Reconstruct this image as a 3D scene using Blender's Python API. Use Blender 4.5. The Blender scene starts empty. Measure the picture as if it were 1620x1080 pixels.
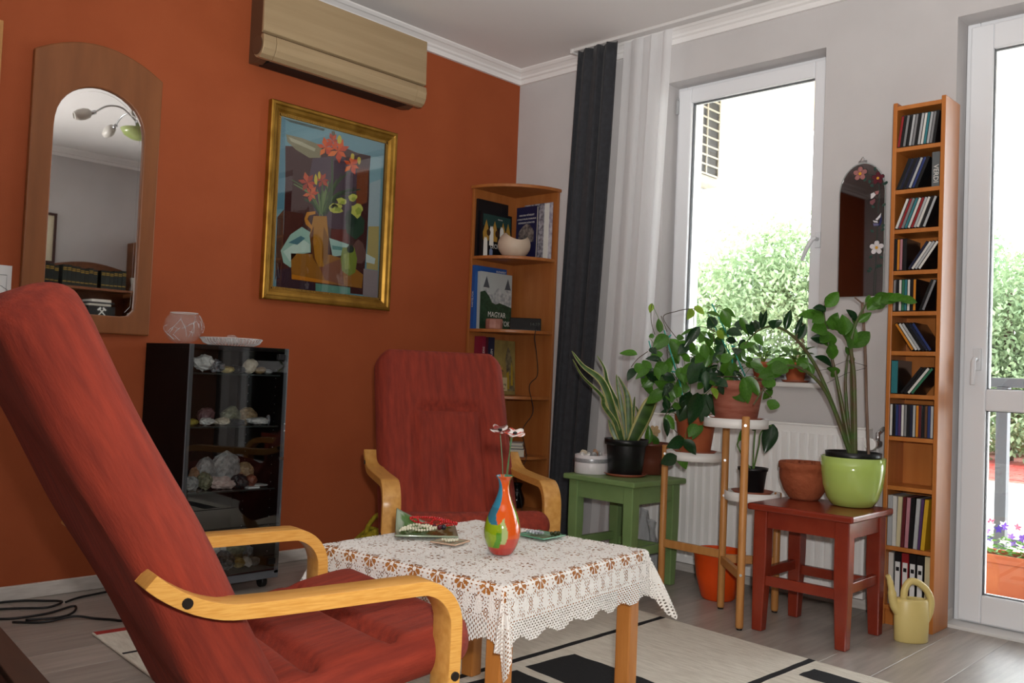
import bpy, bmesh, math, random
from mathutils import Vector, Matrix, Euler
D = bpy.data; SC = bpy.context.scene; COL = SC.collection
random.seed(7)

# ---------------------------------------------------------------- camera
cd = D.cameras.new('camera'); cam = D.objects.new('camera', cd); COL.objects.link(cam)
cd.sensor_width = 36.0; cd.lens = 31.6392; cd.clip_start = 0.05; cd.clip_end = 200
RIGHT = Vector((0.719993, 0.692740, 0.041479)); DOWN = Vector((0.005758, 0.053804, -0.998535)); FWD = Vector((-0.693957, 0.719177, 0.034749)); CAMLOC = Vector((3.584137, -3.693830, 0.902875))
mw = Matrix.Identity(4)
for i in range(3):
    mw[i][0] = RIGHT[i]; mw[i][1] = -DOWN[i]; mw[i][2] = -FWD[i]; mw[i][3] = CAMLOC[i]
cam.matrix_world = mw
SC.camera = cam

# ---------------------------------------------------------------- light and exposure
SC.view_settings.view_transform = 'Standard'; SC.view_settings.look = 'None'
SC.view_settings.gamma = 1.0; SC.view_settings.use_curve_mapping = False
SC.view_settings.exposure = 0.0
world = D.worlds.new('overcast_sky'); SC.world = world; world.use_nodes = True
bg = world.node_tree.nodes['Background']
bg.inputs[0].default_value = (0.94, 0.97, 1.0, 1); bg.inputs[1].default_value = 10.0

def lamp(name, kind, loc, power, size=0.1, rot=None, col=(1, 1, 1), aim=None, size_y=None):
    l = D.lights.new(name, kind); l.energy = power; l.color = col
    if kind == 'AREA':
        l.size = size
        if size_y: l.shape = 'RECTANGLE'; l.size_y = size_y
    elif kind in ('POINT', 'SPOT'): l.shadow_soft_size = size
    elif kind == 'SUN': l.angle = size
    o = D.objects.new(name, l); COL.objects.link(o); o.location = loc
    if aim is not None:
        o.rotation_euler = (Vector(aim) - Vector(loc)).to_track_quat('-Z', 'Y').to_euler()
    elif rot: o.rotation_euler = rot
    return o
# the photographer's flash, sitting just above and right of the lens
flash = lamp('camera_flash', 'SPOT', CAMLOC + RIGHT * 0.06 - DOWN * 0.12, 150, 0.03, col=(1, 0.97, 0.93), aim=CAMLOC + FWD * 3 + RIGHT * 0.85 + DOWN * 0.15)
flash.data.spot_size = math.radians(110); flash.data.spot_blend = 0.85
bounce = lamp('bounce_fill', 'SPOT', CAMLOC + RIGHT * 0.06 - DOWN * 0.16, 350, 0.04, col=(1, 0.97, 0.93), aim=(2.7, -2.8, 2.62))  # added fill: upward spot that brightens ceiling and room
bounce.data.spot_size = math.radians(110); bounce.data.spot_blend = 0.8

# ---------------------------------------------------------------- helpers
def lin(c):
    if isinstance(c, str):
        c = [int(c[i:i + 2], 16) for i in (0, 2, 4)]
    r = []
    for x in c[:3]:
        x = x / 255.0
        r.append(x / 12.92 if x <= 0.04045 else ((x + 0.055) / 1.055) ** 2.4)
    return (*r, 1.0)
MATS = {}
def M(name, col='808080', rough=0.5, metal=0.0, spec=0.5, col2=None, ns=6.0, st=None, lo=0.35, hi=0.65, bump=0.0, bs=80.0, bst=None,
      trans=0.0, ior=1.45, emit=None, es=1.0, rnd=0.0, sheen=0.0, coat=0.0, alpha=1.0, detail=4.0, sss=0.0, tl=0.0):
    if name in MATS: return MATS[name]
    m = D.materials.new(name); m.use_nodes = True; nt = m.node_tree; N = nt.nodes; L = nt.links
    b = N['Principled BSDF']; I = b.inputs
    I['Base Color'].default_value = lin(col); I['Roughness'].default_value = rough; I['Metallic'].default_value = metal
    I['Specular IOR Level'].default_value = spec; I['IOR'].default_value = ior; I['Transmission Weight'].default_value = trans
    I['Sheen Weight'].default_value = sheen; I['Coat Weight'].default_value = coat; I['Alpha'].default_value = alpha
    if emit: I['Emission Color'].default_value = lin(emit); I['Emission Strength'].default_value = es
    tc = N.new('ShaderNodeTexCoord')
    src = None
    def mp(stretch):
        q = N.new('ShaderNodeMapping'); L.new(tc.outputs['Object'], q.inputs['Vector'])
        if stretch: q.inputs['Scale'].default_value = stretch
        if rnd:
            oi = N.new('ShaderNodeObjectInfo'); sc = N.new('ShaderNodeVectorMath'); sc.operation = 'SCALE'
            sc.inputs[0].default_value = (7.3, 5.1, 9.7); L.new(oi.outputs['Random'], sc.inputs['Scale']); L.new(sc.outputs[0], q.inputs['Location'])
        return q.outputs[0]
    if col2:
        n = N.new('ShaderNodeTexNoise'); n.inputs['Scale'].default_value = ns; n.inputs['Detail'].default_value = detail
        L.new(mp(st), n.inputs['Vector'])
        r = N.new('ShaderNodeValToRGB'); r.color_ramp.elements[0].position = lo; r.color_ramp.elements[1].position = hi
        r.color_ramp.elements[0].color = lin(col); r.color_ramp.elements[1].color = lin(col2)
        L.new(n.outputs[0], r.inputs[0]); src = r.outputs[0]
    if rnd:
        oi = N.new('ShaderNodeObjectInfo'); h = N.new('ShaderNodeHueSaturation')
        mr = N.new('ShaderNodeMapRange'); mr.inputs[3].default_value = 1 - rnd; mr.inputs[4].default_value = 1 + rnd
        L.new(oi.outputs['Random'], mr.inputs[0]); L.new(mr.outputs[0], h.inputs['Value'])
        h.inputs['Color'].default_value = lin(col)
        if src: L.new(src, h.inputs['Color'])
        src = h.outputs[0]
    if src: L.new(src, I['Base Color'])
    if bump:
        n2 = N.new('ShaderNodeTexNoise'); n2.inputs['Scale'].default_value = bs; n2.inputs['Detail'].default_value = 3
        L.new(mp(bst), n2.inputs['Vector'])
        bp = N.new('ShaderNodeBump'); bp.inputs['Strength'].default_value = bump; bp.inputs['Distance'].default_value = 0.01
        L.new(n2.outputs[0], bp.inputs['Height']); L.new(bp.outputs[0], I['Normal'])
    if tl:      # leaf / sheer cloth: part of the light passes through
        t = N.new('ShaderNodeBsdfTranslucent'); mx = N.new('ShaderNodeMixShader'); mx.inputs[0].default_value = tl
        if src: L.new(src, t.inputs[0])
        else: t.inputs[0].default_value = lin(col)
        out = N['Material Output']; L.new(b.outputs[0], mx.inputs[1]); L.new(t.outputs[0], mx.inputs[2]); L.new(mx.outputs[0], out.inputs[0])
    MATS[name] = m
    return m
def glassmat(name, tint=(1, 1, 1), refl=0.08, rough=0.0, edge=None):
    m = D.materials.new(name); m.use_nodes = True; nt = m.node_tree; N = nt.nodes; L = nt.links
    N.remove(N['Principled BSDF']); out = N['Material Output']
    t = N.new('ShaderNodeBsdfTransparent'); t.inputs[0].default_value = (*tint, 1)
    g = N.new('ShaderNodeBsdfGlossy'); g.inputs['Roughness'].default_value = rough
    f = N.new('ShaderNodeFresnel'); f.inputs[0].default_value = 1.5
    mt = N.new('ShaderNodeMath'); mt.operation = 'MULTIPLY_ADD'; mt.inputs[1].default_value = 1.0; mt.inputs[2].default_value = max(0, refl - 0.04)
    L.new(f.outputs[0], mt.inputs[0])
    mx = N.new('ShaderNodeMixShader'); L.new(mt.outputs[0], mx.inputs[0]); L.new(t.outputs[0], mx.inputs[1]); L.new(g.outputs[0], mx.inputs[2])
    L.new(mx.outputs[0], out.inputs[0]); MATS[name] = m
    return m

class MB:
    def __init__(s): s.v = []; s.f = []; s.m = []; s.s = []; s.uv = None
    def add(s, vs, fs, mi=0, sm=False, X=None):
        k = len(s.v)
        s.v += [tuple(X @ Vector(p)) if X is not None else tuple(p) for p in vs]
        s.f += [tuple(i + k for i in f) for f in fs]; s.m += [mi] * len(fs); s.s += [sm] * len(fs)
        return s
    def box(s, x0, x1, y0, y1, z0, z1, mi=0, X=None):
        v = [(x, y, z) for z in (z0, z1) for y in (y0, y1) for x in (x0, x1)]
        return s.add(v, [(0, 2, 3, 1), (4, 5, 7, 6), (0, 1, 5, 4), (2, 6, 7, 3), (0, 4, 6, 2), (1, 3, 7, 5)], mi, False, X)
    def cbox(s, c, d, rz=0.0, mi=0, X=None):
        Y = Matrix.Translation(c) @ Matrix.Rotation(rz, 4, 'Z')
        if X is not None: Y = Y @ X
        return s.box(-d[0] / 2, d[0] / 2, -d[1] / 2, d[1] / 2, -d[2] / 2, d[2] / 2, mi, Y)
    def tube(s, pts, r, n=8, mi=0, caps=True, closed=False, flat=1.0, sm=True):
        P = [Vector(p) for p in pts]; K = len(P); R = r if isinstance(r, (list, tuple)) else [r] * K
        T = []
        for i in range(K):
            a = P[(i - 1) % K] if closed or i > 0 else P[0]; b = P[(i + 1) % K] if closed or i < K - 1 else P[-1]
            t = (b - a); T.append(t.normalized() if t.length > 1e-9 else Vector((0, 0, 1)))
        up = Vector((0, 0, 1)) if abs(T[0].z) < 0.9 else Vector((1, 0, 0))
        nrm = (up - T[0] * up.dot(T[0])).normalized(); vs = []
        for i in range(K):
            nrm = nrm - T[i] * nrm.dot(T[i])
            nrm = nrm.normalized() if nrm.length > 1e-6 else T[i].orthogonal().normalized()
            bn = T[i].cross(nrm)
            for j in range(n):
                a = 2 * math.pi * j / n
                vs.append(P[i] + nrm * (math.cos(a) * R[i] * flat) + bn * (math.sin(a) * R[i]))
        fs = []
        for i in range(K if closed else K - 1):
            for j in range(n):
                a = i * n + j; b = i * n + (j + 1) % n; c = ((i + 1) % K) * n + (j + 1) % n; d = ((i + 1) % K) * n + j
                fs.append((a, b, c, d))
        s.add(vs, fs, mi, sm)
        if caps and not closed:
            k = len(s.v) - len(vs)
            s.f += [tuple(k + j for j in reversed(range(n))), tuple(k + (K - 1) * n + j for j in range(n))]; s.m += [mi] * 2; s.s += [False] * 2
        return s
    def lathe(s, prof, n=32, c=(0, 0, 0), mi=0, sm=True, X=None, wob=None):
        vs = []; fs = []; K = len(prof)
        for (r, z) in prof:
            for j in range(n):
                a = 2 * math.pi * j / n; q = r * (wob(a, z) if wob else 1)
                vs.append((c[0] + q * math.cos(a), c[1] + q * math.sin(a), c[2] + z))
        for i in range(K - 1):
            for j in range(n):
                fs.append((i * n + j, i * n + (j + 1) % n, (i + 1) * n + (j + 1) % n, (i + 1) * n + j))
        if prof[0][0] > 1e-5: fs.append(tuple(reversed(range(n))))
        if prof[-1][0] > 1e-5: fs.append(tuple((K - 1) * n + j for j in range(n)))
        return s.add(vs, fs, mi, sm, X)
    def prism(s, poly, d0, d1, axis='z', mi=0, X=None, sm=False):
        n = len(poly); vs = []
        for d in (d0, d1):
            for (a, b) in poly:
                vs.append({'z': (a, b, d), 'y': (a, d, b), 'x': (d, a, b)}[axis])
        fs = [tuple(range(n)), tuple(reversed(range(n, 2 * n)))]
        s.add(vs, fs, mi, False, X); k = len(s.v) - 2 * n
        for i in range(n):
            j = (i + 1) % n; s.f.append((k + i, k + n + i, k + n + j, k + j)); s.m.append(mi); s.s.append(sm)
        return s
    def strip(s, path, w0, w1, th, mi=0, X=None):
        # bent strip: path in the XZ plane, width w0..w1 along Y, thickness th centred on the path
        n = len(path); A = []; B = []
        for i in range(n):
            a = Vector(path[max(i - 1, 0)]); b = Vector(path[min(i + 1, n - 1)]); t = (b - a).normalized(); q = Vector((-t.y, t.x)); p = Vector(path[i])
            A.append(p + q * th / 2); B.append(p - q * th / 2)
        vs = [(p.x, w, p.y) for w in (w0, w1) for p in A] + [(p.x, w, p.y) for w in (w0, w1) for p in B]
        fs = []; ss = []
        for i in range(n - 1):
            fs += [(i, i + 1, n + i + 1, n + i), (2 * n + i, 3 * n + i, 3 * n + i + 1, 2 * n + i + 1)]
            ss += [True, True]
        for i in range(n - 1):
            fs += [(i, 2 * n + i, 2 * n + i + 1, i + 1), (n + i, n + i + 1, 3 * n + i + 1, 3 * n + i)]; ss += [False, False]
        fs += [(0, n, 3 * n, 2 * n), (n - 1, 3 * n - 1, 4 * n - 1, 2 * n - 1)]; ss += [False, False]
        s.add(vs, fs, mi, False, X); s.s[-len(ss):] = ss
        return s
    def grid(s, fn, nu, nv, mi=0, sm=True, wrap=False, X=None):
        vs = [fn(i / (nu - 1) if not wrap else i / nu, j / (nv - 1)) for i in range(nu) for j in range(nv)]
        fs = []
        for i in range(nu if wrap else nu - 1):
            for j in range(nv - 1):
                a = i * nv + j; b = ((i + 1) % nu) * nv + j; fs.append((a, b, b + 1, a + 1))
        return s.add(vs, fs, mi, sm, X)
    def mesh(s, name, mats, fix=True):
        me = D.meshes.new(name); me.from_pydata(s.v, [], s.f)
        for m in (mats if isinstance(mats, (list, tuple)) else [mats]): me.materials.append(m)
        me.polygons.foreach_set('material_index', s.m); me.polygons.foreach_set('use_smooth', s.s)
        if fix:
            bm = bmesh.new(); bm.from_mesh(me); bmesh.ops.recalc_face_normals(bm, faces=bm.faces); bm.to_mesh(me); bm.free()
        me.update(); return me
    def build(s, name, mats, parent=None, bevel=0, seg=2, loc=None, rot=None, solid=0, sub=0, fix=True):
        o = D.objects.new(name, s.mesh(name, mats, fix)); COL.objects.link(o); o.parent = parent
        if loc: o.location = loc
        if rot: o.rotation_euler = rot
        if solid:
            q = o.modifiers.new('thick', 'SOLIDIFY'); q.thickness = solid; q.offset = 0
        if sub:
            q = o.modifiers.new('sub', 'SUBSURF'); q.levels = sub; q.render_levels = sub
        if bevel:
            q = o.modifiers.new('bevel', 'BEVEL'); q.width = bevel; q.segments = seg; q.limit_method = 'ANGLE'; q.angle_limit = math.radians(40)
        return o
def T(o, label, cat, group=None, kind=None):
    o['label'] = label; o['category'] = cat
    if group: o['group'] = group
    if kind: o['kind'] = kind
    return o
def S(o, label=None, cat=None):
    o['kind'] = 'structure'
    if label: o['label'] = label
    if cat: o['category'] = cat
    return o
def E(name, label, cat, loc=(0, 0, 0), rz=0.0, group=None, rot=None):
    o = D.objects.new(name, None); COL.objects.link(o); o.location = loc; o.empty_display_size = 0.1
    o.rotation_euler = rot if rot else (0, 0, rz)
    return T(o, label, cat, group)
def inst(name, me, parent=None, loc=(0, 0, 0), rot=(0, 0, 0), sc=(1, 1, 1)):
    o = D.objects.new(name, me); COL.objects.link(o); o.parent = parent; o.location = loc; o.rotation_euler = rot; o.scale = sc
    return o
def dup(o, parent=None, loc=None, rot=None, label=None):
    c = o.copy(); COL.objects.link(c); c.parent = parent
    if loc is not None: c.location = loc
    if rot is not None: c.rotation_euler = rot
    if label: c['label'] = label
    for ch in o.children: dup(ch, c)
    return c
def bez(p0, p1, p2, p3, n=12):
    o = []
    for i in range(n + 1):
        t = i / n; a = (1 - t) ** 3; b = 3 * t * (1 - t) ** 2; c = 3 * t * t * (1 - t); d = t ** 3
        o.append(tuple(a * p0[k] + b * p1[k] + c * p2[k] + d * p3[k] for k in range(len(p0))))
    return o
def catmull(P, n=6):
    o = []
    for i in range(len(P) - 1):
        p0 = P[max(i - 1, 0)]; p1 = P[i]; p2 = P[i + 1]; p3 = P[min(i + 2, len(P) - 1)]
        for k in range(n):
            t = k / n
            o.append(tuple(0.5 * (2 * p1[j] + (p2[j] - p0[j]) * t + (2 * p0[j] - 5 * p1[j] + 4 * p2[j] - p3[j]) * t * t + (3 * p1[j] - p0[j] - 3 * p2[j] + p3[j]) * t ** 3) for j in range(len(p1))))
    o.append(tuple(P[-1])); return o
def text(name, body, size, mat, parent=None, loc=(0, 0, 0), rot=(0, 0, 0), align='CENTER', ext=0.0002, sx=1.0):
    c = D.curves.new(name, 'FONT'); c.body = body; c.size = size; c.align_x = align; c.align_y = 'CENTER'; c.extrude = ext; c.resolution_u = 2
    o = D.objects.new(name, c); COL.objects.link(o); o.parent = parent
    dg = bpy.context.evaluated_depsgraph_get(); dg.update()
    me = D.meshes.new_from_object(o.evaluated_get(dg)); D.objects.remove(o); D.curves.remove(c)
    me.materials.clear(); me.materials.append(mat)
    o = D.objects.new(name, me); COL.objects.link(o); o.parent = parent; o.location = loc; o.rotation_euler = rot; o.scale = (sx, 1, 1)
    return o
R_ = math.radians
PI = math.pi
ORD = ['first', 'second', 'third', 'fourth', 'fifth', 'sixth', 'seventh', 'eighth', 'ninth', 'tenth', 'eleventh', 'twelfth', 'thirteenth', 'fourteenth', 'fifteenth', 'sixteenth']

# ================================================================ THE ROOM
HC = 2.625          # ceiling
RX = 4.40; RY = -4.90
WIN = (1.02, 1.845, 0.912, 2.373); DOOR = (2.383, 3.95, 0.0, 2.373); WT = 0.34  # door opening widened out of view to let in more daylight
orange = M('orange_paint', '994b28', 0.75, col2='a1512d', ns=3, bump=0.06, bs=260, spec=0.3)
grey = M('grey_paint', 'c2bfbf', 0.8, col2='c8c5c5', ns=3, bump=0.05, bs=260, spec=0.3)
white_ceiling = M('ceiling_paint', 'e2dfde', 0.85, spec=0.2, bump=0.03, bs=200)
plaster_white = M('cornice_white', 'e6e4e3', 0.6)
upvc = M('window_upvc', 'e9ebef', 0.28)
gasket = M('rubber_gasket', '55585c', 0.7)
pane_glass = glassmat('pane_glass', (0.97, 0.985, 0.98), 0.06)
steel = M('brushed_steel', 'b9bbbd', 0.3, 1.0)

S(MB().box(-0.2, RX + 0.2, RY - 0.2, WT, -0.12, -0.012).build('floor', M('floor_screed', '6f6a66', 0.9)), 'grey-brown laminate plank floor', 'floor')
FLOOR = D.objects['floor']
S(MB().box(-0.2, RX + 0.2, RY - 0.2, WT, HC, HC + 0.15).build('ceiling', white_ceiling), 'plain white painted ceiling', 'ceiling')
S(MB().box(-0.2, 0, RY - 0.2, WT, -0.1, HC).build('wall_left', orange), 'terracotta orange painted wall', 'wall')
w = MB()
w.box(0, WIN[0], 0, WT, -0.1, HC).box(WIN[0], WIN[1], 0, WT, -0.1, WIN[2]).box(WIN[0], WIN[1], 0, WT, WIN[3], HC)
w.box(WIN[1], DOOR[0], 0, WT, -0.1, HC).box(DOOR[0], DOOR[1], 0, WT, DOOR[3], HC).box(DOOR[1], RX + 0.2, 0, WT, -0.1, HC)
S(w.build('wall_right', grey), 'pale grey wall with the window and balcony door', 'wall')
S(MB().box(RX, RX + 0.2, RY - 0.2, 0, -0.1, HC).build('wall_front', grey), 'pale grey wall seen in the arched mirror', 'wall')
S(MB().box(0, RX, RY - 0.2, RY, -0.1, HC).build('wall_back', grey), 'pale grey wall behind the camera', 'wall')

# laminate planks running along the orange wall
plank_mat = M('laminate_plank', '8d857e', 0.32, col2='a39b93', ns=5, st=(9, 0.7, 1), rnd=0.10, bump=0.05, bs=30, bst=(9, 0.6, 1), lo=0.3, hi=0.7)
PW = 0.174; PL = 1.285
pb = MB().box(-PW / 2 + 0.0004, PW / 2 - 0.0004, -PL / 2 + 0.0004, PL / 2 - 0.0004, -0.012, 0.0); pme = pb.mesh('plank', plank_mat)
bm = bmesh.new(); bm.from_mesh(pme); bmesh.ops.bevel(bm, geom=[e for e in bm.edges if all(v.co.z > -0.001 for v in e.verts)], offset=0.0006, segments=1, affect='EDGES'); bm.to_mesh(pme); bm.free()
for i in range(26):
    x = 0.006 + PW / 2 - 0.0 + i * PW
    if x + PW / 2 > RX + 0.05: break
    off = (i * 0.43) % 1.0 * PL
    for k in range(5):
        y = 0.0 + off - PL / 2 - k * PL
        if y - PL / 2 > 0.30 or y + PL / 2 < RY: continue
        y1 = min(y + PL / 2, 0.0); y0 = max(y - PL / 2, RY)
        if y1 - y0 < 0.02: continue
        o = inst('plank', pme, FLOOR, (x, (y0 + y1) / 2, 0), sc=(1, (y1 - y0) / PL, 1))

# cornices
def cornice(name, fn, label):
    prof = [(0, -0.068), (0.016, -0.068), (0.018, -0.045), (0.030, -0.040), (0.034, -0.030), (0.052, -0.018), (0.060, -0.016), (0.072, -0.006), (0.074, 0), (0, 0)]
    m = MB(); vs = []
    for end in (0, 1):
        for (d, z) in prof: vs.append(fn(end, d, HC + z))
    n = len(prof); m.add(vs, [tuple(range(n)), tuple(reversed(range(n, 2 * n)))] + [(i, n + i, n + (i + 1) % n, (i + 1) % n) for i in range(n)])
    return S(m.build(name, plaster_white), label, 'trim')
cornice('trim_1', lambda e, d, z: (d, (-d if e else RY), z), 'white stepped cornice along the orange wall')
cornice('trim_2', lambda e, d, z: ((RX - d if e else d), -d, z), 'white stepped cornice along the window wall')
cornice('trim_3', lambda e, d, z: (RX - d, (-d if e else RY), z), 'white cornice seen in the arched mirror')
cornice('trim_4', lambda e, d, z: ((RX if e else 0), RY + d, z), 'white cornice on the wall behind the camera')
# baseboards
bbm = M('baseboard_laminate', 'c2bcb6', 0.4, col2='d2ccc6', ns=6, st=(2, 2, 14))
S(MB().box(0, 0.015, RY, -0.015, 0, 0.054).build('baseboard_left', bbm, bevel=0.004), 'pale wood-look baseboard under the orange wall', 'baseboard')
b = MB().box(0, DOOR[0] + 0.0, -0.015, 0, 0, 0.054)
b.box(DOOR[0] - 0.012, DOOR[0] + 0.003, -0.017, 0.10, 0, 0.056)
S(b.build('baseboard_right', bbm, bevel=0.003), 'pale wood-look baseboard under the window wall', 'baseboard')
S(MB().box(RX - 0.015, RX, RY, 0, 0, 0.054).build('baseboard_front', bbm), 'pale baseboard opposite the orange wall', 'baseboard')

# window: fixed frame, sash, pane, handle, hinges, sill
def framebox(m, x0, x1, z0, z1, y0, y1, w):
    m.box(x0, x0 + w, y0, y1, z0, z1).box(x1 - w, x1, y0, y1, z0, z1).box(x0 + w, x1 - w, y0, y1, z1 - w, z1).box(x0 + w, x1 - w, y0, y1, z0, z0 + w)
win = D.objects.new('window_1', None); COL.objects.link(win); win.location = (0, 0, 0)
S(win, 'white plastic tilt window over the radiator', 'window')
m = MB(); framebox(m, WIN[0] - 0.0, WIN[1], WIN[2], WIN[3], 0.105, 0.165, 0.05); m.build('window_frame', upvc, win, bevel=0.004)
m = MB(); framebox(m, WIN[0] + 0.018, WIN[1] - 0.018, WIN[2] + 0.03, WIN[3] - 0.018, 0.082, 0.150, 0.072)
sash = m.build('sash', upvc, win, bevel=0.006)
m = MB(); framebox(m, WIN[0] + 0.088, WIN[1] - 0.088, WIN[2] + 0.10, WIN[3] - 0.088, 0.105, 0.125, 0.006); m.build('gasket', gasket, sash)
MB().box(WIN[0] + 0.09, WIN[1] - 0.09, 0.112, 0.118, WIN[2] + 0.10, WIN[3] - 0.09).build('pane', pane_glass, win)
hd = MB().cbox((1.795, 0.079, 1.545), (0.026, 0.012, 0.07)); hd.tube([(1.795, 0.075, 1.548), (1.795, 0.042, 1.548), (1.785, 0.036, 1.538), (1.765, 0.036, 1.505), (1.742, 0.038, 1.452)], [0.009, 0.009, 0.010, 0.010, 0.008], 8)
hd.build('handle', M('white_handle', 'dfe2e6', 0.35), win, bevel=0.003)
for z in (2.27, 1.0):
    MB().cbox((WIN[0] + 0.014, 0.080, z), (0.014, 0.014, 0.07)).cbox((WIN[0] + 0.014, 0.080, z + 0.042), (0.010, 0.010, 0.012)).build('hinge', M('hinge_grey', 'a8aaac', 0.4), win, bevel=0.003)
S(MB().box(WIN[0] - 0.03, WIN[1] + 0.03, -0.022, 0.085, WIN[2] - 0.022, WIN[2]).build('trim_5', M('sill_white', 'dcdad8', 0.35), bevel=0.006), 'white window sill board', 'sill')

# balcony door
door = D.objects.new('door_1', None); COL.objects.link(door); S(door, 'white plastic balcony door with two panes', 'door')
x0, x1, z0, z1 = DOOR
m = MB(); m.box(x0 + 0.002, x0 + 0.05, 0.11, 0.17, 0, z1).box(x1 - 0.05, x1, 0.11, 0.17, 0, z1).box(x0 + 0.05, x1 - 0.05, 0.11, 0.17, z1 - 0.05, z1).box(x0 + 0.05, x1 - 0.05, 0.11, 0.17, 0, 0.02)
m.build('door_frame', upvc, door, bevel=0.004)
xm = (x0 + x1) / 2
for (a0, a1) in ((x0 + 0.022, xm - 0.002), (xm + 0.002, x1 - 0.022)):  # the second leaf is unseen, added with the wider opening for daylight
    m = MB(); lx = a0 + 0.083; rx = a1 - 0.083
    m.box(a0, lx, 0.088, 0.158, 0.018, z1 - 0.02).box(rx, a1, 0.088, 0.158, 0.018, z1 - 0.02).box(lx, rx, 0.088, 0.158, z1 - 0.122, z1 - 0.02).box(lx, rx, 0.088, 0.158, 0.018, 0.125).box(lx, rx, 0.088, 0.158, 0.832, 0.916)
    leaf = m.build('door_leaf', upvc, door, bevel=0.006)
    m = MB(); framebox(m, lx - 0.004, rx + 0.004, 0.912, z1 - 0.118, 0.106, 0.126, 0.007); m.build('gasket', gasket, leaf)
    m = MB(); framebox(m, lx - 0.004, rx + 0.004, 0.121, 0.836, 0.106, 0.126, 0.007); m.build('gasket', gasket, leaf)
    MB().box(lx, rx, 0.112, 0.119, 0.916, z1 - 0.122).build('pane', pane_glass, door)
    MB().box(lx, rx, 0.112, 0.119, 0.125, 0.832).build('pane', pane_glass, door)
hd = MB().cbox((x0 + 0.075, 0.082, 1.03), (0.028, 0.014, 0.085)); hd.tube([(x0 + 0.075, 0.08, 1.03), (x0 + 0.075, 0.045, 1.03), (x0 + 0.074, 0.038, 1.02), (x0 + 0.072, 0.038, 0.93)], [0.009, 0.009, 0.010, 0.009], 8)
hd.build('handle', MATS['white_handle'], door, bevel=0.003)
S(MB().box(x0, x1, 0.0, 0.34, -0.02, 0.012).build('trim_6', M('threshold', 'd9d9d8', 0.4), bevel=0.003), 'white threshold under the balcony door', 'threshold')

# curtain rail on the ceiling
rail = MB().box(0.50, 3.6, -0.135, -0.085, HC - 0.016, HC); rail.cbox((0.50, -0.11, HC - 0.012), (0.02, 0.056, 0.024))
S(rail.build('trim_7', M('rail_white', 'd6d4d3', 0.5), bevel=0.003), 'white curtain rail along the ceiling', 'rail')

# panel radiator with vertical ribs
rw = M('radiator_enamel', 'f0efee', 0.3)
rad = E('radiator', 'white ribbed panel radiator under the window', 'radiator', (1.556, -0.02, 0.06))
RXH = 0.549; RZ = 0.672
m = MB().box(-RXH, RXH, -0.075, -0.066, 0.0, RZ).box(-RXH, RXH, -0.035, -0.026, 0.0, RZ); m.build('body', rw, rad, bevel=0.003)
m = MB().box(-RXH - 0.004, RXH + 0.004, -0.08, -0.018, RZ, RZ + 0.008)
m.build('top_grille', rw, rad, bevel=0.003)
for sg in (-1, 1): MB().box(sg * (RXH + 0.002) - 0.002, sg * (RXH + 0.002) + 0.002, -0.078, -0.02, 0, RZ).build('side_panel', rw, rad)
rb = MB(); n = 8; pr = [(-0.0165 , 0), (-0.010, -0.011), (0.010, -0.011), (0.0165, 0)]
rb.add([(x, y, 0.03) for x, y in pr] + [(x, y - 0.0, RZ - 0.03) for x, y in pr], [(0, 1, 5, 4), (1, 2, 6, 5), (2, 3, 7, 6), (0, 3, 2, 1), (4, 5, 6, 7)])
rme = rb.mesh('rib', rw)
nr = 27
for i in range(nr): inst('rib', rme, rad, (-RXH + 0.022 + (2 * RXH - 0.044) * i / (nr - 1), -0.075, 0))
for (za, zb) in ((0.0, 0.026), (RZ - 0.026, RZ)): MB().box(-RXH, RXH, -0.0765, -0.074, za, zb).build('seam', rw, rad)
for x in (-0.4, 0.4): MB().box(x - 0.02, x + 0.02, -0.026, 0.018, 0.1, 0.6).build('bracket', rw, rad)
val = MB().tube([(RXH, -0.045, 0.62), (RXH + 0.05, -0.045, 0.62)], 0.011, 10); val.tube([(RXH + 0.035, -0.045, 0.62), (RXH + 0.035, -0.10, 0.62)], 0.017, 12); val.tube([(RXH + 0.035, -0.045, 0.62), (RXH + 0.035, -0.045, 0.66), (RXH + 0.035, 0.01, 0.68)], 0.009, 8)
val.build('valve', M('valve_chrome', 'c9cacb', 0.25, 0.9), rad)
MB().tube([(RXH + 0.035, -0.10, 0.62), (RXH + 0.035, -0.125, 0.62)], 0.024, 14).build('valve_knob', rw, rad, bevel=0.003)
MB().tube([(RXH + 0.035, -0.045, 0.03), (RXH + 0.035, -0.045, 0.60)], 0.007, 8).build('pipe', rw, rad)

# curtains
def curtain(name, mat, x_of, zt, zb, folds, amp, yc, label, cat, seedv, solid=0):
    rnd = random.Random(seedv); ph = [rnd.uniform(0, 6.28) for _ in range(6)]
    def fn(u, v):
        z = zb + (zt - zb) * v; a, b = x_of(v)
        x = a + (b - a) * u
        f = u * folds * 2 * PI
        y = yc + amp * (0.45 + 0.55 * (1 - v * 0.45)) * (math.sin(f + 0.5 * math.sin(v * 2 + ph[0])) + 0.35 * math.sin(2.1 * f + ph[1] + v))
        x += 0.007 * math.sin(f * 1.5 + ph[2]) + 0.010 * math.sin(3 * v + ph[3])
        return (x, y, z)
    o = MB().grid(fn, int(folds * 26), 40).build(name, mat, solid=solid)
    return T(o, label, cat)
dark = M('dark_curtain_cloth', '2c2d31', 0.9, col2='34353a', ns=40, bump=0.08, bs=500, sheen=0.1)
curtain('curtain', dark, lambda v: (0.44 + 0.095 * v, 0.665 + 0.125 * v + 0.02 * math.sin(PI * v)), HC - 0.018, 0.03, 3.5, 0.022, -0.125, 'heavy charcoal grey curtain hanging beside the corner shelf', 'curtain', 3, 0.002)
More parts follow.
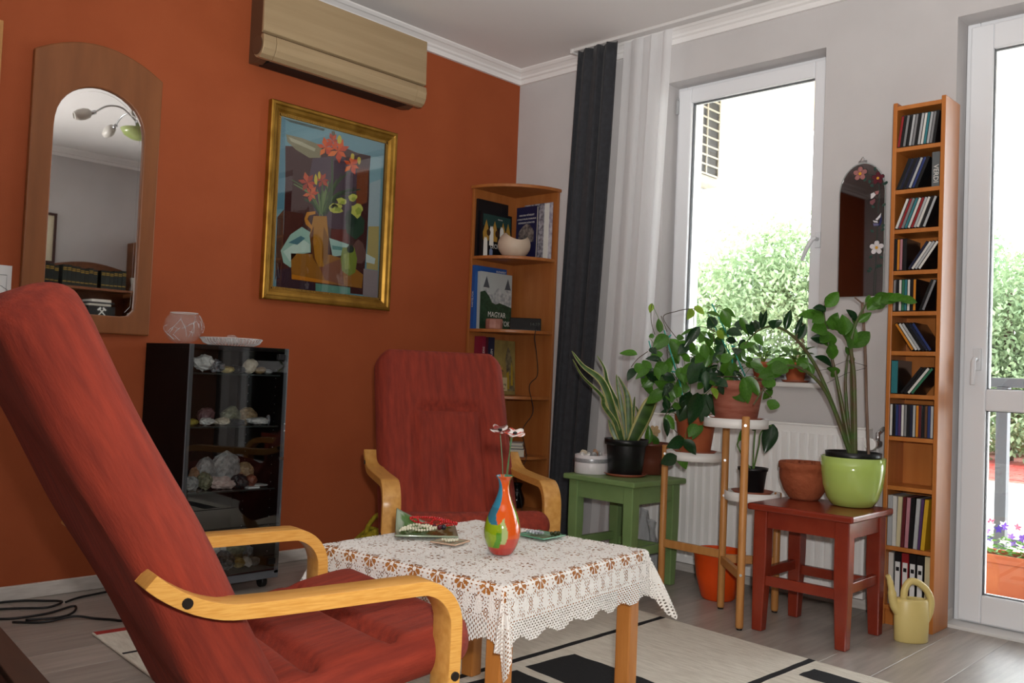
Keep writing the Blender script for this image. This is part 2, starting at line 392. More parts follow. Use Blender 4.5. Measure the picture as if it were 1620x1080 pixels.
def sheermat():
    m = D.materials.new('sheer_voile'); m.use_nodes = True; N = m.node_tree.nodes; L = m.node_tree.links; N.remove(N['Principled BSDF'])
    d = N.new('ShaderNodeBsdfDiffuse'); d.inputs[0].default_value = (0.95, 0.955, 0.97, 1)
    t = N.new('ShaderNodeBsdfTranslucent'); t.inputs[0].default_value = (0.95, 0.955, 0.97, 1)
    p = N.new('ShaderNodeBsdfTransparent')
    a = N.new('ShaderNodeMixShader'); a.inputs[0].default_value = 0.5; L.new(d.outputs[0], a.inputs[1]); L.new(t.outputs[0], a.inputs[2])
    c = N.new('ShaderNodeMixShader'); c.inputs[0].default_value = 0.15; L.new(a.outputs[0], c.inputs[1]); L.new(p.outputs[0], c.inputs[2])
    L.new(c.outputs[0], N['Material Output'].inputs[0]); MATS['sheer'] = m; return m
curtain('sheer_curtain', sheermat(), lambda v: (0.715 + 0.095 * v, 0.985 + 0.10 * v), HC - 0.018, 0.03, 3, 0.011, -0.082, 'white sheer voile curtain gathered next to the charcoal curtain', 'curtain', 5)

# ================================================================ LARGE FURNITURE
# ---- two bentwood armchairs
birch = M('birch_arm', 'b8833f', 0.30, col2='c99650', ns=7, st=(1.5, 8, 8), spec=0.5)
plyedge = M('birch_ply_edge', 'c58a3c', 0.35, col2='d9a556', ns=30, st=(1, 1, 14), lo=0.3, hi=0.7)
chenille = M('rust_chenille', '6f2011', 0.85, col2='8c2f1b', ns=12, st=(5, 5, 0.7), sheen=0.0, bump=0.25, bs=90, bst=(3, 3, 0.7), lo=0.3, hi=0.7)
screw = M('screw_head', '3a3430', 0.35, 0.8)
ARM = [(-0.60, 0.014), (-0.50, 0.013), (-0.30, 0.013), (-0.05, 0.013)] + [(-0.05 + 0.10 * math.sin(a), 0.113 - 0.10 * math.cos(a)) for a in [R_(x) for x in (15, 30, 45, 60, 75, 86)]] + \
      [(0.058, 0.22), (0.064, 0.34)] + [(0.0645 - 0.078 + 0.078 * math.cos(a), 0.416 + 0.078 * math.sin(a)) for a in [R_(x) for x in (0, 15, 30, 45, 60, 75, 90)]] + \
      [(-0.10, 0.4935), (-0.20, 0.493), (-0.30, 0.4935)] + [(-0.36, 0.4955), (-0.39, 0.501), (-0.42, 0.511), (-0.45, 0.526), (-0.475, 0.542), (-0.492, 0.556)]
ARM = catmull(ARM, 2)
def arm_ply(m, w0, w1):
    m.strip(ARM, w0, w1, 0.026)
def cushion(outline_w, length, thick, seams, puff=0.35, nx=64, ny=72, taper=0.0, cr=0.09, buttons=()):
    # local: X across, Z along, Y thickness; returns a grid shell pair as one closed surface
    def prof(u, v):
        hw = outline_w / 2 * (1 - taper * v)
        # rounded outline: move along u in [-1,1], v in [0,1]
        x = (2 * u - 1); z = v
        zz = z * length
        e = 1.0
        # rounded corners at the top
        d = length - zz
        lim = hw
        if d < cr:
            lim = hw - cr + math.sqrt(max(cr * cr - (cr - d) ** 2, 0))
        if zz < 0.05:
            lim = min(lim, hw - 0.05 + math.sqrt(max(0.05 ** 2 - (0.05 - zz) ** 2, 0)))
        X = x * lim
        edge = min(lim - abs(X), d, zz)
        t = min(edge / 0.045, 1.0); h = math.sqrt(max(1 - (1 - t) ** 2, 0))
        th = thick / 2 * h
        return X, zz, th, edge
    m = MB(); front = []; back = []
    vs = []; fs = []
    def fz(k, n):   # denser rows at both ends
        t = k / n; return 0.5 - 0.5 * math.cos(PI * t)
    for side in (1, -1):
        for i in range(nx + 1):
            for j in range(ny + 1):
                u = fz(i, nx); v = fz(j, ny); X, Z, th, edge = prof(u, v)
                dd = 0
                for (kind, a, b0, b1) in seams:
                    if side > 0:
                        if kind == 'h' and b0 <= X <= b1: dd += 0.034 * math.exp(-((Z - a) / 0.013) ** 2) * min(1, (X - b0) / 0.04, (b1 - X) / 0.04)
                        if kind == 'v' and b0 <= Z <= b1: dd += 0.017 * math.exp(-((X - a) / 0.012) ** 2) * min(1, (Z - b0) / 0.05, (b1 - Z) / 0.05)
                wob = 0.004 * math.sin(9 * X + 14 * Z) * min(edge / 0.05, 1)
                vs.append((X, side * th - dd * side * min(edge / 0.05, 1) + wob, Z))
    n1 = (nx + 1) * (ny + 1)
    for s_ in (0, 1):
        for i in range(nx):
            for j in range(ny):
                a = s_ * n1 + i * (ny + 1) + j; q = (a, a + ny + 1, a + ny + 2, a + 1); fs.append(q if s_ else q[::-1])
    m.add(vs, fs, 0, True); return m
def armchair(label, loc, rz, top=0.985):
    c = E('armchair', label, 'armchair', loc, rz, 'bentwood armchairs')
    for sgn in (1, -1):
        m = MB(); m.strip(ARM, sgn * 0.258, sgn * 0.32, 0.026)
        a = m.build('arm_frame', [birch], c, bevel=0.004)
        # lighter laminated edges as thin side veneers
        v = MB(); v.strip(ARM, sgn * 0.3195, sgn * 0.3206, 0.0245); v.strip(ARM, sgn * 0.2574, sgn * 0.2585, 0.0245); v.build('ply_edge', plyedge, a)
        for (x, z) in ((-0.437, 0.519), (0.064, 0.325)):
            MB().tube([(x, sgn * 0.316, z), (x, sgn * 0.3245, z)], 0.0085, 12).build('bolt', screw, a)
    # inner bent seat frame under the cushion
    path = catmull([(0.10, 0.335), (0.0, 0.335), (-0.2, 0.285), (-0.28, 0.272)], 6)
    for sgn in (1, -1):
        MB().strip(path, sgn * 0.205, sgn * 0.252, 0.018).build('inner_frame', birch, c, bevel=0.003)
    for (x, z) in ((0.06, 0.33), (-0.05, 0.325), (-0.16, 0.295)):
        MB().cbox((x, 0, z - 0.012), (0.05, 0.45, 0.012)).build('seat_slat', birch, c, bevel=0.003)
    # cross bars joining the two arm frames
    MB().tube([(-0.437, -0.26, 0.519), (-0.437, 0.26, 0.519)], 0.011, 10).build('cross_bar', birch, c)
    MB().cbox((-0.55, 0, 0.016), (0.05, 0.52, 0.024)).build('floor_bar', birch, c, bevel=0.003)
    # back cushion
    ang = math.atan2(0.665 - 0.30, 0.985 - 0.33)
    L = 0.885
    bk = cushion(0.55, L, 0.128, [('h', 0.60, -0.15, 0.13), ('v', -0.15, 0.12, 0.6), ('v', 0.13, 0.14, 0.6), ('v', 0.0, 0.12, 0.42)])
    o = bk.build('back_cushion', chenille, c)
    o.location = (-0.245, 0, 0.218 - (0.985 - top) * 0.5)
    # local axes: cushion X across -> chair Y ; cushion Y thickness -> chair X (front) ; Z along the back
    o.rotation_mode = 'QUATERNION'
    mx = Matrix(((0, math.cos(ang), -math.sin(ang)), (-1, 0, 0), (0, math.sin(ang), math.cos(ang))))
    o.rotation_quaternion = mx.to_quaternion()
    st = cushion(0.545, 0.50, 0.095, [('h', 0.16, -0.26, 0.26), ('h', 0.32, -0.26, 0.26)], cr=0.07)
    s2 = st.build('seat_cushion', chenille, c)
    a2 = R_(9.5)
    # seat: Z along -> chair +X (forward, rising) ; Y thickness -> up
    mx = Matrix(((0, -math.sin(a2), math.cos(a2)), (1, 0, 0), (0, math.cos(a2), math.sin(a2))))
    s2.rotation_mode = 'QUATERNION'; s2.rotation_quaternion = mx.to_quaternion(); s2.location = (-0.335, 0, 0.287)
    return c
armchair('rust red armchair seen from behind in the left foreground', (2.02, -2.54, 0.0092), 1.41)
armchair('rust red armchair facing the camera between glass cabinet and corner shelf', (1.25, -1.46, 0.0092), -0.52, 0.925)

# ---- coffee table
tw = M('table_birch', 'a5672c', 0.4, col2='b4763a', ns=6, st=(6, 6, 1))
TC = (1.944, -2.052); TR = 0.10; TWX = 0.575; TDY = 0.585; TZ = 0.443
tb = E('coffee_table', 'small square light wood coffee table under the lace cloth', 'table', (TC[0], TC[1], 0.0092), TR)
MB().box(-TWX / 2, TWX / 2, -TDY / 2, TDY / 2, TZ - 0.03, TZ).build('tabletop', tw, tb, bevel=0.004)
for sx in (-1, 1):
    for sy in (-1, 1):
        MB().cbox((sx * (TWX / 2 - 0.026), sy * (TDY / 2 - 0.026), (TZ - 0.03) / 2), (0.043, 0.043, TZ - 0.03)).build('leg', tw, tb, bevel=0.004)
for sy in (-1, 1): MB().cbox((0, sy * (TDY / 2 - 0.026), TZ - 0.06), (TWX - 0.095, 0.02, 0.06)).build('apron', tw, tb)
for sx in (-1, 1): MB().cbox((sx * (TWX / 2 - 0.026), 0, TZ - 0.06), (0.02, TDY - 0.095, 0.06)).build('apron', tw, tb)

# ---- painted stools
def stool(label, loc, rz, mat, w, d, h, splay, lean, low, legw=0.05, apr=0.075):
    s = E('stool', label, 'stool', loc, rz)
    MB().box(-w / 2, w / 2, -d / 2, d / 2, h - 0.024, h).build('seat', mat, s, bevel=0.006)
    lx = w / 2 - 0.045; ly = d / 2 - 0.045
    for sx in (-1, 1):
        for sy in (-1, 1):
            m = MB(); a = legw / 2; b = legw * 0.38
            top = (sx * lx, sy * ly); bot = (sx * (lx + splay), sy * (ly + splay))
            vs = [(bot[0] + i * b, bot[1] + j * b, 0) for i, j in ((-1, -1), (1, -1), (1, 1), (-1, 1))] + [(top[0] + i * a, top[1] + j * a, h * 0.55) for i, j in ((-1, -1), (1, -1), (1, 1), (-1, 1))] + [(top[0] + i * a, top[1] + j * a, h - 0.024) for i, j in ((-1, -1), (1, -1), (1, 1), (-1, 1))]
            fs = [(3, 2, 1, 0), (8, 9, 10, 11)] + [(k + i, k + (i + 1) % 4, k + 4 + (i + 1) % 4, k + 4 + i) for k in (0, 4) for i in range(4)]
            m.add(vs, fs); m.build('leg', mat, s, bevel=0.004)
    for sy in (-1, 1): MB().cbox((0, sy * (ly + 0.004), h - 0.024 - apr / 2), (2 * lx - legw + 0.01, 0.028, apr)).build('apron', mat, s, bevel=0.002)
    for sx in (-1, 1): MB().cbox((sx * (lx + 0.004), 0, h - 0.024 - apr / 2), (0.028, 2 * ly - legw + 0.01, apr)).build('apron', mat, s, bevel=0.002)
    for sy in (-1, 1): MB().cbox((0, sy * (ly + 0.006), low), (2 * lx - legw + 0.02, 0.022, 0.036)).build('stretcher', mat, s, bevel=0.002)
    for sx in (-1, 1): MB().cbox((sx * (lx + 0.006), 0, low + 0.02), (0.022, 2 * ly - legw + 0.02, 0.036)).build('stretcher', mat, s, bevel=0.002)
    return s
red_paint = M('red_brown_gloss_paint', '792818', 0.22, col2='85301c', ns=9, bump=0.06, bs=35, bst=(1, 1, 0.4), spec=0.6)
green_paint = M('sage_green_paint', '6f8a55', 0.4, col2='7a9560', ns=6, bump=0.05, bs=45)
stool('red-brown gloss painted wooden stool carrying the lime pot', (2.103, -0.485, 0), 0.018, red_paint, 0.394, 0.375, 0.462, 0.004, 0, 0.185, 0.052, 0.062)
stool('sage green painted wooden stool beside the dark curtain', (1.172, -0.437, 0), -0.03, green_paint, 0.398, 0.378, 0.468, 0.0, 0, 0.15, 0.05, 0.075)

# ---- black glass-door cabinet
blackw = M('black_brown_veneer', '0a0808', 0.6, spec=0.15, col2='0f0c0c', ns=8, st=(6, 6, 0.8))
greyedge = M('cabinet_edge_grey', '54575c', 0.4)
cab = E('display_cabinet', 'black glass-fronted display cabinet of minerals by the orange wall', 'cabinet', (0.0, -1.902, 0))
CW = 0.212; CB = 0.062; CT = 0.962; X0 = 0.025; X1 = 0.392
for sy in (-1, 1): MB().box(X0, X1, sy * CW - (0.018 if sy > 0 else 0), sy * CW + (0 if sy > 0 else 0.018), CB, CT - 0.016).build('side_panel', [blackw], cab, bevel=0.001)
for sy in (-1, 1): MB().box(X1, X1 + 0.003, sy * CW - (0.018 if sy > 0 else 0), sy * CW + (0 if sy > 0 else 0.018), CB, CT).build('edge_strip', greyedge, cab)
MB().box(X0, X1, -CW, CW, CT - 0.016, CT).build('top_panel', blackw, cab, bevel=0.001)
MB().box(X0, X1, -CW + 0.018, CW - 0.018, CB, CB + 0.018).build('bottom_panel', blackw, cab)
MB().box(X1 - 0.02, X1 + 0.003, -CW, CW, CB - 0.018, CB + 0.012).build('plinth', greyedge, cab, bevel=0.001)
MB().box(X0, X0 + 0.006, -CW + 0.018, CW - 0.018, CB + 0.018, CT - 0.016).build('back_panel', blackw, cab)
cab_glass = glassmat('cabinet_glass', (0.95, 0.97, 0.97), 0.05)
shelf_glass = M('shelf_glass_edge', '28302f', 0.15, spec=0.6)
CSH = [0.855, 0.650, 0.400]
for z in CSH: MB().box(X0 + 0.01, X1 - 0.022, -CW + 0.019, CW - 0.019, z - 0.006, z).build('shelf', shelf_glass, cab)
gd = MB().box(X1 + 0.004, X1 + 0.009, -CW + 0.004, CW - 0.004, CB + 0.014, CT - 0.004).build('glass_door', cab_glass, cab)
for z in (CT - 0.035, CB + 0.05): MB().cbox((X1 + 0.010, CW - 0.035, z), (0.008, 0.03, 0.024)).build('hinge', M('dark_metal', '2a2a2c', 0.35, 0.8), gd, bevel=0.002)
MB().cbox((X1 + 0.010, CW - 0.016, 0.52), (0.006, 0.012, 0.012)).build('magnet_plate', steel, gd)
for sx in (X0 + 0.05, X1 - 0.05):
    for sy in (-1, 1):
        w_ = MB().tube([(sx, sy * (CW - 0.04) - 0.012, 0.024), (sx, sy * (CW - 0.04) + 0.012, 0.024)], 0.024, 18); w_.tube([(sx, sy * (CW - 0.04), 0.03), (sx, sy * (CW - 0.04), CB - 0.015)], 0.008, 8)
        w_.build('caster', M('black_plastic', '141414', 0.4), cab, bevel=0.003)
pm = MB().tube([(0, 0, 0), (0, 0.003, 0)], 0.0022, 6).mesh('pin_hole', steel)
for sx in (X0 + 0.10,):
    for k in range(22): inst('shelf_pin', pm, cab, (sx, CW - 0.0195, 0.14 + k * 0.035), sc=(1, 0.5, 1))
for k in range(22): inst('shelf_pin', pm, cab, (X1 - 0.055, CW - 0.0195, 0.14 + k * 0.035), sc=(1, 0.5, 1))

# ---- corner shelf with quarter-round boards
beech = M('beech_laminate', '9a5a2a', 0.38, col2='a56634', ns=5, st=(5, 5, 0.6), bump=0.02, bs=60)
cs = E('corner_shelf', 'tall beech corner bookshelf with rounded boards', 'shelf', (0, 0, 0))
CR = 0.345
MB().box(0.004, 0.022, -CR, -0.004, 0.0, 1.905).build('side_panel', beech, cs, bevel=0.003)
MB().box(0.022, CR, -0.022, -0.004, 0.0, 1.905).build('side_panel', beech, cs, bevel=0.003)
CSZ = [1.917, 1.530, 1.134, 0.779, 0.458, 0.171]
def quarter(r, n=18, c=0.004, fl=0.0): return [(c, -c)] + [(c + (r - c) * math.sin(PI / 2 * i / n), -c - (r - c) * math.cos(PI / 2 * i / n)) for i in range(n + 1)]
for k, z in enumerate(CSZ):
    r = CR + 0.012 if k == 0 else CR - 0.002
    c0 = 0.004 if k == 0 else 0.022
    MB().prism(quarter(r, c=c0), z - 0.018, z, 'z').build('top_board' if k == 0 else 'shelf_board', beech, cs, bevel=0.004)

# ---- tall narrow CD rack
rack = M('rack_beech', 'b0682c', 0.38, col2='bb7436', ns=5, st=(5, 5, 0.6))
rk = E('cd_rack', 'tall narrow beech rack of discs between window and balcony door', 'rack', (2.303, -0.085, 0))
RW = 0.098; RD = 0.080
for s in (-1, 1): MB().box(s * RW - (0.016 if s > 0 else 0), s * RW + (0 if s > 0 else 0.016), -RD, RD, 0, 2.02).build('side_panel', rack, rk, bevel=0.002)
MB().box(-RW + 0.016, RW - 0.016, RD - 0.006, RD, 0.05, 2.005).build('back_panel', rack, rk)
RSZ = [2.005, 1.841, 1.675, 1.520, 1.359, 1.201, 1.048, 0.883, 0.720, 0.531, 0.301, 0.075]
for k, z in enumerate(RSZ): MB().box(-RW + 0.016, RW - 0.016, -RD + (0.001 if k else 0), RD - 0.006, z - 0.016, z).build('top_board' if k == 0 else 'shelf_board', rack, rk, bevel=0.001)
MB().box(-RW + 0.016, RW - 0.016, -RD + 0.015, -RD + 0.027, 0.0, 0.059).build('kick_board', rack, rk)

# ---- three-tier plant stand
bam = M('stand_wood', 'b0773f', 0.42, col2='bd854b', ns=8, st=(6, 6, 1))
wht = M('white_powder_coat', 'e6e4e1', 0.35)
ps = E('plant_stand', 'three-tier wooden plant stand with round white trays', 'plant stand', (1.70, -0.483, 0))
LA = (-0.29, 0.005); LB = (0.0, 0.0); LC = (0.205, -0.213); LD = (0.165, 0.130)
tops = {'A': 0.626, 'B': 0.745, 'C': 0.778, 'D': 0.472}
for nme, (lx_, ly_) in dict(A=LA, B=LB, C=LC, D=LD).items():
    MB().tube([(lx_, ly_, 0.006), (lx_, ly_, 0.012), (lx_, ly_, tops[nme] - 0.003), (lx_, ly_, tops[nme])], [0.0125, 0.0145, 0.0145, 0.0115], 16).build('leg', bam, ps)
    MB().tube([(lx_, ly_, 0), (lx_, ly_, 0.007)], 0.011, 12).build('foot', M('black_plastic'), ps)
def beam(a, b, z, h=0.032, t=0.018):
    a = Vector((*a, z)); b = Vector((*b, z)); d = b - a
    return MB().cbox((a + b) / 2, (d.length - 0.024, t, h), math.atan2(d.y, d.x)).build('cross_bar', bam, ps, bevel=0.002)
beam(LA, LB, 0.215); beam(LB, LC, 0.195); beam(LB, LD, 0.20)
rings = [((-0.145, 0.003), 0.612, 'tray'), ((0.1025, -0.1065), 0.765, 'tray'), ((0.098, 0.045), 0.474, 'tray')]
for (c_, z, nm) in rings:
    rr = 0.108 if z < 0.5 else (0.116 if z < 0.7 else 0.122)
    pr = [(0.001, z - 0.010), (rr - 0.012, z - 0.010), (rr - 0.008, z - 0.002), (rr - 0.005, z), (rr, z), (rr + 0.0, z - 0.034), (rr - 0.004, z - 0.036), (rr - 0.006, z - 0.016), (0.001, z - 0.016)]
    MB().lathe(pr, 40, (c_[0], c_[1], 0)).build('tray', wht, ps)
for (a, z) in ((LA, 0.59), (LB, 0.59), (LC, 0.745), (LB, 0.735), (LD, 0.452), (LB, 0.45), (LC, 0.20)):
    MB().tube([(a[0] + 0.006, a[1] - 0.013, z), (a[0] + 0.008, a[1] - 0.0165, z)], 0.005, 10).build('screw', steel, ps)

# ================================================================ ON THE WALLS
def ring_prism(m, outer, inner, d0, d1, axis='x', mi=0):
    n = len(outer); f = {'x': lambda a, b, d: (d, a, b), 'y': lambda a, b, d: (a, d, b), 'z': lambda a, b, d: (a, b, d)}[axis]
    vs = [f(a, b, d0) for a, b in outer] + [f(a, b, d0) for a, b in inner] + [f(a, b, d1) for a, b in outer] + [f(a, b, d1) for a, b in inner]
    fs = []
    for i in range(n):
        j = (i + 1) % n
        fs += [(i, j, n + j, n + i), (2 * n + i, 3 * n + i, 3 * n + j, 2 * n + j), (i, 2 * n + i, 2 * n + j, j), (n + i, n + j, 3 * n + j, 3 * n + i)]
    m.add(vs, fs, mi); return m
def resample(loop, n):
    L = [0]; K = len(loop)
    for i in range(K): L.append(L[-1] + math.dist(loop[i], loop[(i + 1) % K]))
    out = []; tot = L[-1]; k = 0
    for i in range(n):
        t = tot * i / n
        while L[k + 1] < t: k += 1
        q = (t - L[k]) / max(L[k + 1] - L[k], 1e-9); a = loop[k]; b = loop[(k + 1) % K]
        out.append((a[0] + (b[0] - a[0]) * q, a[1] + (b[1] - a[1]) * q))
    return out
def byangle(loop, c, n):
    # sample a star-shaped loop at n equal angles about c
    out = []; K = len(loop)
    for i in range(n):
        a = 2 * PI * i / n; d = (math.cos(a), math.sin(a)); best = None
        for k in range(K):
            p = loop[k]; q = loop[(k + 1) % K]
            ex = q[0] - p[0]; ey = q[1] - p[1]; det = d[0] * (-ey) - d[1] * (-ex)
            if abs(det) < 1e-12: continue
            rx = p[0] - c[0]; ry = p[1] - c[1]
            t = (rx * (-ey) - ry * (-ex)) / det; u = (d[0] * ry - d[1] * rx) / det
            if t > 0 and -1e-6 <= u <= 1 + 1e-6 and (best is None or t > best): best = t
        out.append((c[0] + d[0] * best, c[1] + d[1] * best))
    return out
mirror_silver = M('mirror_silver', 'f0f0f0', 0.015, 1.0)
alder = M('alder_frame', '7d4a27', 0.4, col2='89532e', ns=4, st=(5, 5, 0.7))
mr = E('arched_mirror', 'arched wall mirror in a wide brown wooden frame', 'mirror', (0.0, -2.345, 1.0))
outer = [(-0.243, -0.01), (0.240, -0.01), (0.240, 1.022)] + [(0.240 - 0.483 * t, 1.022 + 0.078 * (1 - (2 * t - 1) ** 2)) for t in [i / 14 for i in range(1, 14)]] + [(-0.243, 1.022)]
inner = [(-0.125, 0.060), (0.142, 0.060), (0.165, 0.070), (0.177, 0.093), (0.177, 0.76)] + [(0.007 + 0.170 * math.cos(a), 0.76 + 0.175 * math.sin(a) ** 0.9) for a in [PI * i / 16 for i in range(1, 16)]] + [(-0.163, 0.76), (-0.163, 0.093), (-0.151, 0.070)]
ctr = (0.005, 0.5); N_ = 96
O_ = byangle(outer, ctr, N_); I_ = byangle(inner, ctr, N_)
# true corners: snap nearest samples
for c_ in ((-0.243, -0.01), (0.240, -0.01), (0.240, 1.022), (-0.243, 1.022)):
    k = min(range(N_), key=lambda i: math.dist(O_[i], c_)); O_[k] = c_
ring_prism(MB(), O_, I_, 0.0, 0.026).build('frame', alder, mr, bevel=0.005)
MB().prism([(0.005 + (a - 0.005) * 1.03, 0.5 + (b - 0.5) * 1.02) for a, b in I_], 0.004, 0.0105, 'x').build('mirror_glass', mirror_silver, mr)
ring_prism(MB(), [(0.005 + (a - 0.005) * 0.999, 0.5 + (b - 0.5) * 0.999) for a, b in I_], [(0.005 + (a - 0.005) * 0.93, 0.5 + (b - 0.5) * 0.97) for a, b in I_], 0.0106, 0.0116).build('bevelled_rim', mirror_silver, mr)

# sheet with line drawings at the left edge, and the edge of another frame above it
paper = M('white_paper', 'dcdcdc', 0.8); ink = M('pencil_line', '6a6a70', 0.8)
sh = E('drawing_sheet', 'white sheet with pencil drawings pinned on wall at left edge', 'paper', (0.002, -2.76, 1.03))
MB().box(0, 0.002, -0.15, 0.146, 0.05, 0.185).build('upper_sheet', paper, sh); MB().box(0, 0.002, -0.15, 0.149, -0.18, 0.046).build('lower_sheet', paper, sh)
for (yy, zz, r) in ((0.11, 0.09, 0.02), (0.06, 0.10, 0.03), (0.11, -0.10, 0.022)):
    MB().tube([(0.003, yy + r * math.cos(a) * (1 + 0.3 * math.sin(5 * a)), zz + r * math.sin(a)) for a in [2 * PI * i / 20 for i in range(20)]], 0.0008, 4, closed=True).build('drawn_line', ink, sh)
MB().tube([(0.003, -0.14, 0.15), (0.003, 0.13, 0.15), (0.003, 0.13, 0.06)], 0.0008, 4).build('drawn_line', ink, sh)
of = E('picture_frame', 'light wooden picture frame cut off by the upper left edge', 'picture frame', (0.0, -2.90, 1.73))
ring_prism(MB(), [(-0.21, 0), (0.205, 0), (0.205, 0.36), (-0.21, 0.36)], [(-0.185, 0.025), (0.18, 0.025), (0.18, 0.335), (-0.185, 0.335)], 0.002, 0.022).build('frame', M('pine_frame', 'b58048', 0.4), of, bevel=0.003)
MB().box(0.002, 0.008, -0.19, 0.185, 0.02, 0.34).build('print', M('print_ochre', '8a6a40', 0.6, col2='5a4a38', ns=6), of)

# ---- air conditioner
champ = M('ac_champagne', 'a89270', 0.35, 0.25, col2='b19b79', ns=4, st=(3, 0.4, 8)); acside = M('ac_side_brown', '59402f', 0.35); acdark = M('ac_slot_dark', '15110f', 0.6)
ac = E('air_conditioner', 'champagne coloured wall air conditioner under the ceiling', 'air conditioner', (0.0, -1.302, 2.19))
AW = 0.452
bodyp = [(0.0, 0.02), (0.06, 0.012), (0.12, 0.03), (0.158, 0.10), (0.158, 0.33), (0.0, 0.34)]
MB().prism([(x, z) for x, z in bodyp], -AW + 0.035, AW - 0.006, 'y').build('body', acside, ac, bevel=0.004)
MB().prism([(0.160, 0.112), (0.178, 0.118), (0.172, 0.335), (0.160, 0.338)], -AW, AW, 'y').build('front_panel', champ, ac, bevel=0.003)
flapp = [(0.105, 0.028), (0.125, 0.012), (0.15, 0.010), (0.170, 0.022), (0.182, 0.045), (0.186, 0.075), (0.180, 0.104), (0.160, 0.106), (0.15, 0.07)]
MB().prism(flapp, -AW + 0.062, AW - 0.062, 'y').build('air_flap', champ, ac, bevel=0.002)
for sg in (-1, 1): MB().prism(flapp, sg * (AW - 0.0605) if sg > 0 else -AW, AW if sg > 0 else -AW + 0.0605, 'y').build('end_cap', champ, ac, bevel=0.003)
MB().box(0.03, 0.118, -AW + 0.07, AW - 0.07, 0.012, 0.024).build('air_outlet', acdark, ac)
MB().tube([(0.135, -AW + 0.0, 0.062), (0.135, -AW - 0.0035, 0.062)], 0.040, 24).build('side_disc', acside, ac, bevel=0.002)

# ---- framed still life
gold = M('gold_leaf', '8a6320', 0.32, 0.75, col2='b58a3a', ns=14, lo=0.3, hi=0.7); goldd = M('gold_dark', '5a3d16', 0.4, 0.6)
pt = E('framed_painting', 'still life painting of orange lilies in a gilt frame', 'painting', (0.0, -1.2535, 1.185))
PW_ = 0.357; PH = 0.893
def mitred(prof, hw, h, m, mi=0):
    # prof: (inset, depth) loop ; frame in YZ plane
    n = len(prof); vs = []
    for (cy, cz) in ((-1, 0), (1, 0), (1, 1), (-1, 1)):
        for (ins, d) in prof: vs.append((d, cy * (hw - ins), (ins if cz == 0 else h - ins)))
    fs = []
    for k in range(4):
        for i in range(n):
            fs.append((k * n + i, k * n + (i + 1) % n, ((k + 1) % 4) * n + (i + 1) % n, ((k + 1) % 4) * n + i))
    m.add(vs, fs, mi); return m
mitred([(0, 0.002), (0, 0.030), (0.006, 0.034), (0.016, 0.034), (0.022, 0.028), (0.034, 0.024), (0.046, 0.016), (0.050, 0.016), (0.050, 0.002)], PW_, PH, MB()).build('frame', gold, pt, bevel=0.001)
mitred([(0.0505, 0.003), (0.0505, 0.014), (0.060, 0.012), (0.060, 0.003)], PW_, PH, MB()).build('inner_slip', goldd, pt)
rope = MB(); c8 = 0.055
def bead(y, z, ang):
    X = Matrix.Translation((0.0135, y, z)) @ Matrix.Rotation(ang, 4, 'X'); rope.box(-0.002, 0.003, -0.0022, 0.0022, -0.0058, 0.0058, 0, X)
k = 0
yy = -PW_ + 0.06
while yy < PW_ - 0.06: bead(yy, c8, 0.5); bead(yy, PH - c8, 0.5); yy += 0.0088
zz = 0.06
while zz < PH - 0.06: bead(-PW_ + c8, zz, 1.0); bead(PW_ - c8, zz, 1.0); zz += 0.0088
o = rope.build('rope_moulding', M('gold_bright', 'c29a4c', 0.3, 0.8), pt); o['kind'] = 'stuff'
CY = PW_ - 0.06; CZ0 = 0.06; CZ1 = PH - 0.06
def cv(x, y):
    xl = 148 - (y - 98) * 63 / 847; xr = 640 - (y - 230) * 42 / 767; yt = 98 + (x - 148) * 132 / 492; yb = 945 + (x - 85) * 52 / 513
    s = min(max((x - xl) / (xr - xl), 0), 1); t = min(max(1 - (y - yt) / (yb - yt), 0), 1)
    return (-CY + 2 * CY * s, CZ0 + (CZ1 - CZ0) * t)
pal = []; cm = MB()
def paint(col, pts, lay):
    if col not in pal: pal.append(col)
    P = [cv(*p) for p in pts]
    if len(P) > 6: P = [q for q in P]
    n = len(P); d = 0.0042 + 0.00012 * lay
    cm.add([(d, a, b) for a, b in P], [tuple(range(n))], pal.index(col))
def blob(col, cx, cy, rx, ry, lay, n=12, jag=0.15, seed=0):
    r = random.Random(seed + int(cx * 7 + cy)); paint(col, [(cx + rx * (1 + r.uniform(-jag, jag)) * math.cos(2 * PI * i / n), cy + ry * (1 + r.uniform(-jag, jag)) * math.sin(2 * PI * i / n)) for i in range(n)], lay)
def stroke(col, pts, w, lay):
    P = [Vector(p) for p in pts]; A = []; B = []
    for i in range(len(P)):
        t = (P[min(i + 1, len(P) - 1)] - P[max(i - 1, 0)]).normalized(); q = Vector((-t.y, t.x)) * w * (1 - 0.6 * abs(2 * i / max(len(P) - 1, 1) - 0.9)); A.append(tuple(P[i] + q)); B.append(tuple(P[i] - q))
    paint(col, A + B[::-1], lay)
def lily(cx, cy, r, cols, lay, rot=0, n=6):
    for i in range(n):
        a = rot + 2 * PI * i / n + 0.25 * math.sin(i * 5); c_, s_ = math.cos(a), math.sin(a); L = r * (0.8 + 0.3 * ((i * 37) % 10) / 10)
        paint(cols[i % len(cols)], [(cx, cy), (cx + c_ * L * .5 - s_ * L * .24, cy + s_ * L * .5 + c_ * L * .24), (cx + c_ * L, cy + s_ * L), (cx + c_ * L * .5 + s_ * L * .24, cy + s_ * L * .5 - c_ * L * .24)], lay + 0.3 * (i % 2))
paint('6f9aa6', [(148, 98), (640, 230), (598, 997), (85, 945)], 0)
paint('5b8798', [(148, 98), (170, 105), (160, 330), (150, 560), (118, 560), (128, 400)], 1)
paint('87aab2', [(560, 290), (625, 300), (615, 420), (560, 440)], 1)
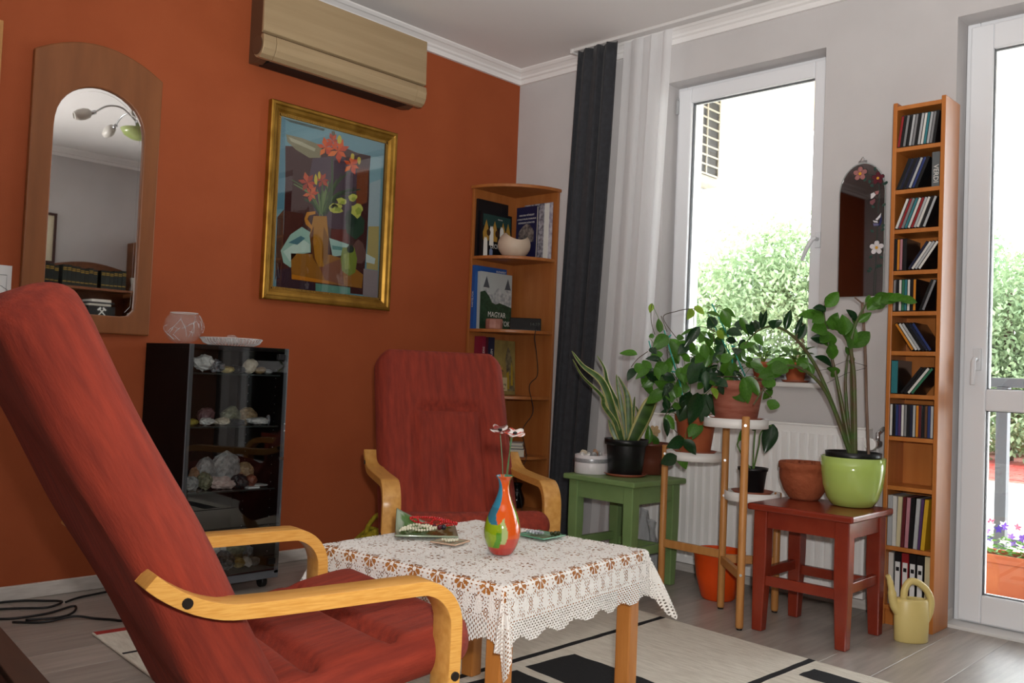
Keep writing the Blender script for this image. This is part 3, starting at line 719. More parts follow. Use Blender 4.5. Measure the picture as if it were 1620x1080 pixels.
paint('472322', [(165, 245), (280, 250), (430, 245), (500, 275), (567, 290), (560, 360), (556, 520), (545, 690), (520, 980), (105, 945), (125, 800), (145, 680), (160, 420)], 2)
paint('5a3b2c', [(120, 600), (150, 560), (140, 760), (100, 920)], 3)
paint('a3b4b9', [(560, 425), (618, 405), (608, 640), (548, 640)], 3)
paint('b3a268', [(552, 640), (608, 640), (600, 860), (540, 850)], 3)
paint('96888a', [(525, 850), (601, 862), (597, 995), (520, 985)], 4)
paint('54414f', [(285, 305), (420, 285), (500, 370), (495, 560), (440, 660), (360, 650), (285, 560), (268, 400)], 3)
paint('7d4022', [(497, 350), (556, 352), (545, 520), (490, 545)], 4)
paint('5c2a24', [(497, 345), (562, 345), (560, 356), (498, 360)], 5)
paint('8b8466', [(170, 188), (240, 205), (330, 240), (322, 300), (270, 302), (210, 262), (175, 225)], 5)
paint('b3ad92', [(180, 200), (240, 225), (300, 255), (295, 270), (240, 245), (190, 222)], 6)
paint('4a5a55', [(160, 108), (345, 157), (340, 168), (190, 128)], 4)
paint('5d5030', [(376, 168), (392, 168), (394, 210), (376, 210)], 5)
paint('6a2a22', [(365, 655), (450, 655), (450, 725), (365, 705)], 5)
paint('9cc0b2', [(130, 765), (175, 685), (228, 645), (268, 672), (266, 772), (205, 785), (172, 850), (140, 825)], 6)
paint('c2d8cc', [(140, 770), (185, 735), (235, 710), (262, 730), (262, 770), (205, 775), (170, 820)], 7)
paint('4d7c86', [(165, 725), (222, 690), (242, 702), (205, 735)], 8)
paint('a4c5bc', [(355, 698), (452, 730), (432, 782), (370, 792)], 6)
paint('5f938e', [(368, 735), (430, 745), (420, 760), (370, 755)], 7)
paint('c5d3d0', [(538, 775), (587, 800), (582, 828), (538, 818)], 6)
paint('9c6725', [(175, 778), (360, 782), (420, 802), (522, 880), (515, 948), (175, 905)], 7)
paint('865038', [(305, 845), (412, 800), (425, 935), (330, 905)], 8)
paint('c67c1e', [(175, 882), (352, 915), (352, 928), (175, 906)], 9)
paint('3a2a37', [(108, 862), (173, 850), (175, 908), (275, 922), (285, 965), (105, 947)], 8)
paint('5f9484', [(285, 925), (455, 945), (455, 980), (285, 962)], 9)
paint('b17a22', [(283, 590), (345, 590), (352, 700), (345, 800), (325, 842), (300, 842), (275, 800), (262, 690)], 10)
paint('6d3f1c', [(262, 690), (275, 800), (300, 842), (285, 800), (278, 720), (283, 640)], 11)
paint('8a5a1c', [(330, 640), (352, 700), (345, 800), (330, 842), (318, 800), (325, 700)], 11)
paint('c8862a', [(240, 605), (252, 572), (292, 566), (292, 580), (262, 588), (254, 606), (276, 642), (272, 658), (246, 632)], 11)
paint('7c8a34', [(420, 745), (478, 745), (492, 800), (482, 870), (450, 887), (415, 862), (408, 800)], 10)
paint('98a44c', [(425, 780), (450, 770), (455, 850), (430, 855)], 11)
blob('6d4b45', 500, 770, 38, 60, 9)
blob('2e4433', 485, 640, 48, 60, 11); blob('223528', 462, 600, 30, 45, 12); blob('1f2c22', 458, 752, 18, 20, 12)
r = random.Random(4)
for k in range(26):
    x0_ = r.uniform(310, 345); a = r.uniform(-1.0, 1.2); L = r.uniform(90, 230); yb_ = r.uniform(560, 590)
    stroke(('4f6b3a', '3a5330', '6d8550', '2f4030')[k % 4], [(x0_, yb_), (x0_ + math.sin(a) * L * .4 + 5, yb_ - L * .5), (x0_ + math.sin(a) * L * .9 + 12, yb_ - L * max(math.cos(a), .3))], r.uniform(4, 8), 12 + k * 0.05)
stroke('3f5634', [(335, 580), (365, 480), (375, 400), (375, 300)], 7, 13.5); stroke('3f5634', [(365, 470), (420, 400), (465, 360)], 5, 13.5); stroke('3f5634', [(360, 500), (340, 430), (290, 420)], 5, 13.5)
for (cx, cy, rx, ry) in ((392, 550, 30, 24), (418, 515, 24, 18), (472, 498, 22, 18), (495, 558, 30, 34), (382, 540, 20, 10)): blob('c2c35c', cx, cy, rx, ry, 14, jag=0.3); blob('9aa648', cx + 6, cy + 6, rx * .5, ry * .5, 14.5, jag=0.3)
O1 = ('e2601c', 'cf4a1e', 'ea7a30', 'd8541e')
lily(345, 250, 52, O1, 15, 0.2); lily(405, 265, 62, O1, 15.6, 0.7); lily(380, 215, 40, ('b8412a', 'd5562c'), 15.2); lily(468, 335, 52, O1, 16, 0.4); lily(258, 425, 52, ('b9442f', 'cf5a35', 'a83c2c'), 15, 0.1); lily(272, 480, 42, ('d96a40', 'c9553a'), 15.6, 0.9); lily(325, 412, 42, ('a8402f', 'b94c33'), 15)
for (cx, cy, w_, h_) in ((412, 210, 10, 22), (475, 292, 9, 16), (507, 312, 9, 20), (297, 410, 8, 26), (313, 388, 6, 20)): blob('cdb83a', cx, cy, w_, h_, 18)
cvm = [M('oil_' + c, c, 0.7, spec=0.15, bump=0.15, bs=120) for c in pal]
cm.build('canvas', cvm, pt, fix=False)
MB().box(0.0082, 0.0098, -CY - 0.004, CY + 0.004, CZ0 - 0.004, CZ1 + 0.004).build('glass', glassmat('picture_glass', (0.96, 0.97, 0.97), 0.04), pt)
MB().box(0.002, 0.0040, -CY - 0.006, CY + 0.006, CZ0 - 0.006, CZ1 + 0.006).build('backing', M('board_brown', '4a3a2c', 0.8), pt)

# ---- narrow arched mirror with glass-paint flowers, leaning a little forward from its nail
fm = E('flower_mirror', 'frameless arched mirror with painted flowers beside the disc rack', 'mirror', (2.0275, -0.006, 1.276), rot=(R_(0.9), 0, 0))
hw = 0.0985; arch = [(-hw, 0), (hw, 0), (hw, 0.435)] + [(hw * math.cos(a), 0.435 + 0.128 * math.sin(a)) for a in [PI * i / 22 for i in range(1, 22)]] + [(-hw, 0.435)]
MB().prism(arch, -0.004, 0, 'y').build('mirror_glass', M('dark_mirror_silver', '8e8889', 0.02, 1.0), fm)
ring_prism(MB(), arch, [(a * 0.955, 0.27 + (b - 0.27) * 0.985) for a, b in arch], -0.0048, -0.0038, 'y').build('polished_edge', M('glass_edge', 'c8d2d2', 0.1, 0.6), fm)
hk = MB().cbox((0, -0.003, 0.566), (0.036, 0.003, 0.012)); hk.tube([(-0.012, -0.004, 0.568), (0, -0.004, 0.588), (0.012, -0.004, 0.568)], 0.0018, 6)
hk.build('hanger', steel, fm)
lead = M('contour_black', '1a2420', 0.5); gpl = M('leaf_paint', '24423a', 0.35)
def fp(x, y): return ((x - 195) / 389 * 0.232 + 0.004, 0.563 - (y - 68) / 965 * 0.563)
def petal(cx, cy, a, L, w):
    P = []
    for k in range(10):
        t = 2 * PI * k / 10; u = L * (0.5 - 0.5 * math.cos(t)); v = w * math.sin(t) * (0.6 + 0.4 * (u / L)); P.append((cx + u * math.cos(a) - v * math.sin(a), cy + u * math.sin(a) + v * math.cos(a)))
    return P
def flower(px, py, r, col, nm, cc='d9a02c', n=5, a0=0.3):
    f = None; cx, cy = fp(px, py); m = MB(); k = MB()
    for i in range(n):
        a = a0 + 2 * PI * i / n
        m.prism(petal(cx, cy, a, r, r * 0.42), -0.0052, -0.0041, 'y'); k.prism(petal(cx, cy, a, r * 1.1, r * 0.50), -0.0046, -0.0040, 'y')
    f = m.build('painted_flower', M('glasspaint_' + nm, col, 0.3), fm); f['kind'] = 'stuff'
    q = k.build('outline', lead, f); q['kind'] = 'stuff'
    MB().prism([(cx + r * .22 * math.cos(2 * PI * i / 8), cy + r * .22 * math.sin(2 * PI * i / 8)) for i in range(8)], -0.0058, -0.0050, 'y').build('flower_centre', M('glasspaint_' + cc, cc, 0.3), f)
flower(172, 145, 0.030, 'a06a68', 'pink'); flower(297, 193, 0.026, '5a1a28', 'wine'); flower(298, 685, 0.030, 'd8d4d6', 'white')
st_ = MB()
for a_, b_ in (((205, 150), (260, 165)), ((305, 225), (312, 300)), ((312, 300), (302, 440)), ((302, 530), (298, 640)), ((296, 730), (292, 850))):
    p, q = fp(*a_), fp(*b_); st_.tube([(p[0], -0.0045, p[1]), (q[0], -0.0045, q[1])], 0.0028, 6, flat=0.4)
for x_ in (285, 297): p, q = fp(x_, 850), fp(x_ - 2, 1025); st_.tube([(p[0], -0.0045, p[1]), (q[0], -0.0045, q[1])], 0.0012, 5)
o = st_.build('painted_stem', gpl, fm); o['kind'] = 'stuff'
lf = MB()
for (x_, y_, a) in ((215, 180, -2.2), (235, 195, -1.3), (275, 140, 1.5), (270, 250, 2.6), (330, 245, 0.5), (280, 400, 2.6), (330, 395, 0.6), (275, 575, 2.4), (325, 570, 0.6), (330, 545, 0.9), (272, 740, -2.6), (318, 745, -0.6), (262, 850, 3.0), (300, 830, 1.0), (315, 825, 0.7), (270, 840, 2.5), (345, 245, 0.9)):
    p = fp(x_, y_); lf.prism(petal(p[0], p[1], a, 0.017, 0.007), -0.0050, -0.0041, 'y')
o = lf.build('painted_leaf', gpl, fm); o['kind'] = 'stuff'
def shard(col, pts):
    P = [fp(*p) for p in pts]; cx = sum(p[0] for p in P) / len(P); cy = sum(p[1] for p in P) / len(P)
    b_ = MB().prism(P, -0.0050, -0.0041, 'y').build('painted_wing', M('glasspaint_' + col, col, 0.3), fm)
    MB().prism([(cx + (x - cx) * 1.2, cy + (y - cy) * 1.2) for x, y in P], -0.0046, -0.0040, 'y').build('outline', lead, b_)
shard('d2d0d2', [(250, 335), (250, 300), (272, 290), (285, 310), (265, 330)]); shard('a06a68', [(278, 285), (308, 282), (302, 305), (285, 310)]); shard('7a4a50', [(245, 350), (280, 335), (282, 360), (262, 380), (246, 370)])
shard('e0dfe2', [(325, 440), (310, 460), (285, 485), (300, 492), (320, 470)]); shard('28285a', [(326, 455), (330, 500), (318, 530), (306, 530), (318, 490)]); shard('6a688c', [(270, 510), (305, 515), (312, 530), (275, 530)]); shard('cfcdd2', [(268, 490), (300, 497), (303, 510), (275, 503)])

# ---- things opposite the orange wall that the arched mirror shows
walnut = M('walnut_shelf', '6e4022', 0.45, col2='7d4c2a', ns=5, st=(0.7, 5, 5))
bc = E('bookcase', 'low brown bookcase opposite the orange wall, seen in the arched mirror', 'bookcase', (4.24, -0.85, 0))
for y in (-0.92, 0.46): MB().box(-0.13, 0.145, y - 0.01, y + 0.01, 0, 1.465).build('side_panel', walnut, bc)
for z in (0.08, 0.5, 0.86, 1.22, 1.465): MB().box(-0.13, 0.145, -0.91, 0.45, z - 0.018, z).build('shelf_board', walnut, bc)
MB().box(0.138, 0.146, -0.91, 0.45, 0.08, 1.45).build('back_panel', walnut, bc)
MB().prism([(-0.14, 1.465)] + [(-0.14 + 0.56 * i / 12, 1.465 + 0.19 + 0.04 * math.sin(PI * i / 12)) for i in range(13)] + [(0.42, 1.465)], 0.12, 0.138, 'x').build('arched_back', walnut, bc)
ct = E('wall_cabinet', 'tall brown cabinet at the end of the bookcase, in the arched mirror', 'cabinet', (4.24, -0.21, 0))
MB().box(-0.15, 0.155, -0.17, 0.17, 0.0, 1.90).build('body', walnut, ct, bevel=0.004); dr = MB().box(-0.165, -0.151, -0.165, 0.165, 0.05, 1.88).build('door', walnut, ct, bevel=0.003)
MB().tube([(-0.166, -0.13, 0.95), (-0.19, -0.13, 0.95)], 0.012, 12).build('knob', steel, dr)
tome = M('tome_leather', '141c1a', 0.45, rnd=0.3); gilt = M('tome_gilt', 'a5873a', 0.35, 0.5)
yv = -1.60; k = 0; r = random.Random(11)
bkm = MB().box(-0.09, 0.09, -0.0165, 0.0165, 0, 0.165).mesh('volume', tome); gbm = MB().box(-0.0912, -0.0895, -0.0145, 0.0145, -0.004, 0.004).mesh('gilt_band', gilt)
while yv < -0.42 and k < 30:
    o = inst('book', bkm, None, (4.20, yv, 1.466), sc=(1, 1, r.uniform(0.88, 1.0)))
    T(o, 'dark gilt-banded volume in the bookcase row seen in the arched mirror', 'book', 'dark volumes on the bookcase in the mirror')
    for z in (0.03, 0.125, 0.14): inst('gilt_band', gbm, o, (0, 0, z))
    yv += 0.0345 + (0.03 if k % 8 == 7 else 0.0); k += 1
pk = E('framed_print', 'dark framed print with cream mount, seen in the arched mirror', 'picture', (4.398, -1.19, 1.65))
ring_prism(MB(), [(-0.21, 0), (0.21, 0), (0.21, 0.42), (-0.21, 0.42)], [(-0.19, 0.02), (0.19, 0.02), (0.19, 0.40), (-0.19, 0.40)], -0.022, -0.002).build('frame', M('mahogany', '3c1a14', 0.4), pk)
MB().box(-0.010, -0.006, -0.195, 0.195, 0.015, 0.405).build('mount', M('cream_mount', 'd8cfb4', 0.7), pk)
MB().box(-0.0125, -0.0105, -0.13, 0.13, 0.07, 0.34).build('print', M('print_rocks', '4a5a70', 0.6, col2='b08a3a', ns=7, lo=0.45, hi=0.55), pk)
for k_, (z, h_, y0_, y1_, col) in enumerate(((1.221, 0.022, -1.13, -0.80, '1c1c20'), (1.244, 0.016, -1.12, -0.81, '8a7a50'), (1.261, 0.02, -1.13, -0.82, '4a2020'), (1.282, 0.018, -1.10, -0.80, 'c8c4ba'), (1.221, 0.03, -1.5, -1.16, '1d2530'), (1.252, 0.02, -1.48, -1.18, '26262a'))):
    o = MB().box(4.12, 4.36, y0_, y1_, z, z + h_).build('magazine', M('mag_%d' % k_, col, 0.5), bevel=0.003)
    T(o, '%s magazine lying flat, %s in the bookcase pile in the mirror' % (('black', 'ochre', 'maroon', 'white', 'navy', 'charcoal')[k_], ('lowest', 'second', 'third', 'topmost', 'lower left', 'upper left')[k_]), 'magazine', 'magazines on the bookcase in the mirror')
hb = E('emblem_box', 'black box with white crossed hammers on the bookcase, in the arched mirror', 'box', (4.115, -0.678, 1.2215))
MB().box(0, 0.22, -0.11, 0.11, 0, 0.095).build('box_body', M('box_black', '0c0c0e', 0.5), hb, bevel=0.002)
em = MB()
for sg in (-1, 1):
    X = Matrix.Translation((-0.001, 0, 0.048)) @ Matrix.Rotation(sg * R_(42), 4, 'X')
    em.box(-0.0006, 0.0006, -0.0045, 0.0045, -0.040, 0.030, 0, X); em.box(-0.0006, 0.0006, -0.017, 0.017, 0.024, 0.038, 0, X)
em.build('crossed_hammers', M('emblem_white', 'e4e4e0', 0.6), hb)
for k_, (y0_, y1_, z_, h_, c_) in enumerate(((-0.78, -0.60, 1.3175, 0.018, 'c4c0b4'), (-0.79, -0.57, 1.336, 0.014, '2a2a2e'), (-0.76, -0.60, 1.3505, 0.022, 'd2cec6'))):
    T(MB().box(4.125, 4.33, y0_, y1_, z_, z_ + h_).build('magazine', M('pile_%d' % k_, c_, 0.6), bevel=0.002), '%s booklet, %s of the three on the emblem box in the mirror' % (('cream', 'black', 'white')[k_], ('lowest', 'middle one', 'topmost')[k_]), 'booklet', 'booklets on the emblem box')
T(MB().lathe([(0.022, 0), (0.03, 0.01), (0.018, 0.05), (0.028, 0.11), (0.024, 0.115), (0.001, 0.05)], 20).build('vase', M('white_ceramic', 'd8d4cc', 0.3), loc=(4.17, -0.405, 1.466)), 'small pale vase at the end of the book row, in the arched mirror', 'vase')

# ---- ceiling lamp, seen only in the arched mirror
ch = E('ceiling_lamp', 'five-armed ceiling lamp with green bowl, seen in the arched mirror', 'lamp', (2.02, -1.34, HC))
ch.scale = (0.85, 0.85, 0.95)
MB().lathe([(0.055, 0), (0.05, -0.02), (0.012, -0.03), (0.012, -0.25), (0.03, -0.27), (0.02, -0.30), (0.001, -0.30)], 24).build('stem', steel, ch)
MB().lathe([(0.001, -0.39), (0.05, -0.385), (0.10, -0.36), (0.125, -0.325), (0.120, -0.322), (0.095, -0.352), (0.05, -0.375), (0.001, -0.38)], 32).build('green_bowl', M('green_glass_shade', 'a8b870', 0.3, col2='c0cc90', ns=8, tl=0.3), ch)
shade = MB().lathe([(0.014, 0), (0.030, 0.015), (0.038, 0.05), (0.036, 0.085), (0.026, 0.115), (0.020, 0.12), (0.024, 0.112), (0.033, 0.08), (0.034, 0.05), (0.026, 0.018), (0.010, 0.004)], 20).mesh('shade', M('opal_shade', 'd9d6cf', 0.4, tl=0.3))
for i in range(5):
    a = 2 * PI * i / 5 + 2.35
    d = Vector((math.cos(a), math.sin(a), 0)); P = [Vector((0, 0, -0.27)) + d * 0.02, d * 0.12 + Vector((0, 0, -0.20)), d * 0.22 + Vector((0, 0, -0.205)), d * 0.30 + Vector((0, 0, -0.26))]
    MB().tube(catmull([tuple(p) for p in P], 5), 0.006, 8).build('arm', steel, ch)
    b_ = MB().tube([tuple(P[3] - d * 0.004), tuple(P[3] + d * 0.03 + Vector((0, 0, -0.012)))], 0.014, 12).build('lamp_holder', steel, ch)
    sh_ = inst('shade', shade, ch, tuple(P[3] + d * 0.025 + Vector((0, 0, -0.010)))); sh_.rotation_euler = (d + Vector((0, 0, -0.35))).to_track_quat('Z', 'Y').to_euler()
bf = MB()
for sg in (-1, 1): bf.prism([(0, 0), (sg * 0.05, 0.035), (sg * 0.055, 0.01), (sg * 0.03, -0.005), (sg * 0.04, -0.03), (sg * 0.02, -0.035)], -0.001, 0.001, 'y')
bf.tube([(0, 0, -0.03), (0, 0, 0.02)], 0.004, 6)
o = T(bf.build('butterfly_ornament', M('butterfly_pink', 'c8a0a0', 0.5), loc=(1.93, -1.55, HC - 0.08), rot=(0, 0, 0.8)), 'small pink butterfly ornament by the lamp, in the arched mirror', 'ornament')

# ================================================================ OUTSIDE
S(MB().box(-30, 30, 0.36, 60, -0.30, -0.12).build('ground', M('pale_paving', 'cfc9c0', 0.9, col2='bdb6ab', ns=2)), 'pale paving outside', 'ground')
brick = M('red_paver', 'a8423a', 0.85, rnd=0.2)
S(MB().box(-6, 3.2, 7.8, 16, -0.12, -0.10).build('garden_path', M('path_mortar', '9a5a50', 0.9)), 'red block paving in the garden', 'path')
bmE = MB().box(-0.19, 0.19, -0.09, 0.09, 0, 0.012).mesh('paver', brick); GP = D.objects['garden_path']
n_ = 0
for j in range(16):
    for i in range(16):
        if n_ >= 256: break
        inst('paver', bmE, GP, (-2.6 + i * 0.4 + (j % 2) * 0.2, 7.95 + j * 0.2, -0.10)); n_ += 1
S(MB().box(0.2, 5.0, 0.34, 1.70, -0.12, -0.02).build('balcony_floor', M('balcony_tile', 'd8d2c6', 0.7, col2='c8c0b2', ns=4)), 'pale balcony floor', 'floor')
S(MB().box(-0.6, 5.2, 0.34, 1.95, 2.60, 2.78).build('balcony_ceiling', M('cream_render', 'e6d3b4', 0.9, bump=0.1, bs=120)), 'cream underside of the balcony above', 'ceiling')
# facade strip outside, cream render
S(MB().box(-1.2, WIN[0] - 0.02, WT, WT + 0.02, -0.1, 2.6).build('facade', MATS['cream_render']), 'cream rendered outer wall', 'wall')
# outdoor unit beside the window
ou = E('outdoor_ac_unit', 'white outdoor air-conditioning unit beside the window', 'air conditioner', (0.50, 0.57, 1.99))
ow = M('outdoor_white', 'a8a498', 0.5)
MB().box(-0.40, 0.392, -0.145, 0.145, 0, 0.55).build('casing', ow, ou, bevel=0.01)
gr = MB().box(0.392, 0.397, -0.125, 0.125, 0.05, 0.52).build('grille_back', M('grille_dark', '2c2e30', 0.6), ou)
for k in range(10): MB().box(0.396, 0.404, -0.128, 0.128, 0.05 + k * 0.052, 0.060 + k * 0.052).build('grille_bar', ow, gr)
for y in (-0.128, -0.004, 0.12): MB().box(0.396, 0.405, y, y + 0.010, 0.05, 0.53).build('grille_bar', ow, gr)
for x in (-0.3, 0.3): MB().box(x - 0.02, x + 0.02, -0.21, 0.14, -0.04, 0.0).build('wall_bracket', steel, ou)
T(MB().tube(catmull([(0.86, 0.50, 2.0), (0.90, 0.50, 1.93), (0.93, 0.44, 1.86), (0.93, 0.40, 1.7), (0.925, 0.39, 1.2)], 6), 0.022, 10).build('drain_hose', ow), 'pale insulated pipe hanging under the outdoor unit', 'pipe')
# balcony railing
ra = E('balcony_railing', 'dark metal balcony railing outside the glass door', 'railing', (2.3, 1.62, 0))
rm = M('railing_metal', '4c5058', 0.5)
MB().box(-2.0, 2.4, -0.02, 0.02, 0.935, 0.985).build('top_rail', rm, ra, bevel=0.004); MB().box(-2.0, 2.4, -0.015, 0.015, 0.12, 0.135).build('rail', rm, ra)
for x in (-1.95, -0.165, 0.85, 2.35): MB().box(x - 0.028, x + 0.028, -0.03, 0.03, -0.02, 0.935).build('post', rm, ra, bevel=0.003)
# flower box
pbx = E('flower_box', 'terracotta trough of pansies outside the balcony door', 'planter', (2.62, 0.62, -0.02))
terr = M('terracotta', 'a5522f', 0.75, col2='b4623c', ns=7, bump=0.06, bs=70)
ring_prism(MB(), [(-0.30, -0.085), (0.30, -0.085), (0.30, 0.085), (-0.30, 0.085)], [(-0.285, -0.07), (0.285, -0.07), (0.285, 0.07), (-0.285, 0.07)], 0.20, 0.235, 'z').build('rim', terr, pbx, bevel=0.003)
m = MB(); m.add([(sx * (0.26 + 0.025 * t), sy * (0.055 + 0.02 * t), 0.05 + 0.15 * t) for t in (0, 1) for sx, sy in ((-1, -1), (1, -1), (1, 1), (-1, 1))], [(3, 2, 1, 0), (4, 5, 6, 7)] + [(i, (i + 1) % 4, 4 + (i + 1) % 4, 4 + i) for i in range(4)]); m.build('trough', terr, pbx, bevel=0.006)
MB().box(-0.29, 0.29, -0.075, 0.075, 0.03, 0.05).build('drip_tray', terr, pbx, bevel=0.004)
MB().box(-0.284, 0.284, -0.069, 0.069, 0.18, 0.215).build('soil', M('soil', '2e221a', 0.95), pbx)
pansy_leaf = M('pansy_leaf', '4a7a30', 0.55, col2='6a9a44', ns=20, tl=0.3)
r = random.Random(5); fl = MB()
for k in range(260):
    x, y, z = r.uniform(-0.27, 0.27), r.uniform(-0.08, 0.08), r.uniform(0.215, 0.30); a = r.uniform(0, 6.28); t = r.uniform(-0.8, 0.8); s_ = r.uniform(0.012, 0.022)
    X = Matrix.Translation((x, y, z)) @ Euler((t, t * 0.5, a)).to_matrix().to_4x4(); fl.add([(-s_, 0, 0), (0, -s_ * .6, 0.003), (s_, 0, 0), (0, s_ * .6, 0.003)], [(0, 1, 2, 3)], 0, False, X)
o = fl.build('foliage', pansy_leaf, pbx); o['kind'] = 'stuff'
pcol = ['6a3fa8', 'e8e4ea', 'c8345a', '8a58c0', 'e9d3dc', 'd04a6a', '402a8a']
pm_ = []
for c_ in pcol:
    m = MB()
    for i in range(5):
        a = 2 * PI * i / 5 + 0.3; m.add([(0, 0, 0), (0.010 * math.cos(a - 0.6), 0.010 * math.sin(a - 0.6), 0.002), (0.019 * math.cos(a), 0.019 * math.sin(a), 0.004), (0.010 * math.cos(a + 0.6), 0.010 * math.sin(a + 0.6), 0.002)], [(0, 1, 2, 3)])
    pm_.append(m.mesh('blossom', M('petal_' + c_, c_, 0.6, tl=0.3)))
for k in range(44):
    x, y = r.uniform(-0.29, 0.27), r.uniform(-0.09, 0.06)
    inst('blossom', pm_[k % 7], pbx, (x, y, r.uniform(0.27, 0.36)), (r.uniform(0.5, 1.4), r.uniform(-0.4, 0.4), r.uniform(-0.6, 0.9)), (1.1, 1.1, 1.1))
# garden trees
leafA = M('tree_leaf', '8ea57c', 0.6, col2='a6ba94', ns=3, rnd=0.1, tl=0.35); leafB = M('tree_leaf_dark', '6f8c68', 0.6, col2='88a27e', ns=3, tl=0.35); bark = M('bark', '5a4a3c', 0.9, bump=0.3, bs=20)
def tree(label, x, y, h, rx, nleaf, mat, seed, ls=0.055):
    r = random.Random(seed); t = E('tree', label, 'tree', (x, y, -0.12), 0, 'garden trees behind the house')
    MB().tube([(0, 0, 0), (0.05, 0, h * 0.3), (0.0, 0.05, h * 0.7)], [0.13, 0.10, 0.05], 8).build('trunk', bark, t)
    m = MB(); bl = [(r.uniform(-0.55, 0.55) * rx, r.uniform(-0.5, 0.5) * rx, h * r.uniform(0.10, 0.88), r.uniform(0.38, 0.6) * rx) for _ in range(16)]
    for k in range(nleaf):
        b_ = bl[k % 16]; d = Vector((r.gauss(0, 1), r.gauss(0, 1), r.gauss(0, 1))).normalized(); R1 = b_[3] * r.uniform(0.6, 1.05)
        p = Vector(b_[:3]) + d * R1; p.z = max(p.z, 0.1); s_ = ls * r.uniform(0.6, 1.2)
        X = Matrix.Translation(p) @ Euler((r.uniform(-1.2, 1.2), r.uniform(-1.2, 1.2), r.uniform(0, 6.28))).to_matrix().to_4x4()
        m.add([(-s_, 0, 0), (0, -s_ * .5, s_ * .1), (s_, 0, 0), (0, s_ * .5, s_ * .1)], [(0, 1, 2, 3)], 0, False, X)
    o = m.build('crown', mat, t, fix=False); o['kind'] = 'stuff'
for k, (x, y, h, rx, mt) in enumerate(((-4.6, 9.5, 3.1, 1.5, leafA), (-3.0, 9.6, 3.3, 1.5, leafA), (-1.9, 10.4, 3.7, 1.5, leafB), (-0.4, 11.0, 3.6, 1.5, leafA), (1.3, 10.2, 3.5, 1.5, leafB), (-0.9, 12.8, 3.9, 1.6, leafA))):
    tree(('pale green bushy tree in the left half of the window', 'pale green rounded tree in the middle of the window', 'dark green tree at the window handle side', 'pale green tree at the left side of the balcony door view', 'dark green bushy tree behind the balcony door', 'light green tree furthest back behind the balcony door')[k], x, y, h, rx, 17000, mt, 20 + k)

# ================================================================ FLOOR THINGS
wool = M('cream_wool', 'cfc8ba', 0.95, col2='e0dacd', ns=14, st=(1, 6, 1), bump=0.5, bs=160, bst=(0.5, 3, 1)); wblack = M('black_wool', '16171a', 0.95, bump=0.5, bs=160, bst=(0.5, 3, 1)); wred = M('red_wool', '9c2a22', 0.95, bump=0.4, bs=160)
rug = E('rug', 'cream woven rug with black bands and blocks under the table', 'rug', (0.589, -2.491, 0), -0.065)
MB().box(0.0, 2.45, 0, 1.755, 0.0005, 0.008).build('ground_weave', wool, rug, bevel=0.003)
def patch(name, mat, x0, x1, y0, y1, parent=None, wob=0.004, sk=0.0):
    r = random.Random(int((x0 + y0) * 1000)); n = max(3, int((y1 - y0) / 0.05)); k = max(3, int((x1 - x0) / 0.05))
    pts = [(x0 + (x1 - x0) * i / k + sk * 0, y0 + r.uniform(-wob, wob)) for i in range(k)] + [(x1 + r.uniform(-wob, wob) + sk * i / n, y0 + (y1 - y0) * i / n) for i in range(n)] + [(x1 - (x1 - x0) * i / k + sk, y1 + r.uniform(-wob, wob)) for i in range(k)] + [(x0 + r.uniform(-wob, wob) + sk * (1 - i / n), y1 - (y1 - y0) * i / n) for i in range(n)]
    return MB().prism(pts, 0.0076, 0.0088, 'z').build(name, mat, rug)
patch('red_border', wred, 0.001, 0.034, 0.004, 1.75, wob=0.002)
patch('black_band', wblack, 0.262, 0.276, 0.004, 1.75, wob=0.002)
patch('black_band', wblack, 1.035, 1.058, 0.3, 1.75, wob=0.0015, sk=-0.10)
patch('black_block', wblack, 1.062, 1.56, 0.925, 1.145)
patch('black_block', wblack, 1.07, 1.56, 0.62, 0.885)
patch('black_band', wblack, 1.595, 1.618, 0.3, 1.752, wob=0.0015, sk=-0.05)
patch('black_block', wblack, 1.61, 2.12, 1.572, 1.668)
patch('black_block', wblack, 1.63, 2.12, 1.05, 1.30)
patch('black_band', wblack, 2.14, 2.165, 0.3, 1.75, wob=0.0015, sk=-0.03)
# power cable on the floor by the orange wall
cab_m = M('black_cable', '101012', 0.5)
cz = 0.005
T(MB().tube(catmull([(0.05, -2.80, cz), (0.03, -2.58, cz), (0.10, -2.46, cz), (0.16, -2.43, cz + 0.004), (0.19, -2.49, cz), (0.14, -2.58, cz), (0.10, -2.68, cz), (0.16, -2.73, cz), (0.26, -2.64, cz), (0.27, -2.52, cz), (0.24, -2.42, cz + 0.004), (0.30, -2.44, cz), (0.34, -2.50, cz), (0.31, -2.60, cz)], 6), 0.0042, 8).build('power_cable', cab_m), 'black power cable looping over the floor behind the foreground armchair', 'cable')
T(MB().tube(catmull([(0.31, -2.64, cz), (0.37, -2.56, cz), (0.38, -2.47, cz + 0.006), (0.42, -2.42, cz), (0.47, -2.38, cz), (0.51, -2.34, cz), (0.50, -2.20, cz), (0.44, -2.06, cz), (0.30, -1.98, cz)], 6), 0.0042, 8).build('power_cable', cab_m), 'black cable running from the loop towards the glass cabinet', 'cable')
T(MB().tube(catmull([(0.155, -2.415, cz), (0.12, -2.36, cz), (0.10, -2.28, cz), (0.08, -2.2, cz), (0.03, -2.14, cz)], 6), 0.0042, 8).build('power_cable', cab_m), 'short black cable leading off the loop to the wall', 'cable')
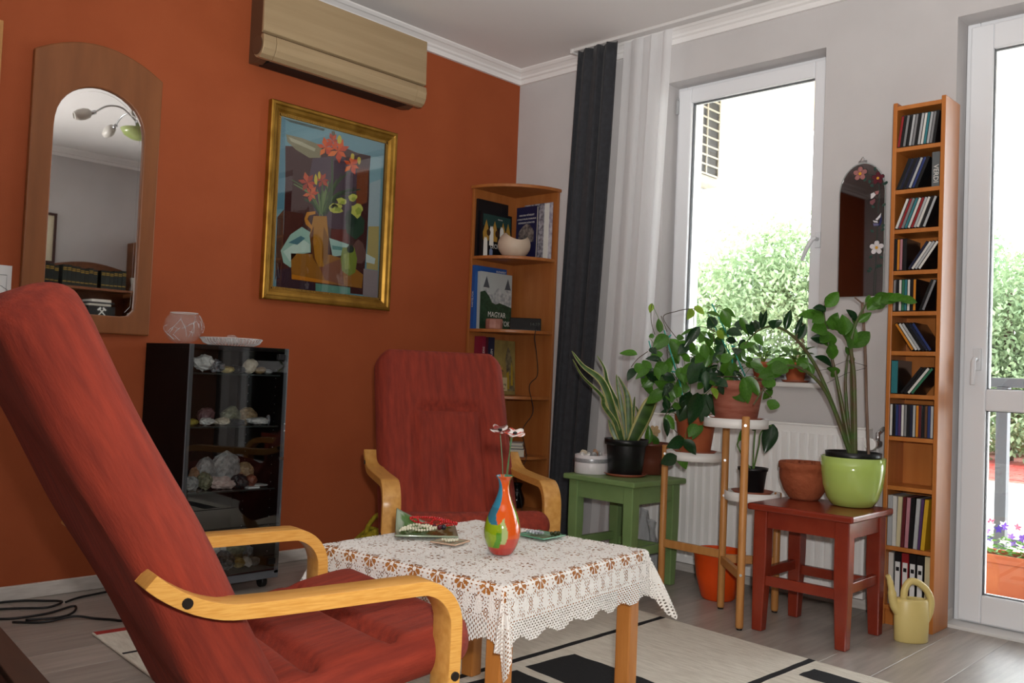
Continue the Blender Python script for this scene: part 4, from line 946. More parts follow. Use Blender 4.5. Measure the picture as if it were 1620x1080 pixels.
# dark low platform cut off by the lower left corner
db = E('low_platform', 'dark brown low wooden platform cut off by the lower left corner', 'platform', (0.679, -2.791, 0), -0.10)
dw = M('dark_walnut', '4a3a32', 0.4, col2='564238', ns=5, st=(0.6, 6, 6)); dw2 = M('dark_walnut_top', '24140e', 0.45, col2='301c14', ns=5, st=(0.6, 6, 6))
MB().box(-0.33, 0.66, -0.07, 0.0, 0.0, 0.10).build('front_rail', dw, db, bevel=0.003); MB().box(-0.33, 0.66, -0.80, -0.73, 0.0, 0.10).build('rear_rail', dw, db, bevel=0.003)
for k in range(5): MB().box(-0.33, 0.66, -0.725 + k * 0.131, -0.725 + k * 0.131 + 0.127, 0.06, 0.088).build('board', dw2, db, bevel=0.002)

# ================================================================ LACE CLOTH AND TABLETOP THINGS
def lace():
    h = 0.0027; HX = TWX / 2 + 0.135; HY = TDY / 2 + 0.135; nx = int(2 * HX / h); ny = int(2 * HY / h)
    tx, ty = TWX / 2 + 0.002, TDY / 2 + 0.002; r = random.Random(3)
    def drape(s, t):
        qx = max(-tx, min(tx, s)); qy = max(-ty, min(ty, t)); ex, ey = s - qx, t - qy; L = math.hypot(ex, ey)
        if L < 1e-6: return (s, t, TZ + 0.004 + 0.0006 * math.sin(60 * s) * math.sin(55 * t))
        dx, dy = ex / L, ey / L
        a = s * 1.0 if abs(ey) > abs(ex) else t * 1.0
        ang = math.atan2(dy, dx)
        corner = min(abs(dx), abs(dy)) * 1.4142
        wv = math.sin(21 * a + 1.3) * 0.5 + math.sin(37 * a + 0.4) * 0.3
        R = 0.012
        if L < R * 1.57: f = L / R; out = R * math.sin(f); dz = -R * (1 - math.cos(f))
        else: out = R; dz = -R - (L - R * 1.57)
        k = max(0, L - 0.02) / 0.12
        out += k * (0.010 + 0.009 * wv) * (1 - corner) + corner * k * 0.062 * (0.75 + 0.35 * math.sin(10 * ang + 1))
        return (qx + dx * out, qy + dy * out, TZ + 0.004 + dz + 0.006 * k * wv)
    def hole(s, t):
        e = max(abs(s) - tx, abs(t) - ty)
        along = t if abs(s) - tx > abs(t) - ty else s
        if e > 0.118:      # scalloped hem
            if e > 0.118 + 0.015 * (0.5 + 0.5 * math.cos(along * 2 * PI / 0.105)): return True
        if e > 0.078:      # open diamond net
            u = (s + t) / 0.0108; v = (s - t) / 0.0108
            return (abs((u % 1) - 0.5) < 0.25 and abs((v % 1) - 0.5) < 0.25)
        c = 0.0985
        i = round(s / c); j = round(t / c); x = s - i * c; y = t - j * c; rr = math.hypot(x, y); th = math.atan2(y, x)
        if -0.012 < e < 0.034:      # ring of large flower openings around the table edge
            q = (along / 0.072) % 1 - 0.5; x = q * 0.072; y = e - 0.011; rr = math.hypot(x, y); th = math.atan2(y, x)
            if 0.005 < rr < 0.021: return abs(((th / (2 * PI) * 8) % 1) - 0.5) < 0.36
            if 0.026 < rr < 0.031: return abs(((th / (2 * PI) * 20) % 1) - 0.5) < 0.22
            return False
        if e >= 0.034:             # leaf band: solid leaves with fine net between
            q = (along / 0.036) % 1 - 0.5
            if abs(q) < 0.28 * math.sin(max(0, min(1, (e - 0.034) / 0.044)) * PI) + 0.02: return False
            u = (s + t) / 0.0085; v = (s - t) / 0.0085
            return (abs((u % 1) - 0.5) < 0.26 and abs((v % 1) - 0.5) < 0.26)
        # body of the cloth: medallions of short slits
        if 0.010 < rr < 0.026: return abs(((th / (2 * PI) * 8) % 1) - 0.5) < 0.16 + 0.0
        if 0.044 < rr < 0.048: return abs(((th / (2 * PI) * 26) % 1) - 0.5) < 0.16
        return False
    m = MB(); idx = {}
    def vid(i, j):
        if (i, j) not in idx:
            s = -HX + i * h; t = -HY + j * h; p = drape(s, t); idx[(i, j)] = len(m.v); m.v.append((p[0], p[1], p[2] + r.uniform(-0.0005, 0.0005)))
        return idx[(i, j)]
    for i in range(nx):
        for j in range(ny):
            if hole(-HX + (i + .5) * h, -HY + (j + .5) * h): continue
            m.f.append((vid(i, j), vid(i + 1, j), vid(i + 1, j + 1), vid(i, j + 1)))
    m.m = [0] * len(m.f); m.s = [True] * len(m.f)
    o = m.build('lace_tablecloth', M('white_crochet', 'efece7', 0.9, bump=0.5, bs=330, tl=0.15), fix=False)
    o.location = (TC[0], TC[1], 0.0092); o.rotation_euler = (0, 0, TR)
    return T(o, 'white crocheted lace tablecloth draped over the coffee table', 'tablecloth')
lace()
TOP = TZ + 0.0147
def attrmat(name, rough=0.1, coat=0.5, tl=0.0, spec=0.5):
    m = D.materials.new(name); m.use_nodes = True; N = m.node_tree.nodes; L = m.node_tree.links; a = N.new('ShaderNodeAttribute'); a.attribute_name = 'tint'
    b = N['Principled BSDF']; L.new(a.outputs['Color'], b.inputs['Base Color']); b.inputs['Roughness'].default_value = rough; b.inputs['Coat Weight'].default_value = coat; b.inputs['Specular IOR Level'].default_value = spec
    if tl:
        t = N.new('ShaderNodeBsdfTranslucent'); L.new(a.outputs['Color'], t.inputs[0]); mx = N.new('ShaderNodeMixShader'); mx.inputs[0].default_value = tl
        L.new(b.outputs[0], mx.inputs[1]); L.new(t.outputs[0], mx.inputs[2]); L.new(mx.outputs[0], N['Material Output'].inputs[0])
    MATS[name] = m; return m
def tint(o, fn):
    me = o.data; at = me.color_attributes.new('tint', 'FLOAT_COLOR', 'POINT')
    for i, v in enumerate(me.vertices): at.data[i].color = fn(v.co)
    return o
va = E('glass_vase', 'multicoloured art glass bottle vase in the middle of the table', 'vase', (2.035, -2.095, TOP), R_(-46))
prof = catmull([(0.001, 0.002), (0.020, 0.0), (0.031, 0.010), (0.041, 0.032), (0.045, 0.055), (0.042, 0.078), (0.034, 0.103), (0.0225, 0.128), (0.015, 0.150), (0.0128, 0.166), (0.0155, 0.180), (0.0255, 0.192)], 9)
prof += [(0.0235, 0.192), (0.0130, 0.180), (0.0108, 0.166), (0.012, 0.150), (0.0185, 0.13)]
wob = lambda a, z: 1 + (0.16 * math.cos(2 * a + 0.4) if z > 0.186 else 0.05 * math.cos(2 * a + 0.4) if z > 0.178 else 0)
o = MB().lathe(prof, 128, wob=wob).build('body', attrmat('art_glass', 0.06, 0.8, 0.15), va)
def vcol(c):
    ph = math.degrees(math.atan2(c.y, c.x)); f = c.z / 0.194; w_ = 8 * math.sin(c.z * 70 + 1) + 5 * math.sin(ph * 0.09)
    ph += w_
    if f > 0.44 + 0.05 * math.sin(ph * 0.06):
        if -150 < ph < -24 - 14 * (f - 0.7): col = '2f7f9c' if f > 0.6 else '2a6f86'
        elif ph < 62: col = 'dd5a18'
        elif ph < 120: col = '7f9a20'
        else: col = '3a8a6a'
    elif f < 0.10 and ph > -70: col = 'b03a30'
    elif f < 0.13 and ph < -60: col = '2a4a5c'
    elif -120 < ph < -8: col = '86a018' if (ph < -30 or f > 0.3) else '4f8a20'
    elif -8 <= ph < 16: col = 'a9b878' if f > 0.16 else 'b4402c'
    elif 16 <= ph < 75: col = 'd9581c' if f > 0.22 else 'bf4434'
    elif 75 <= ph < 130: col = '8fa022'
    else: col = '4a7a2a'
    return lin(col)
tint(o, vcol)
wire = M('green_wire', '3f6a40', 0.3)
for k, (dx, dy, z1) in enumerate(((-0.012, -0.012, 0.298), (0.010, 0.012, 0.292))):
    gf = E('glass_flower', ('dark red and clear glass flower on wire in the vase', 'white and red glass flower on wire in the vase')[k], 'flower', (2.035, -2.095, TOP), R_(-46))
    st2 = [(0, dy * 0.2, 0.05), (0.0, dy * 0.35, 0.19), (dx * 0.5, dy * 1.3, z1)]
    MB().tube(catmull(st2, 6), 0.0011, 6).build('wire_stem', wire, gf); 
    if k: MB().tube(catmull([(0.002, 0.001, 0.06), (0.002, dy * .6, 0.19), (dx * .6, dy * 1.0, z1)], 6), 0.0011, 6).build('wire_stem', wire, gf)
    m = MB(); n = 30
    def pf(u, v, k=k):
        a = 2 * PI * u; R = 0.023 * v * (1 + 0.18 * math.cos(5 * a + k)); return (dx * .5 + R * math.cos(a), dy * (1.3 + 0.5 * k) + R * math.sin(a), z1 + 0.002 + 0.005 * v * v + 0.002 * math.cos(5 * a) * v - 0.35 * R * math.cos(a))
    m.grid(pf, n, 6, wrap=True); ob = m.build('petals', MATS['art_glass'], gf, solid=0.0025)
    tint(ob, lambda c, k=k: lin(('8a2a26', 'd8d0cc', '6a3a34') [int(abs(c.x * 90 + c.y * 60)) % 3] if k == 0 else ('e6e2de', 'd0452c', 'e6e2de', 'e0a090')[int(abs(c.x * 120 + c.y * 40)) % 4]))
    MB().lathe([(0.001, z1 + 0.010), (0.005, z1 + 0.008), (0.006, z1 + 0.004), (0.001, z1)], 12, (dx * .5, dy * (1.3 + 0.5 * k), 0)).build('flower_centre', MATS['art_glass'], gf)
    tint(gf.children[-1], lambda c, k=k: lin(('5a1a1a', 'e8e0d8')[k]))
# fused glass dishes
def dish(label, loc, rz, side, lift, cols, th=0.004, corner=0.0):
    d = E('glass_dish', label, 'dish', loc, rz)
    def f(u, v):
        x = (u - .5) * side; y = (v - .5) * side; a = abs(2 * u - 1); b = abs(2 * v - 1)
        z = 0.003 + lift * (max(a, b) ** 3) * 0.35 + corner * (max(0, u + v - 1.25) / 0.75) ** 1.5
        return (x, y, z)
    o = MB().grid(f, 22, 22).build('dish_body', attrmat('dish_glass_' + str(side), 0.06, 0.6, 0.25), d, solid=th)
    def cf(c):
        a = max(abs(c.x), abs(c.y)) / (side / 2); w_ = a + 0.08 * math.sin(c.x * 60) + 0.06 * math.cos(c.y * 80)
        return lin(cols[0] if w_ > 0.86 else cols[1] if w_ > 0.55 else cols[2] if w_ > 0.40 else cols[1])
    tint(o, cf); return d
dish('green fused glass dish of bead necklaces on the table', (1.735, -2.080, TOP), 2.45, 0.165, 0.022, ('9aa890', '48702c', '98a888'), 0.004, 0.045)
dish('small orange-tinted glass dish touching the green dish', (1.868, -2.113, TOP), 0.3, 0.075, 0.010, ('c8a890', 'b8bca4', 'd0a080'))
dish('small clear green glass dish with bracelets beside the vase', (1.937, -1.842, TOP), 0.05, 0.098, 0.012, ('5f9a7c', '7fb49a', '98c4ac'))
def beads(name, label, cat, loc, path, r, mat, closed=False, cr=None, mats=None):
    b = E(name, label, cat, loc)
    P = [Vector(p) for p in path]; m = MB(); acc = 0; sp = 2 * r * 0.95; rr = random.Random(len(path))
    out = [P[0]]
    for i in range(len(P) - 1):
        seg = (P[i + 1] - P[i]).length; t = sp - acc
        while t <= seg: out.append(P[i].lerp(P[i + 1], t / seg)); t += sp
        acc = (acc + seg) % sp
    for q in out:
        k = r * rr.uniform(0.85, 1.15); m.lathe([(0.0, -k), (k * .75, -k * .66), (k, 0), (k * .75, k * .66), (0.0, k)], 7, tuple(q), rr.randrange(len(mats) if mats else 1))
    o = m.build('bead_string', mats or mat, b); o['kind'] = 'stuff'; return b
redb = M('red_glass_bead', '9c1418', 0.12, col2='c02a28', ns=90); crm = M('cream_shell_bead', 'b8b49a', 0.4, col2='d0ccb8', ns=90); dkb = M('dark_agate_bead', '1c1c24', 0.08); ambr = M('amber_bead', '8a6420', 0.1, coat=0.5); clr = M('clear_crystal_bead', 'b8bcc0', 0.08, col2='6a6e74', ns=70)
rr_ = random.Random(2)
base = (1.755, -2.085, TOP + 0.010)
def coil(cx, cy, pts, z0, j=0.004): return catmull([(cx + x, cy + y, z0 + rr_.uniform(0, j)) for x, y in pts], 8)
camr = (0.72, 0.693); camf = (-0.694, 0.72)
def cp(a, b): return (camr[0] * a + camf[0] * b, camr[1] * a + camf[1] * b)
for q, (oz, off) in enumerate(((0.016, 0), (0.022, 0.006))):
    pass
beads('bead_necklace', 'red glass bead necklace heaped at the back of the green dish', 'necklace', base, coil(0, 0, [cp(a, b) for a, b in ((-0.050, 0.01), (-0.035, 0.002), (-0.025, 0.012), (-0.005, 0.022), (0.01, 0.010), (0.03, 0.016), (0.05, 0.026), (0.066, 0.022), (0.070, 0.010), (0.055, 0.006), (0.035, 0.012), (0.015, 0.020), (-0.005, 0.012), (-0.03, 0.014), (-0.048, 0.004), (-0.05, 0.012), (0.02, 0.02), (0.05, 0.018), (0.068, 0.016), (0.05, 0.012), (0.03, 0.024))], 0.012, 0.024), 0.0034, redb)
beads('bead_necklace', 'cream shell bead necklace spilling over the front of the green dish', 'necklace', base, coil(0, 0, [cp(a, b) for a, b in ((-0.075, -0.045), (-0.068, -0.03), (-0.05, -0.02), (-0.03, -0.012), (-0.01, -0.018), (0.01, -0.012), (0.02, -0.02), (0.0, -0.026), (-0.025, -0.024), (-0.05, -0.03), (-0.068, -0.038), (-0.06, -0.022), (-0.035, -0.016), (-0.01, -0.022), (0.015, -0.016))], 0.008, 0.014), 0.0040, crm)
beads('stone_bracelet', 'dark agate and amber bead bracelet between the necklaces', 'bracelet', base, coil(0, 0, [cp(a, b) for a, b in ((0.012, -0.006), (0.026, 0.0), (0.040, -0.004), (0.034, -0.016), (0.022, -0.014))], 0.014, 0.003), 0.0068, None, mats=[dkb, ambr, M('garnet_bead', '4a1420', 0.1)])
beads('bead_necklace', 'clear bead strand lying on the small orange dish', 'necklace', (1.868, -2.113, TOP + 0.008), coil(0, 0, [cp(a, b) for a, b in ((-0.02, 0.0), (0.0, 0.008), (0.018, 0.004), (0.01, -0.006), (-0.012, -0.005))], 0.0, 0.003), 0.0036, crm)
beads('crystal_bracelet', 'clear crystal bracelet on the small green dish', 'bracelet', (1.932, -1.847, TOP + 0.010), coil(0, 0, [cp(a, b) for a, b in ((-0.03, 0.0), (-0.015, 0.008), (0.004, 0.006), (0.012, -0.004), (-0.005, -0.01), (-0.022, -0.006), (-0.01, 0.002), (0.006, 0.0))], 0.0, 0.006), 0.0045, clr)
beads('stone_bracelet', 'dark green bead bracelet on the small green dish', 'bracelet', (1.947, -1.835, TOP + 0.010), coil(0, 0, [cp(a, b) for a, b in ((0.018, 0.006), (0.03, 0.01), (0.036, 0.002), (0.024, 0.0))], 0.0, 0.003), 0.0058, M('moss_bead', '2c3018', 0.08))

# ================================================================ GLASSWARE AND MINERALS OF THE CABINET
cg = M('cut_crystal', 'e8ecec', 0.08, alpha=0.20, spec=0.9)
gb = E('glass_bowl', 'round crackle glass bowl on top of the black cabinet', 'bowl', (0.21, -2.052, 0.9625))
MB().lathe([(0.001, 0.003), (0.028, 0.0), (0.050, 0.012), (0.070, 0.040), (0.076, 0.066), (0.070, 0.095), (0.054, 0.118), (0.052, 0.122), (0.049, 0.120), (0.066, 0.094), (0.072, 0.066), (0.066, 0.042), (0.048, 0.016), (0.026, 0.005), (0.001, 0.006)], 40).build('bowl_body', M('crackle_glass', 'f4f4f4', 0.08, alpha=0.06, spec=0.9, bump=0.9, bs=35), gb)
cutl = M('cut_line', 'f6f6f6', 0.15, alpha=0.55, spec=0.9)
bowl_p = [(0.050, 0.012), (0.070, 0.040), (0.0768, 0.066), (0.070, 0.095), (0.054, 0.118)]
def bowl_r(z):
    for (r0, z0), (r1, z1) in zip(bowl_p, bowl_p[1:]):
        if z0 <= z <= z1: return r0 + (r1 - r0) * (z - z0) / (z1 - z0)
    return 0.05
cutm = MB(); r = random.Random(8)
for k in range(30):
    a = r.uniform(0, 6.28); z = r.uniform(0.02, 0.09); da = r.uniform(-0.5, 0.5); dz = r.uniform(-0.03, 0.05)
    cutm.tube([((bowl_r(min(max(z + dz * t, .013), .115)) + 0.0005) * math.cos(a + da * t), (bowl_r(min(max(z + dz * t, .013), .115)) + 0.0005) * math.sin(a + da * t), min(max(z + dz * t, .013), .115)) for t in (0, .25, .5, .75, 1)], 0.0007, 5)
o = cutm.build('crackle_lines', cutl, gb); o['kind'] = 'stuff'
MB().tube([(0.052 * math.cos(t), 0.052 * math.sin(t), 0.121) for t in [2 * PI * i / 40 for i in range(40)]], 0.0016, 6, closed=True).build('rim', cutl, gb)
gp = E('cut_glass_dish', 'low ribbed cut-glass dish on the black cabinet', 'dish', (0.21, -1.845, 0.9625))
m = MB().lathe([(0.001, 0.004), (0.085, 0.003), (0.108, 0.012), (0.122, 0.032), (0.118, 0.033), (0.104, 0.016), (0.084, 0.008), (0.001, 0.008)], 72, wob=lambda a, z: 1 + (0.02 * math.cos(36 * a) if z > 0.009 else 0)); m.build('dish_body', cg, gp)
MB().lathe([(0.001, 0.009), (0.024, 0.010), (0.030, 0.022), (0.026, 0.036), (0.014, 0.046), (0.001, 0.048)], 24, wob=lambda a, z: 1 + 0.05 * math.cos(12 * a)).build('knob', cg, gp)
ribm = MB()
for k in range(48):
    a = 2 * PI * k / 48; ribm.tube([(0.088 * math.cos(a), 0.088 * math.sin(a), 0.004), (0.110 * math.cos(a), 0.110 * math.sin(a), 0.013), (0.1225 * math.cos(a), 0.1225 * math.sin(a), 0.031)], 0.0012, 5)
o = ribm.build('cut_ribs', cutl, gp); o['kind'] = 'stuff'
MB().tube([(0.121 * math.cos(t), 0.121 * math.sin(t), 0.0325) for t in [2 * PI * i / 48 for i in range(48)]], 0.0016, 6, closed=True).build('rim', cutl, gp)
def rock(seed, w, d, h, mats, spiky=0.0, sub=2):
    r = random.Random(seed); bm = bmesh.new(); bmesh.ops.create_icosphere(bm, subdivisions=sub, radius=1.0)
    ax = [(Vector((r.gauss(0, 1), r.gauss(0, 1), r.gauss(0, 1))).normalized(), r.uniform(-0.35, 0.45)) for _ in range(14)]
    for v in bm.verts:
        n = v.co.normalized(); k = 1.0
        for a, s_ in ax: k += s_ * max(0, n.dot(a)) ** 5 * 0.6
        k *= 1 + r.uniform(-0.07, 0.07) + spiky * r.uniform(-0.25, 0.4)
        v.co = n * k
    lo = [min(v.co[i] for v in bm.verts) for i in range(3)]; hi = [max(v.co[i] for v in bm.verts) for i in range(3)]
    for v in bm.verts: v.co = Vector(((v.co.x - (lo[0] + hi[0]) / 2) / (hi[0] - lo[0]) * d, (v.co.y - (lo[1] + hi[1]) / 2) / (hi[1] - lo[1]) * w, (v.co.z - lo[2]) / (hi[2] - lo[2]) * h))
    me = D.meshes.new('mineral'); bm.to_mesh(me); bm.free(); me.materials.append(mats); return me
rcol = dict(white=('c9c8c6', 'e4e3e0'), grey=('7c7c7c', 'a8a8a6'), sparkling=('4a4a4e', '9a9aa0'), ochre=('8a7238', 'c4b078'), charcoal=('1e1e20', '38383a'), cream=('b8a890', 'd8ccb8'), tan=('7a6248', 'a08864'), yellow=('8a7a2a', 'a89a48'), mauve=('5a3c42', '7a5a5c'), olive=('5c5c48', '8a8a70'), pink=('b49a94', 'd8c4be'), peach=('8a6448', 'a8846a'), rust=('6a3626', '8a5440'))
RN = {}
MIN = [  # shelf z, shelf word, px centre, width px, height px, colour, depth offset, spiky
 (0.855, 'top', 314, 25, 23, 'white', 0, .5), (0.855, 'top', 333, 20, 18, 'sparkling', 0, .5), (0.855, 'top', 351, 18, 9, 'ochre', 0, 0), (0.855, 'top', 369, 16, 11, 'charcoal', 0, 0), (0.855, 'top', 388, 19, 20, 'cream', 0, 0), (0.855, 'top', 405, 14, 10, 'tan', 0, 0), (0.855, 'top', 421, 13, 7, 'grey', 0, 0),
 (0.650, 'second', 304, 11, 9, 'yellow', 0, 0), (0.650, 'second', 318, 22, 21, 'mauve', 1, 0), (0.650, 'second', 325, 19, 10, 'white', 0, .5), (0.650, 'second', 347, 20, 11, 'cream', 0, .3), (0.650, 'second', 357, 25, 23, 'olive', 1, .2), (0.650, 'second', 372, 20, 8, 'charcoal', 0, 0), (0.650, 'second', 385, 24, 21, 'tan', 1, .1), (0.650, 'second', 405, 30, 10, 'white', 0, .2), (0.650, 'second', 427, 5, 13, 'sparkling', 0, 0),
 (0.400, 'third', 303, 20, 19, 'grey', 0, .4), (0.400, 'third', 306, 17, 26, 'peach', 1, 0), (0.400, 'third', 327, 20, 23, 'olive', 0, .3), (0.400, 'third', 322, 26, 38, 'grey', 1, .1), (0.400, 'third', 351, 34, 17, 'pink', 0, .5), (0.400, 'third', 352, 40, 45, 'grey', 1, .25), (0.400, 'third', 380, 20, 18, 'charcoal', 0, .2), (0.400, 'third', 386, 24, 29, 'tan', 1, .1), (0.400, 'third', 399, 14, 17, 'rust', 0, 0), (0.400, 'third', 419, 20, 4, 'white', 0, 0),
 (0.0805, 'bottom', 338, 26, 24, 'grey', 0, .4), (0.0805, 'bottom', 345, 26, 34, 'white', 1, .2), (0.0805, 'bottom', 364, 24, 26, 'sparkling', 0, .4), (0.0805, 'bottom', 376, 32, 38, 'olive', 1, .2), (0.0805, 'bottom', 385, 15, 14, 'ochre', 0, 0), (0.0805, 'bottom', 398, 12, 14, 'white', 0, .4), (0.0805, 'bottom', 411, 14, 12, 'grey', 0, .4), (0.0805, 'bottom', 405, 22, 26, 'sparkling', 1, .5)]
for k, (z, sw, px, wpx, hpx, col, bk, spk) in enumerate(MIN):
    x = 0.315 if not bk else 0.235
    y = -2.055 + (px - 300) * 0.00272 + (0.055 if bk else 0)
    w_ = wpx * 0.0033; h_ = hpx * 0.0031 * (1.03 if bk else 1)
    y = min(max(y, -2.09 + w_ / 2), -1.712 - w_ / 2)
    mt = M('mineral_' + col, rcol[col][0], 0.35, col2=rcol[col][1], ns=60, bump=0.6, bs=90)
    o = inst('mineral', rock(100 + k, w_, min(0.065, w_ * 0.9 + 0.008), h_, mt, spk, 3 if wpx > 15 else 2), None, (x, y, z))
    RN[(sw, col)] = RN.get((sw, col), 0) + 1
    side = 'left part' if px < 325 else 'middle' if px < 375 else 'right part'
    T(o, '%s %s mineral in the %s of the cabinet\'s %s shelf, %s row' % ({0: 'smooth', 1: 'spiky'}[int(spk > .15)], col, side, sw, 'back' if bk else 'front'), 'mineral', 'mineral specimens in the glass cabinet')
# flat label card on the third shelf
T(MB().box(0.30, 0.35, -1.815, -1.765, 0.4002, 0.405).build('label_card', paper), 'small white card beside the rust mineral on the third shelf', 'card')

# ================================================================ CORNER SHELF CONTENTS
pages = M('book_pages', 'c8c0ae', 0.8)
def book(label, cover, y0=None, axis='x', pos=(0, 0, 0), w=0.2, h=0.28, t=0.02, rz=0.0, lean=0.0, open_side=1):
    """standing book: cover faces local +X, width along local Y, thickness t along X"""
    b = E('book', label, 'book', pos, rz); b.rotation_euler = (0, lean, rz)
    cv_ = MB().box(0, 0.002, 0, w, 0, h).box(t - 0.002, t, 0, w, 0, h).box(0.002, t - 0.002, 0, 0.002, 0, h).build('cover', cover, b)
    MB().box(0.0021, t - 0.0021, 0.003, w - 0.004, 0.003, h - 0.004).build('pages', pages, b); return b
def art(name, mat, parent, pts, off):
    return MB().add([(off, a, c_) for a, c_ in pts], [tuple(range(len(pts)))]).build(name, mat, parent)
def art_prism(name, mat, parent, pts, off): return MB().prism(pts, off, off + 0.0004, 'x').build(name, mat, parent)
TXR = (R_(90), 0, R_(90))
whitep = M('print_white', 'd8d6d0', 0.5); goldp = M('print_gold', 'a07a30', 0.5); blackp = M('print_black', '101014', 0.4); navyp = M('print_navy', '1c1c40', 0.4); greenp = M('print_forest', '1c3424', 0.4, col2='2c4a34', ns=60); skyp = M('print_sky', 'a9b0b0', 0.5)
Z1, Z2, Z3, Z4, Z5 = [z + 0.0005 for z in CSZ[1:]]
book('tall plain black book behind the ornate architecture book', blackp, pos=(0.024, -0.330, Z1), w=0.235, h=0.315, t=0.016)
b = book('black architecture book with gold and white ornaments titled LECHNER', blackp, pos=(0.050, -0.318, Z1), w=0.235, h=0.250, t=0.016, lean=R_(-1.5))
of_ = 0.0165
greenm = M('print_teal', '1f3c38', 0.5)
art_prism('cover_print', greenm, b, [(0.01, 0.17), (0.225, 0.17), (0.225, 0.235), (0.01, 0.235)], 0.0162)
for yy_ in (0.035, 0.10, 0.165, 0.205):   # onion-shaped gold arches with white panels
    art_prism('gold_ornament', goldp, b, [(yy_ - 0.022, 0.09), (yy_ - 0.026, 0.13), (yy_ - 0.014, 0.165), (yy_, 0.205), (yy_ + 0.014, 0.165), (yy_ + 0.022, 0.13), (yy_ + 0.02, 0.09)], 0.0166)
for yy_, z_ in ((0.075, 0.125), (0.155, 0.13), (0.03, 0.06)):
    art_prism('white_ornament', whitep, b, [(yy_ - 0.016, z_ - 0.06), (yy_ - 0.014, z_ + 0.03), (yy_ - 0.006, z_ + 0.05), (yy_, z_ + 0.04), (yy_ + 0.006, z_ + 0.05), (yy_ + 0.014, z_ + 0.03), (yy_ + 0.016, z_ - 0.06)], 0.0172)
for yy_ in (0.052, 0.118, 0.19):
    art_prism('dark_ornament', M('print_umber', '3a2412', 0.5), b, [(yy_ + 0.015 * math.cos(a), 0.135 + 0.019 * math.sin(a)) for a in [2 * PI * i / 12 for i in range(12)]], 0.0174)
art_prism('title_panel', blackp, b, [(0.08, 0.0), (0.235, 0.0), (0.235, 0.055), (0.20, 0.085), (0.13, 0.08), (0.09, 0.06)], 0.0178)
text('title', 'LECHNER', 0.034, whitep, b, (0.0188, 0.128, 0.062), TXR, sx=0.85)
art_prism('window_print', M('print_blue_grey', '7a88a8', 0.5), b, [(0.06, 0.0), (0.085, 0.0), (0.085, 0.04), (0.0725, 0.052), (0.06, 0.04)], 0.0182)
text('author', 'FEJEZETEK', 0.008, whitep, b, (0.0186, 0.14, 0.215), TXR)
# right hand books lean against the window-wall panel, covers to the room (-Y)
NP = R_(-90)
lil = M('print_lilac_grey', '8a8494', 0.5, col2='c0bcc4', ns=40)
b = book('white and grey patterned magazine at the right of the upper shelf', lil, pos=(0.195, -0.030, Z1), w=0.125, h=0.315, t=0.006, rz=NP)
b = book('thin white booklet behind the purple book on the upper shelf', whitep, pos=(0.165, -0.037, Z1), w=0.135, h=0.310, t=0.006, rz=NP)
b = book('grey facade-print magazine behind the purple book on the upper shelf', M('print_facade', '5a5660', 0.5, col2='a8a4ac', ns=60), pos=(0.125, -0.044, Z1), w=0.145, h=0.312, t=0.006, rz=NP)
b = book('dark purple museum book on the right of the upper shelf', navyp, pos=(0.080, -0.052, Z1), w=0.155, h=0.300, t=0.014, rz=NP)
for i_, s_ in enumerate(('MAGYAR MŰVÉSZET', 'A NAGYVILÁG FORRÁSAI', 'MŰVÉSZETI KÖNYVEK')): text('title', s_, 0.0125, whitep, b, (0.0146, 0.078, 0.252 - i_ * 0.021), TXR)
art_prism('cover_print', M('print_dark_crown', '3a3038', 0.5, col2='8a8078', ns=45), b, [(0.02, 0.10), (0.135, 0.10), (0.135, 0.16), (0.11, 0.195), (0.08, 0.205), (0.05, 0.19), (0.02, 0.16)], 0.0142)
bw = E('cut_egg_bowl', 'cream egg-shaped ceramic bowl with scooped grey opening', 'bowl', (0.178, -0.178, Z1), R_(-45))
def egg(inner):
    def f(u, v):
        a = 2 * PI * u; top = 0.088 + 0.050 * (0.5 - 0.5 * math.cos(2 * (a - 0.3))) * (0.75 + 0.25 * math.cos(a)); z = top * v
        R = 0.090 * math.sqrt(max(0.06, 1 - ((z - 0.068) / 0.080) ** 2))
        if inner: R = max(R - 0.006, 0.004) * (0.15 + 0.85 * min(1, v * 2.2)); z = max(z, 0.012) + 0.0005
        return (R * math.cos(a), R * math.sin(a), z + 0.0005)
    return f
MB().grid(egg(False), 40, 20, wrap=True).build('shell', M('cream_ceramic', 'c8b4a0', 0.5), bw); MB().grid(egg(True), 40, 20, wrap=True).build('inner_glaze', M('grey_glaze', '4a4848', 0.3, col2='a09c98', ns=25), bw)
b = book('bright blue book standing behind the castle book', M('print_blue', '1f4f94', 0.4), pos=(0.024, -0.338, Z2), w=0.245, h=0.345, t=0.022)
text('title', 'KASTÉLYOK', 0.016, whitep, b, (0.011, -0.0006, 0.16), (R_(90), R_(-90), 0)); text('title', 'BUDAPEST', 0.016, whitep, b, (0.0226, 0.20, 0.325), TXR)
b = book('white book MAGYAR KASTÉLYOK with a castle cover', skyp, pos=(0.052, -0.318, Z2), w=0.245, h=0.313, t=0.024, lean=R_(-1))
art_prism('cover_print', greenp, b, [(0, 0), (0.245, 0), (0.245, 0.13), (0.20, 0.14), (0.15, 0.15), (0.12, 0.14), (0.09, 0.15), (0.07, 0.18), (0.035, 0.21), (0, 0.20)], 0.0243)
castle = M('print_castle', '8a9094', 0.5, col2='b8bcbc', ns=50)
art_prism('castle_print', castle, b, [(0.025, 0.15), (0.025, 0.235), (0.045, 0.29), (0.065, 0.235), (0.065, 0.20), (0.10, 0.195), (0.115, 0.215), (0.14, 0.235), (0.16, 0.21), (0.185, 0.20), (0.185, 0.225), (0.212, 0.28), (0.24, 0.225), (0.24, 0.13), (0.12, 0.13)], 0.0240)
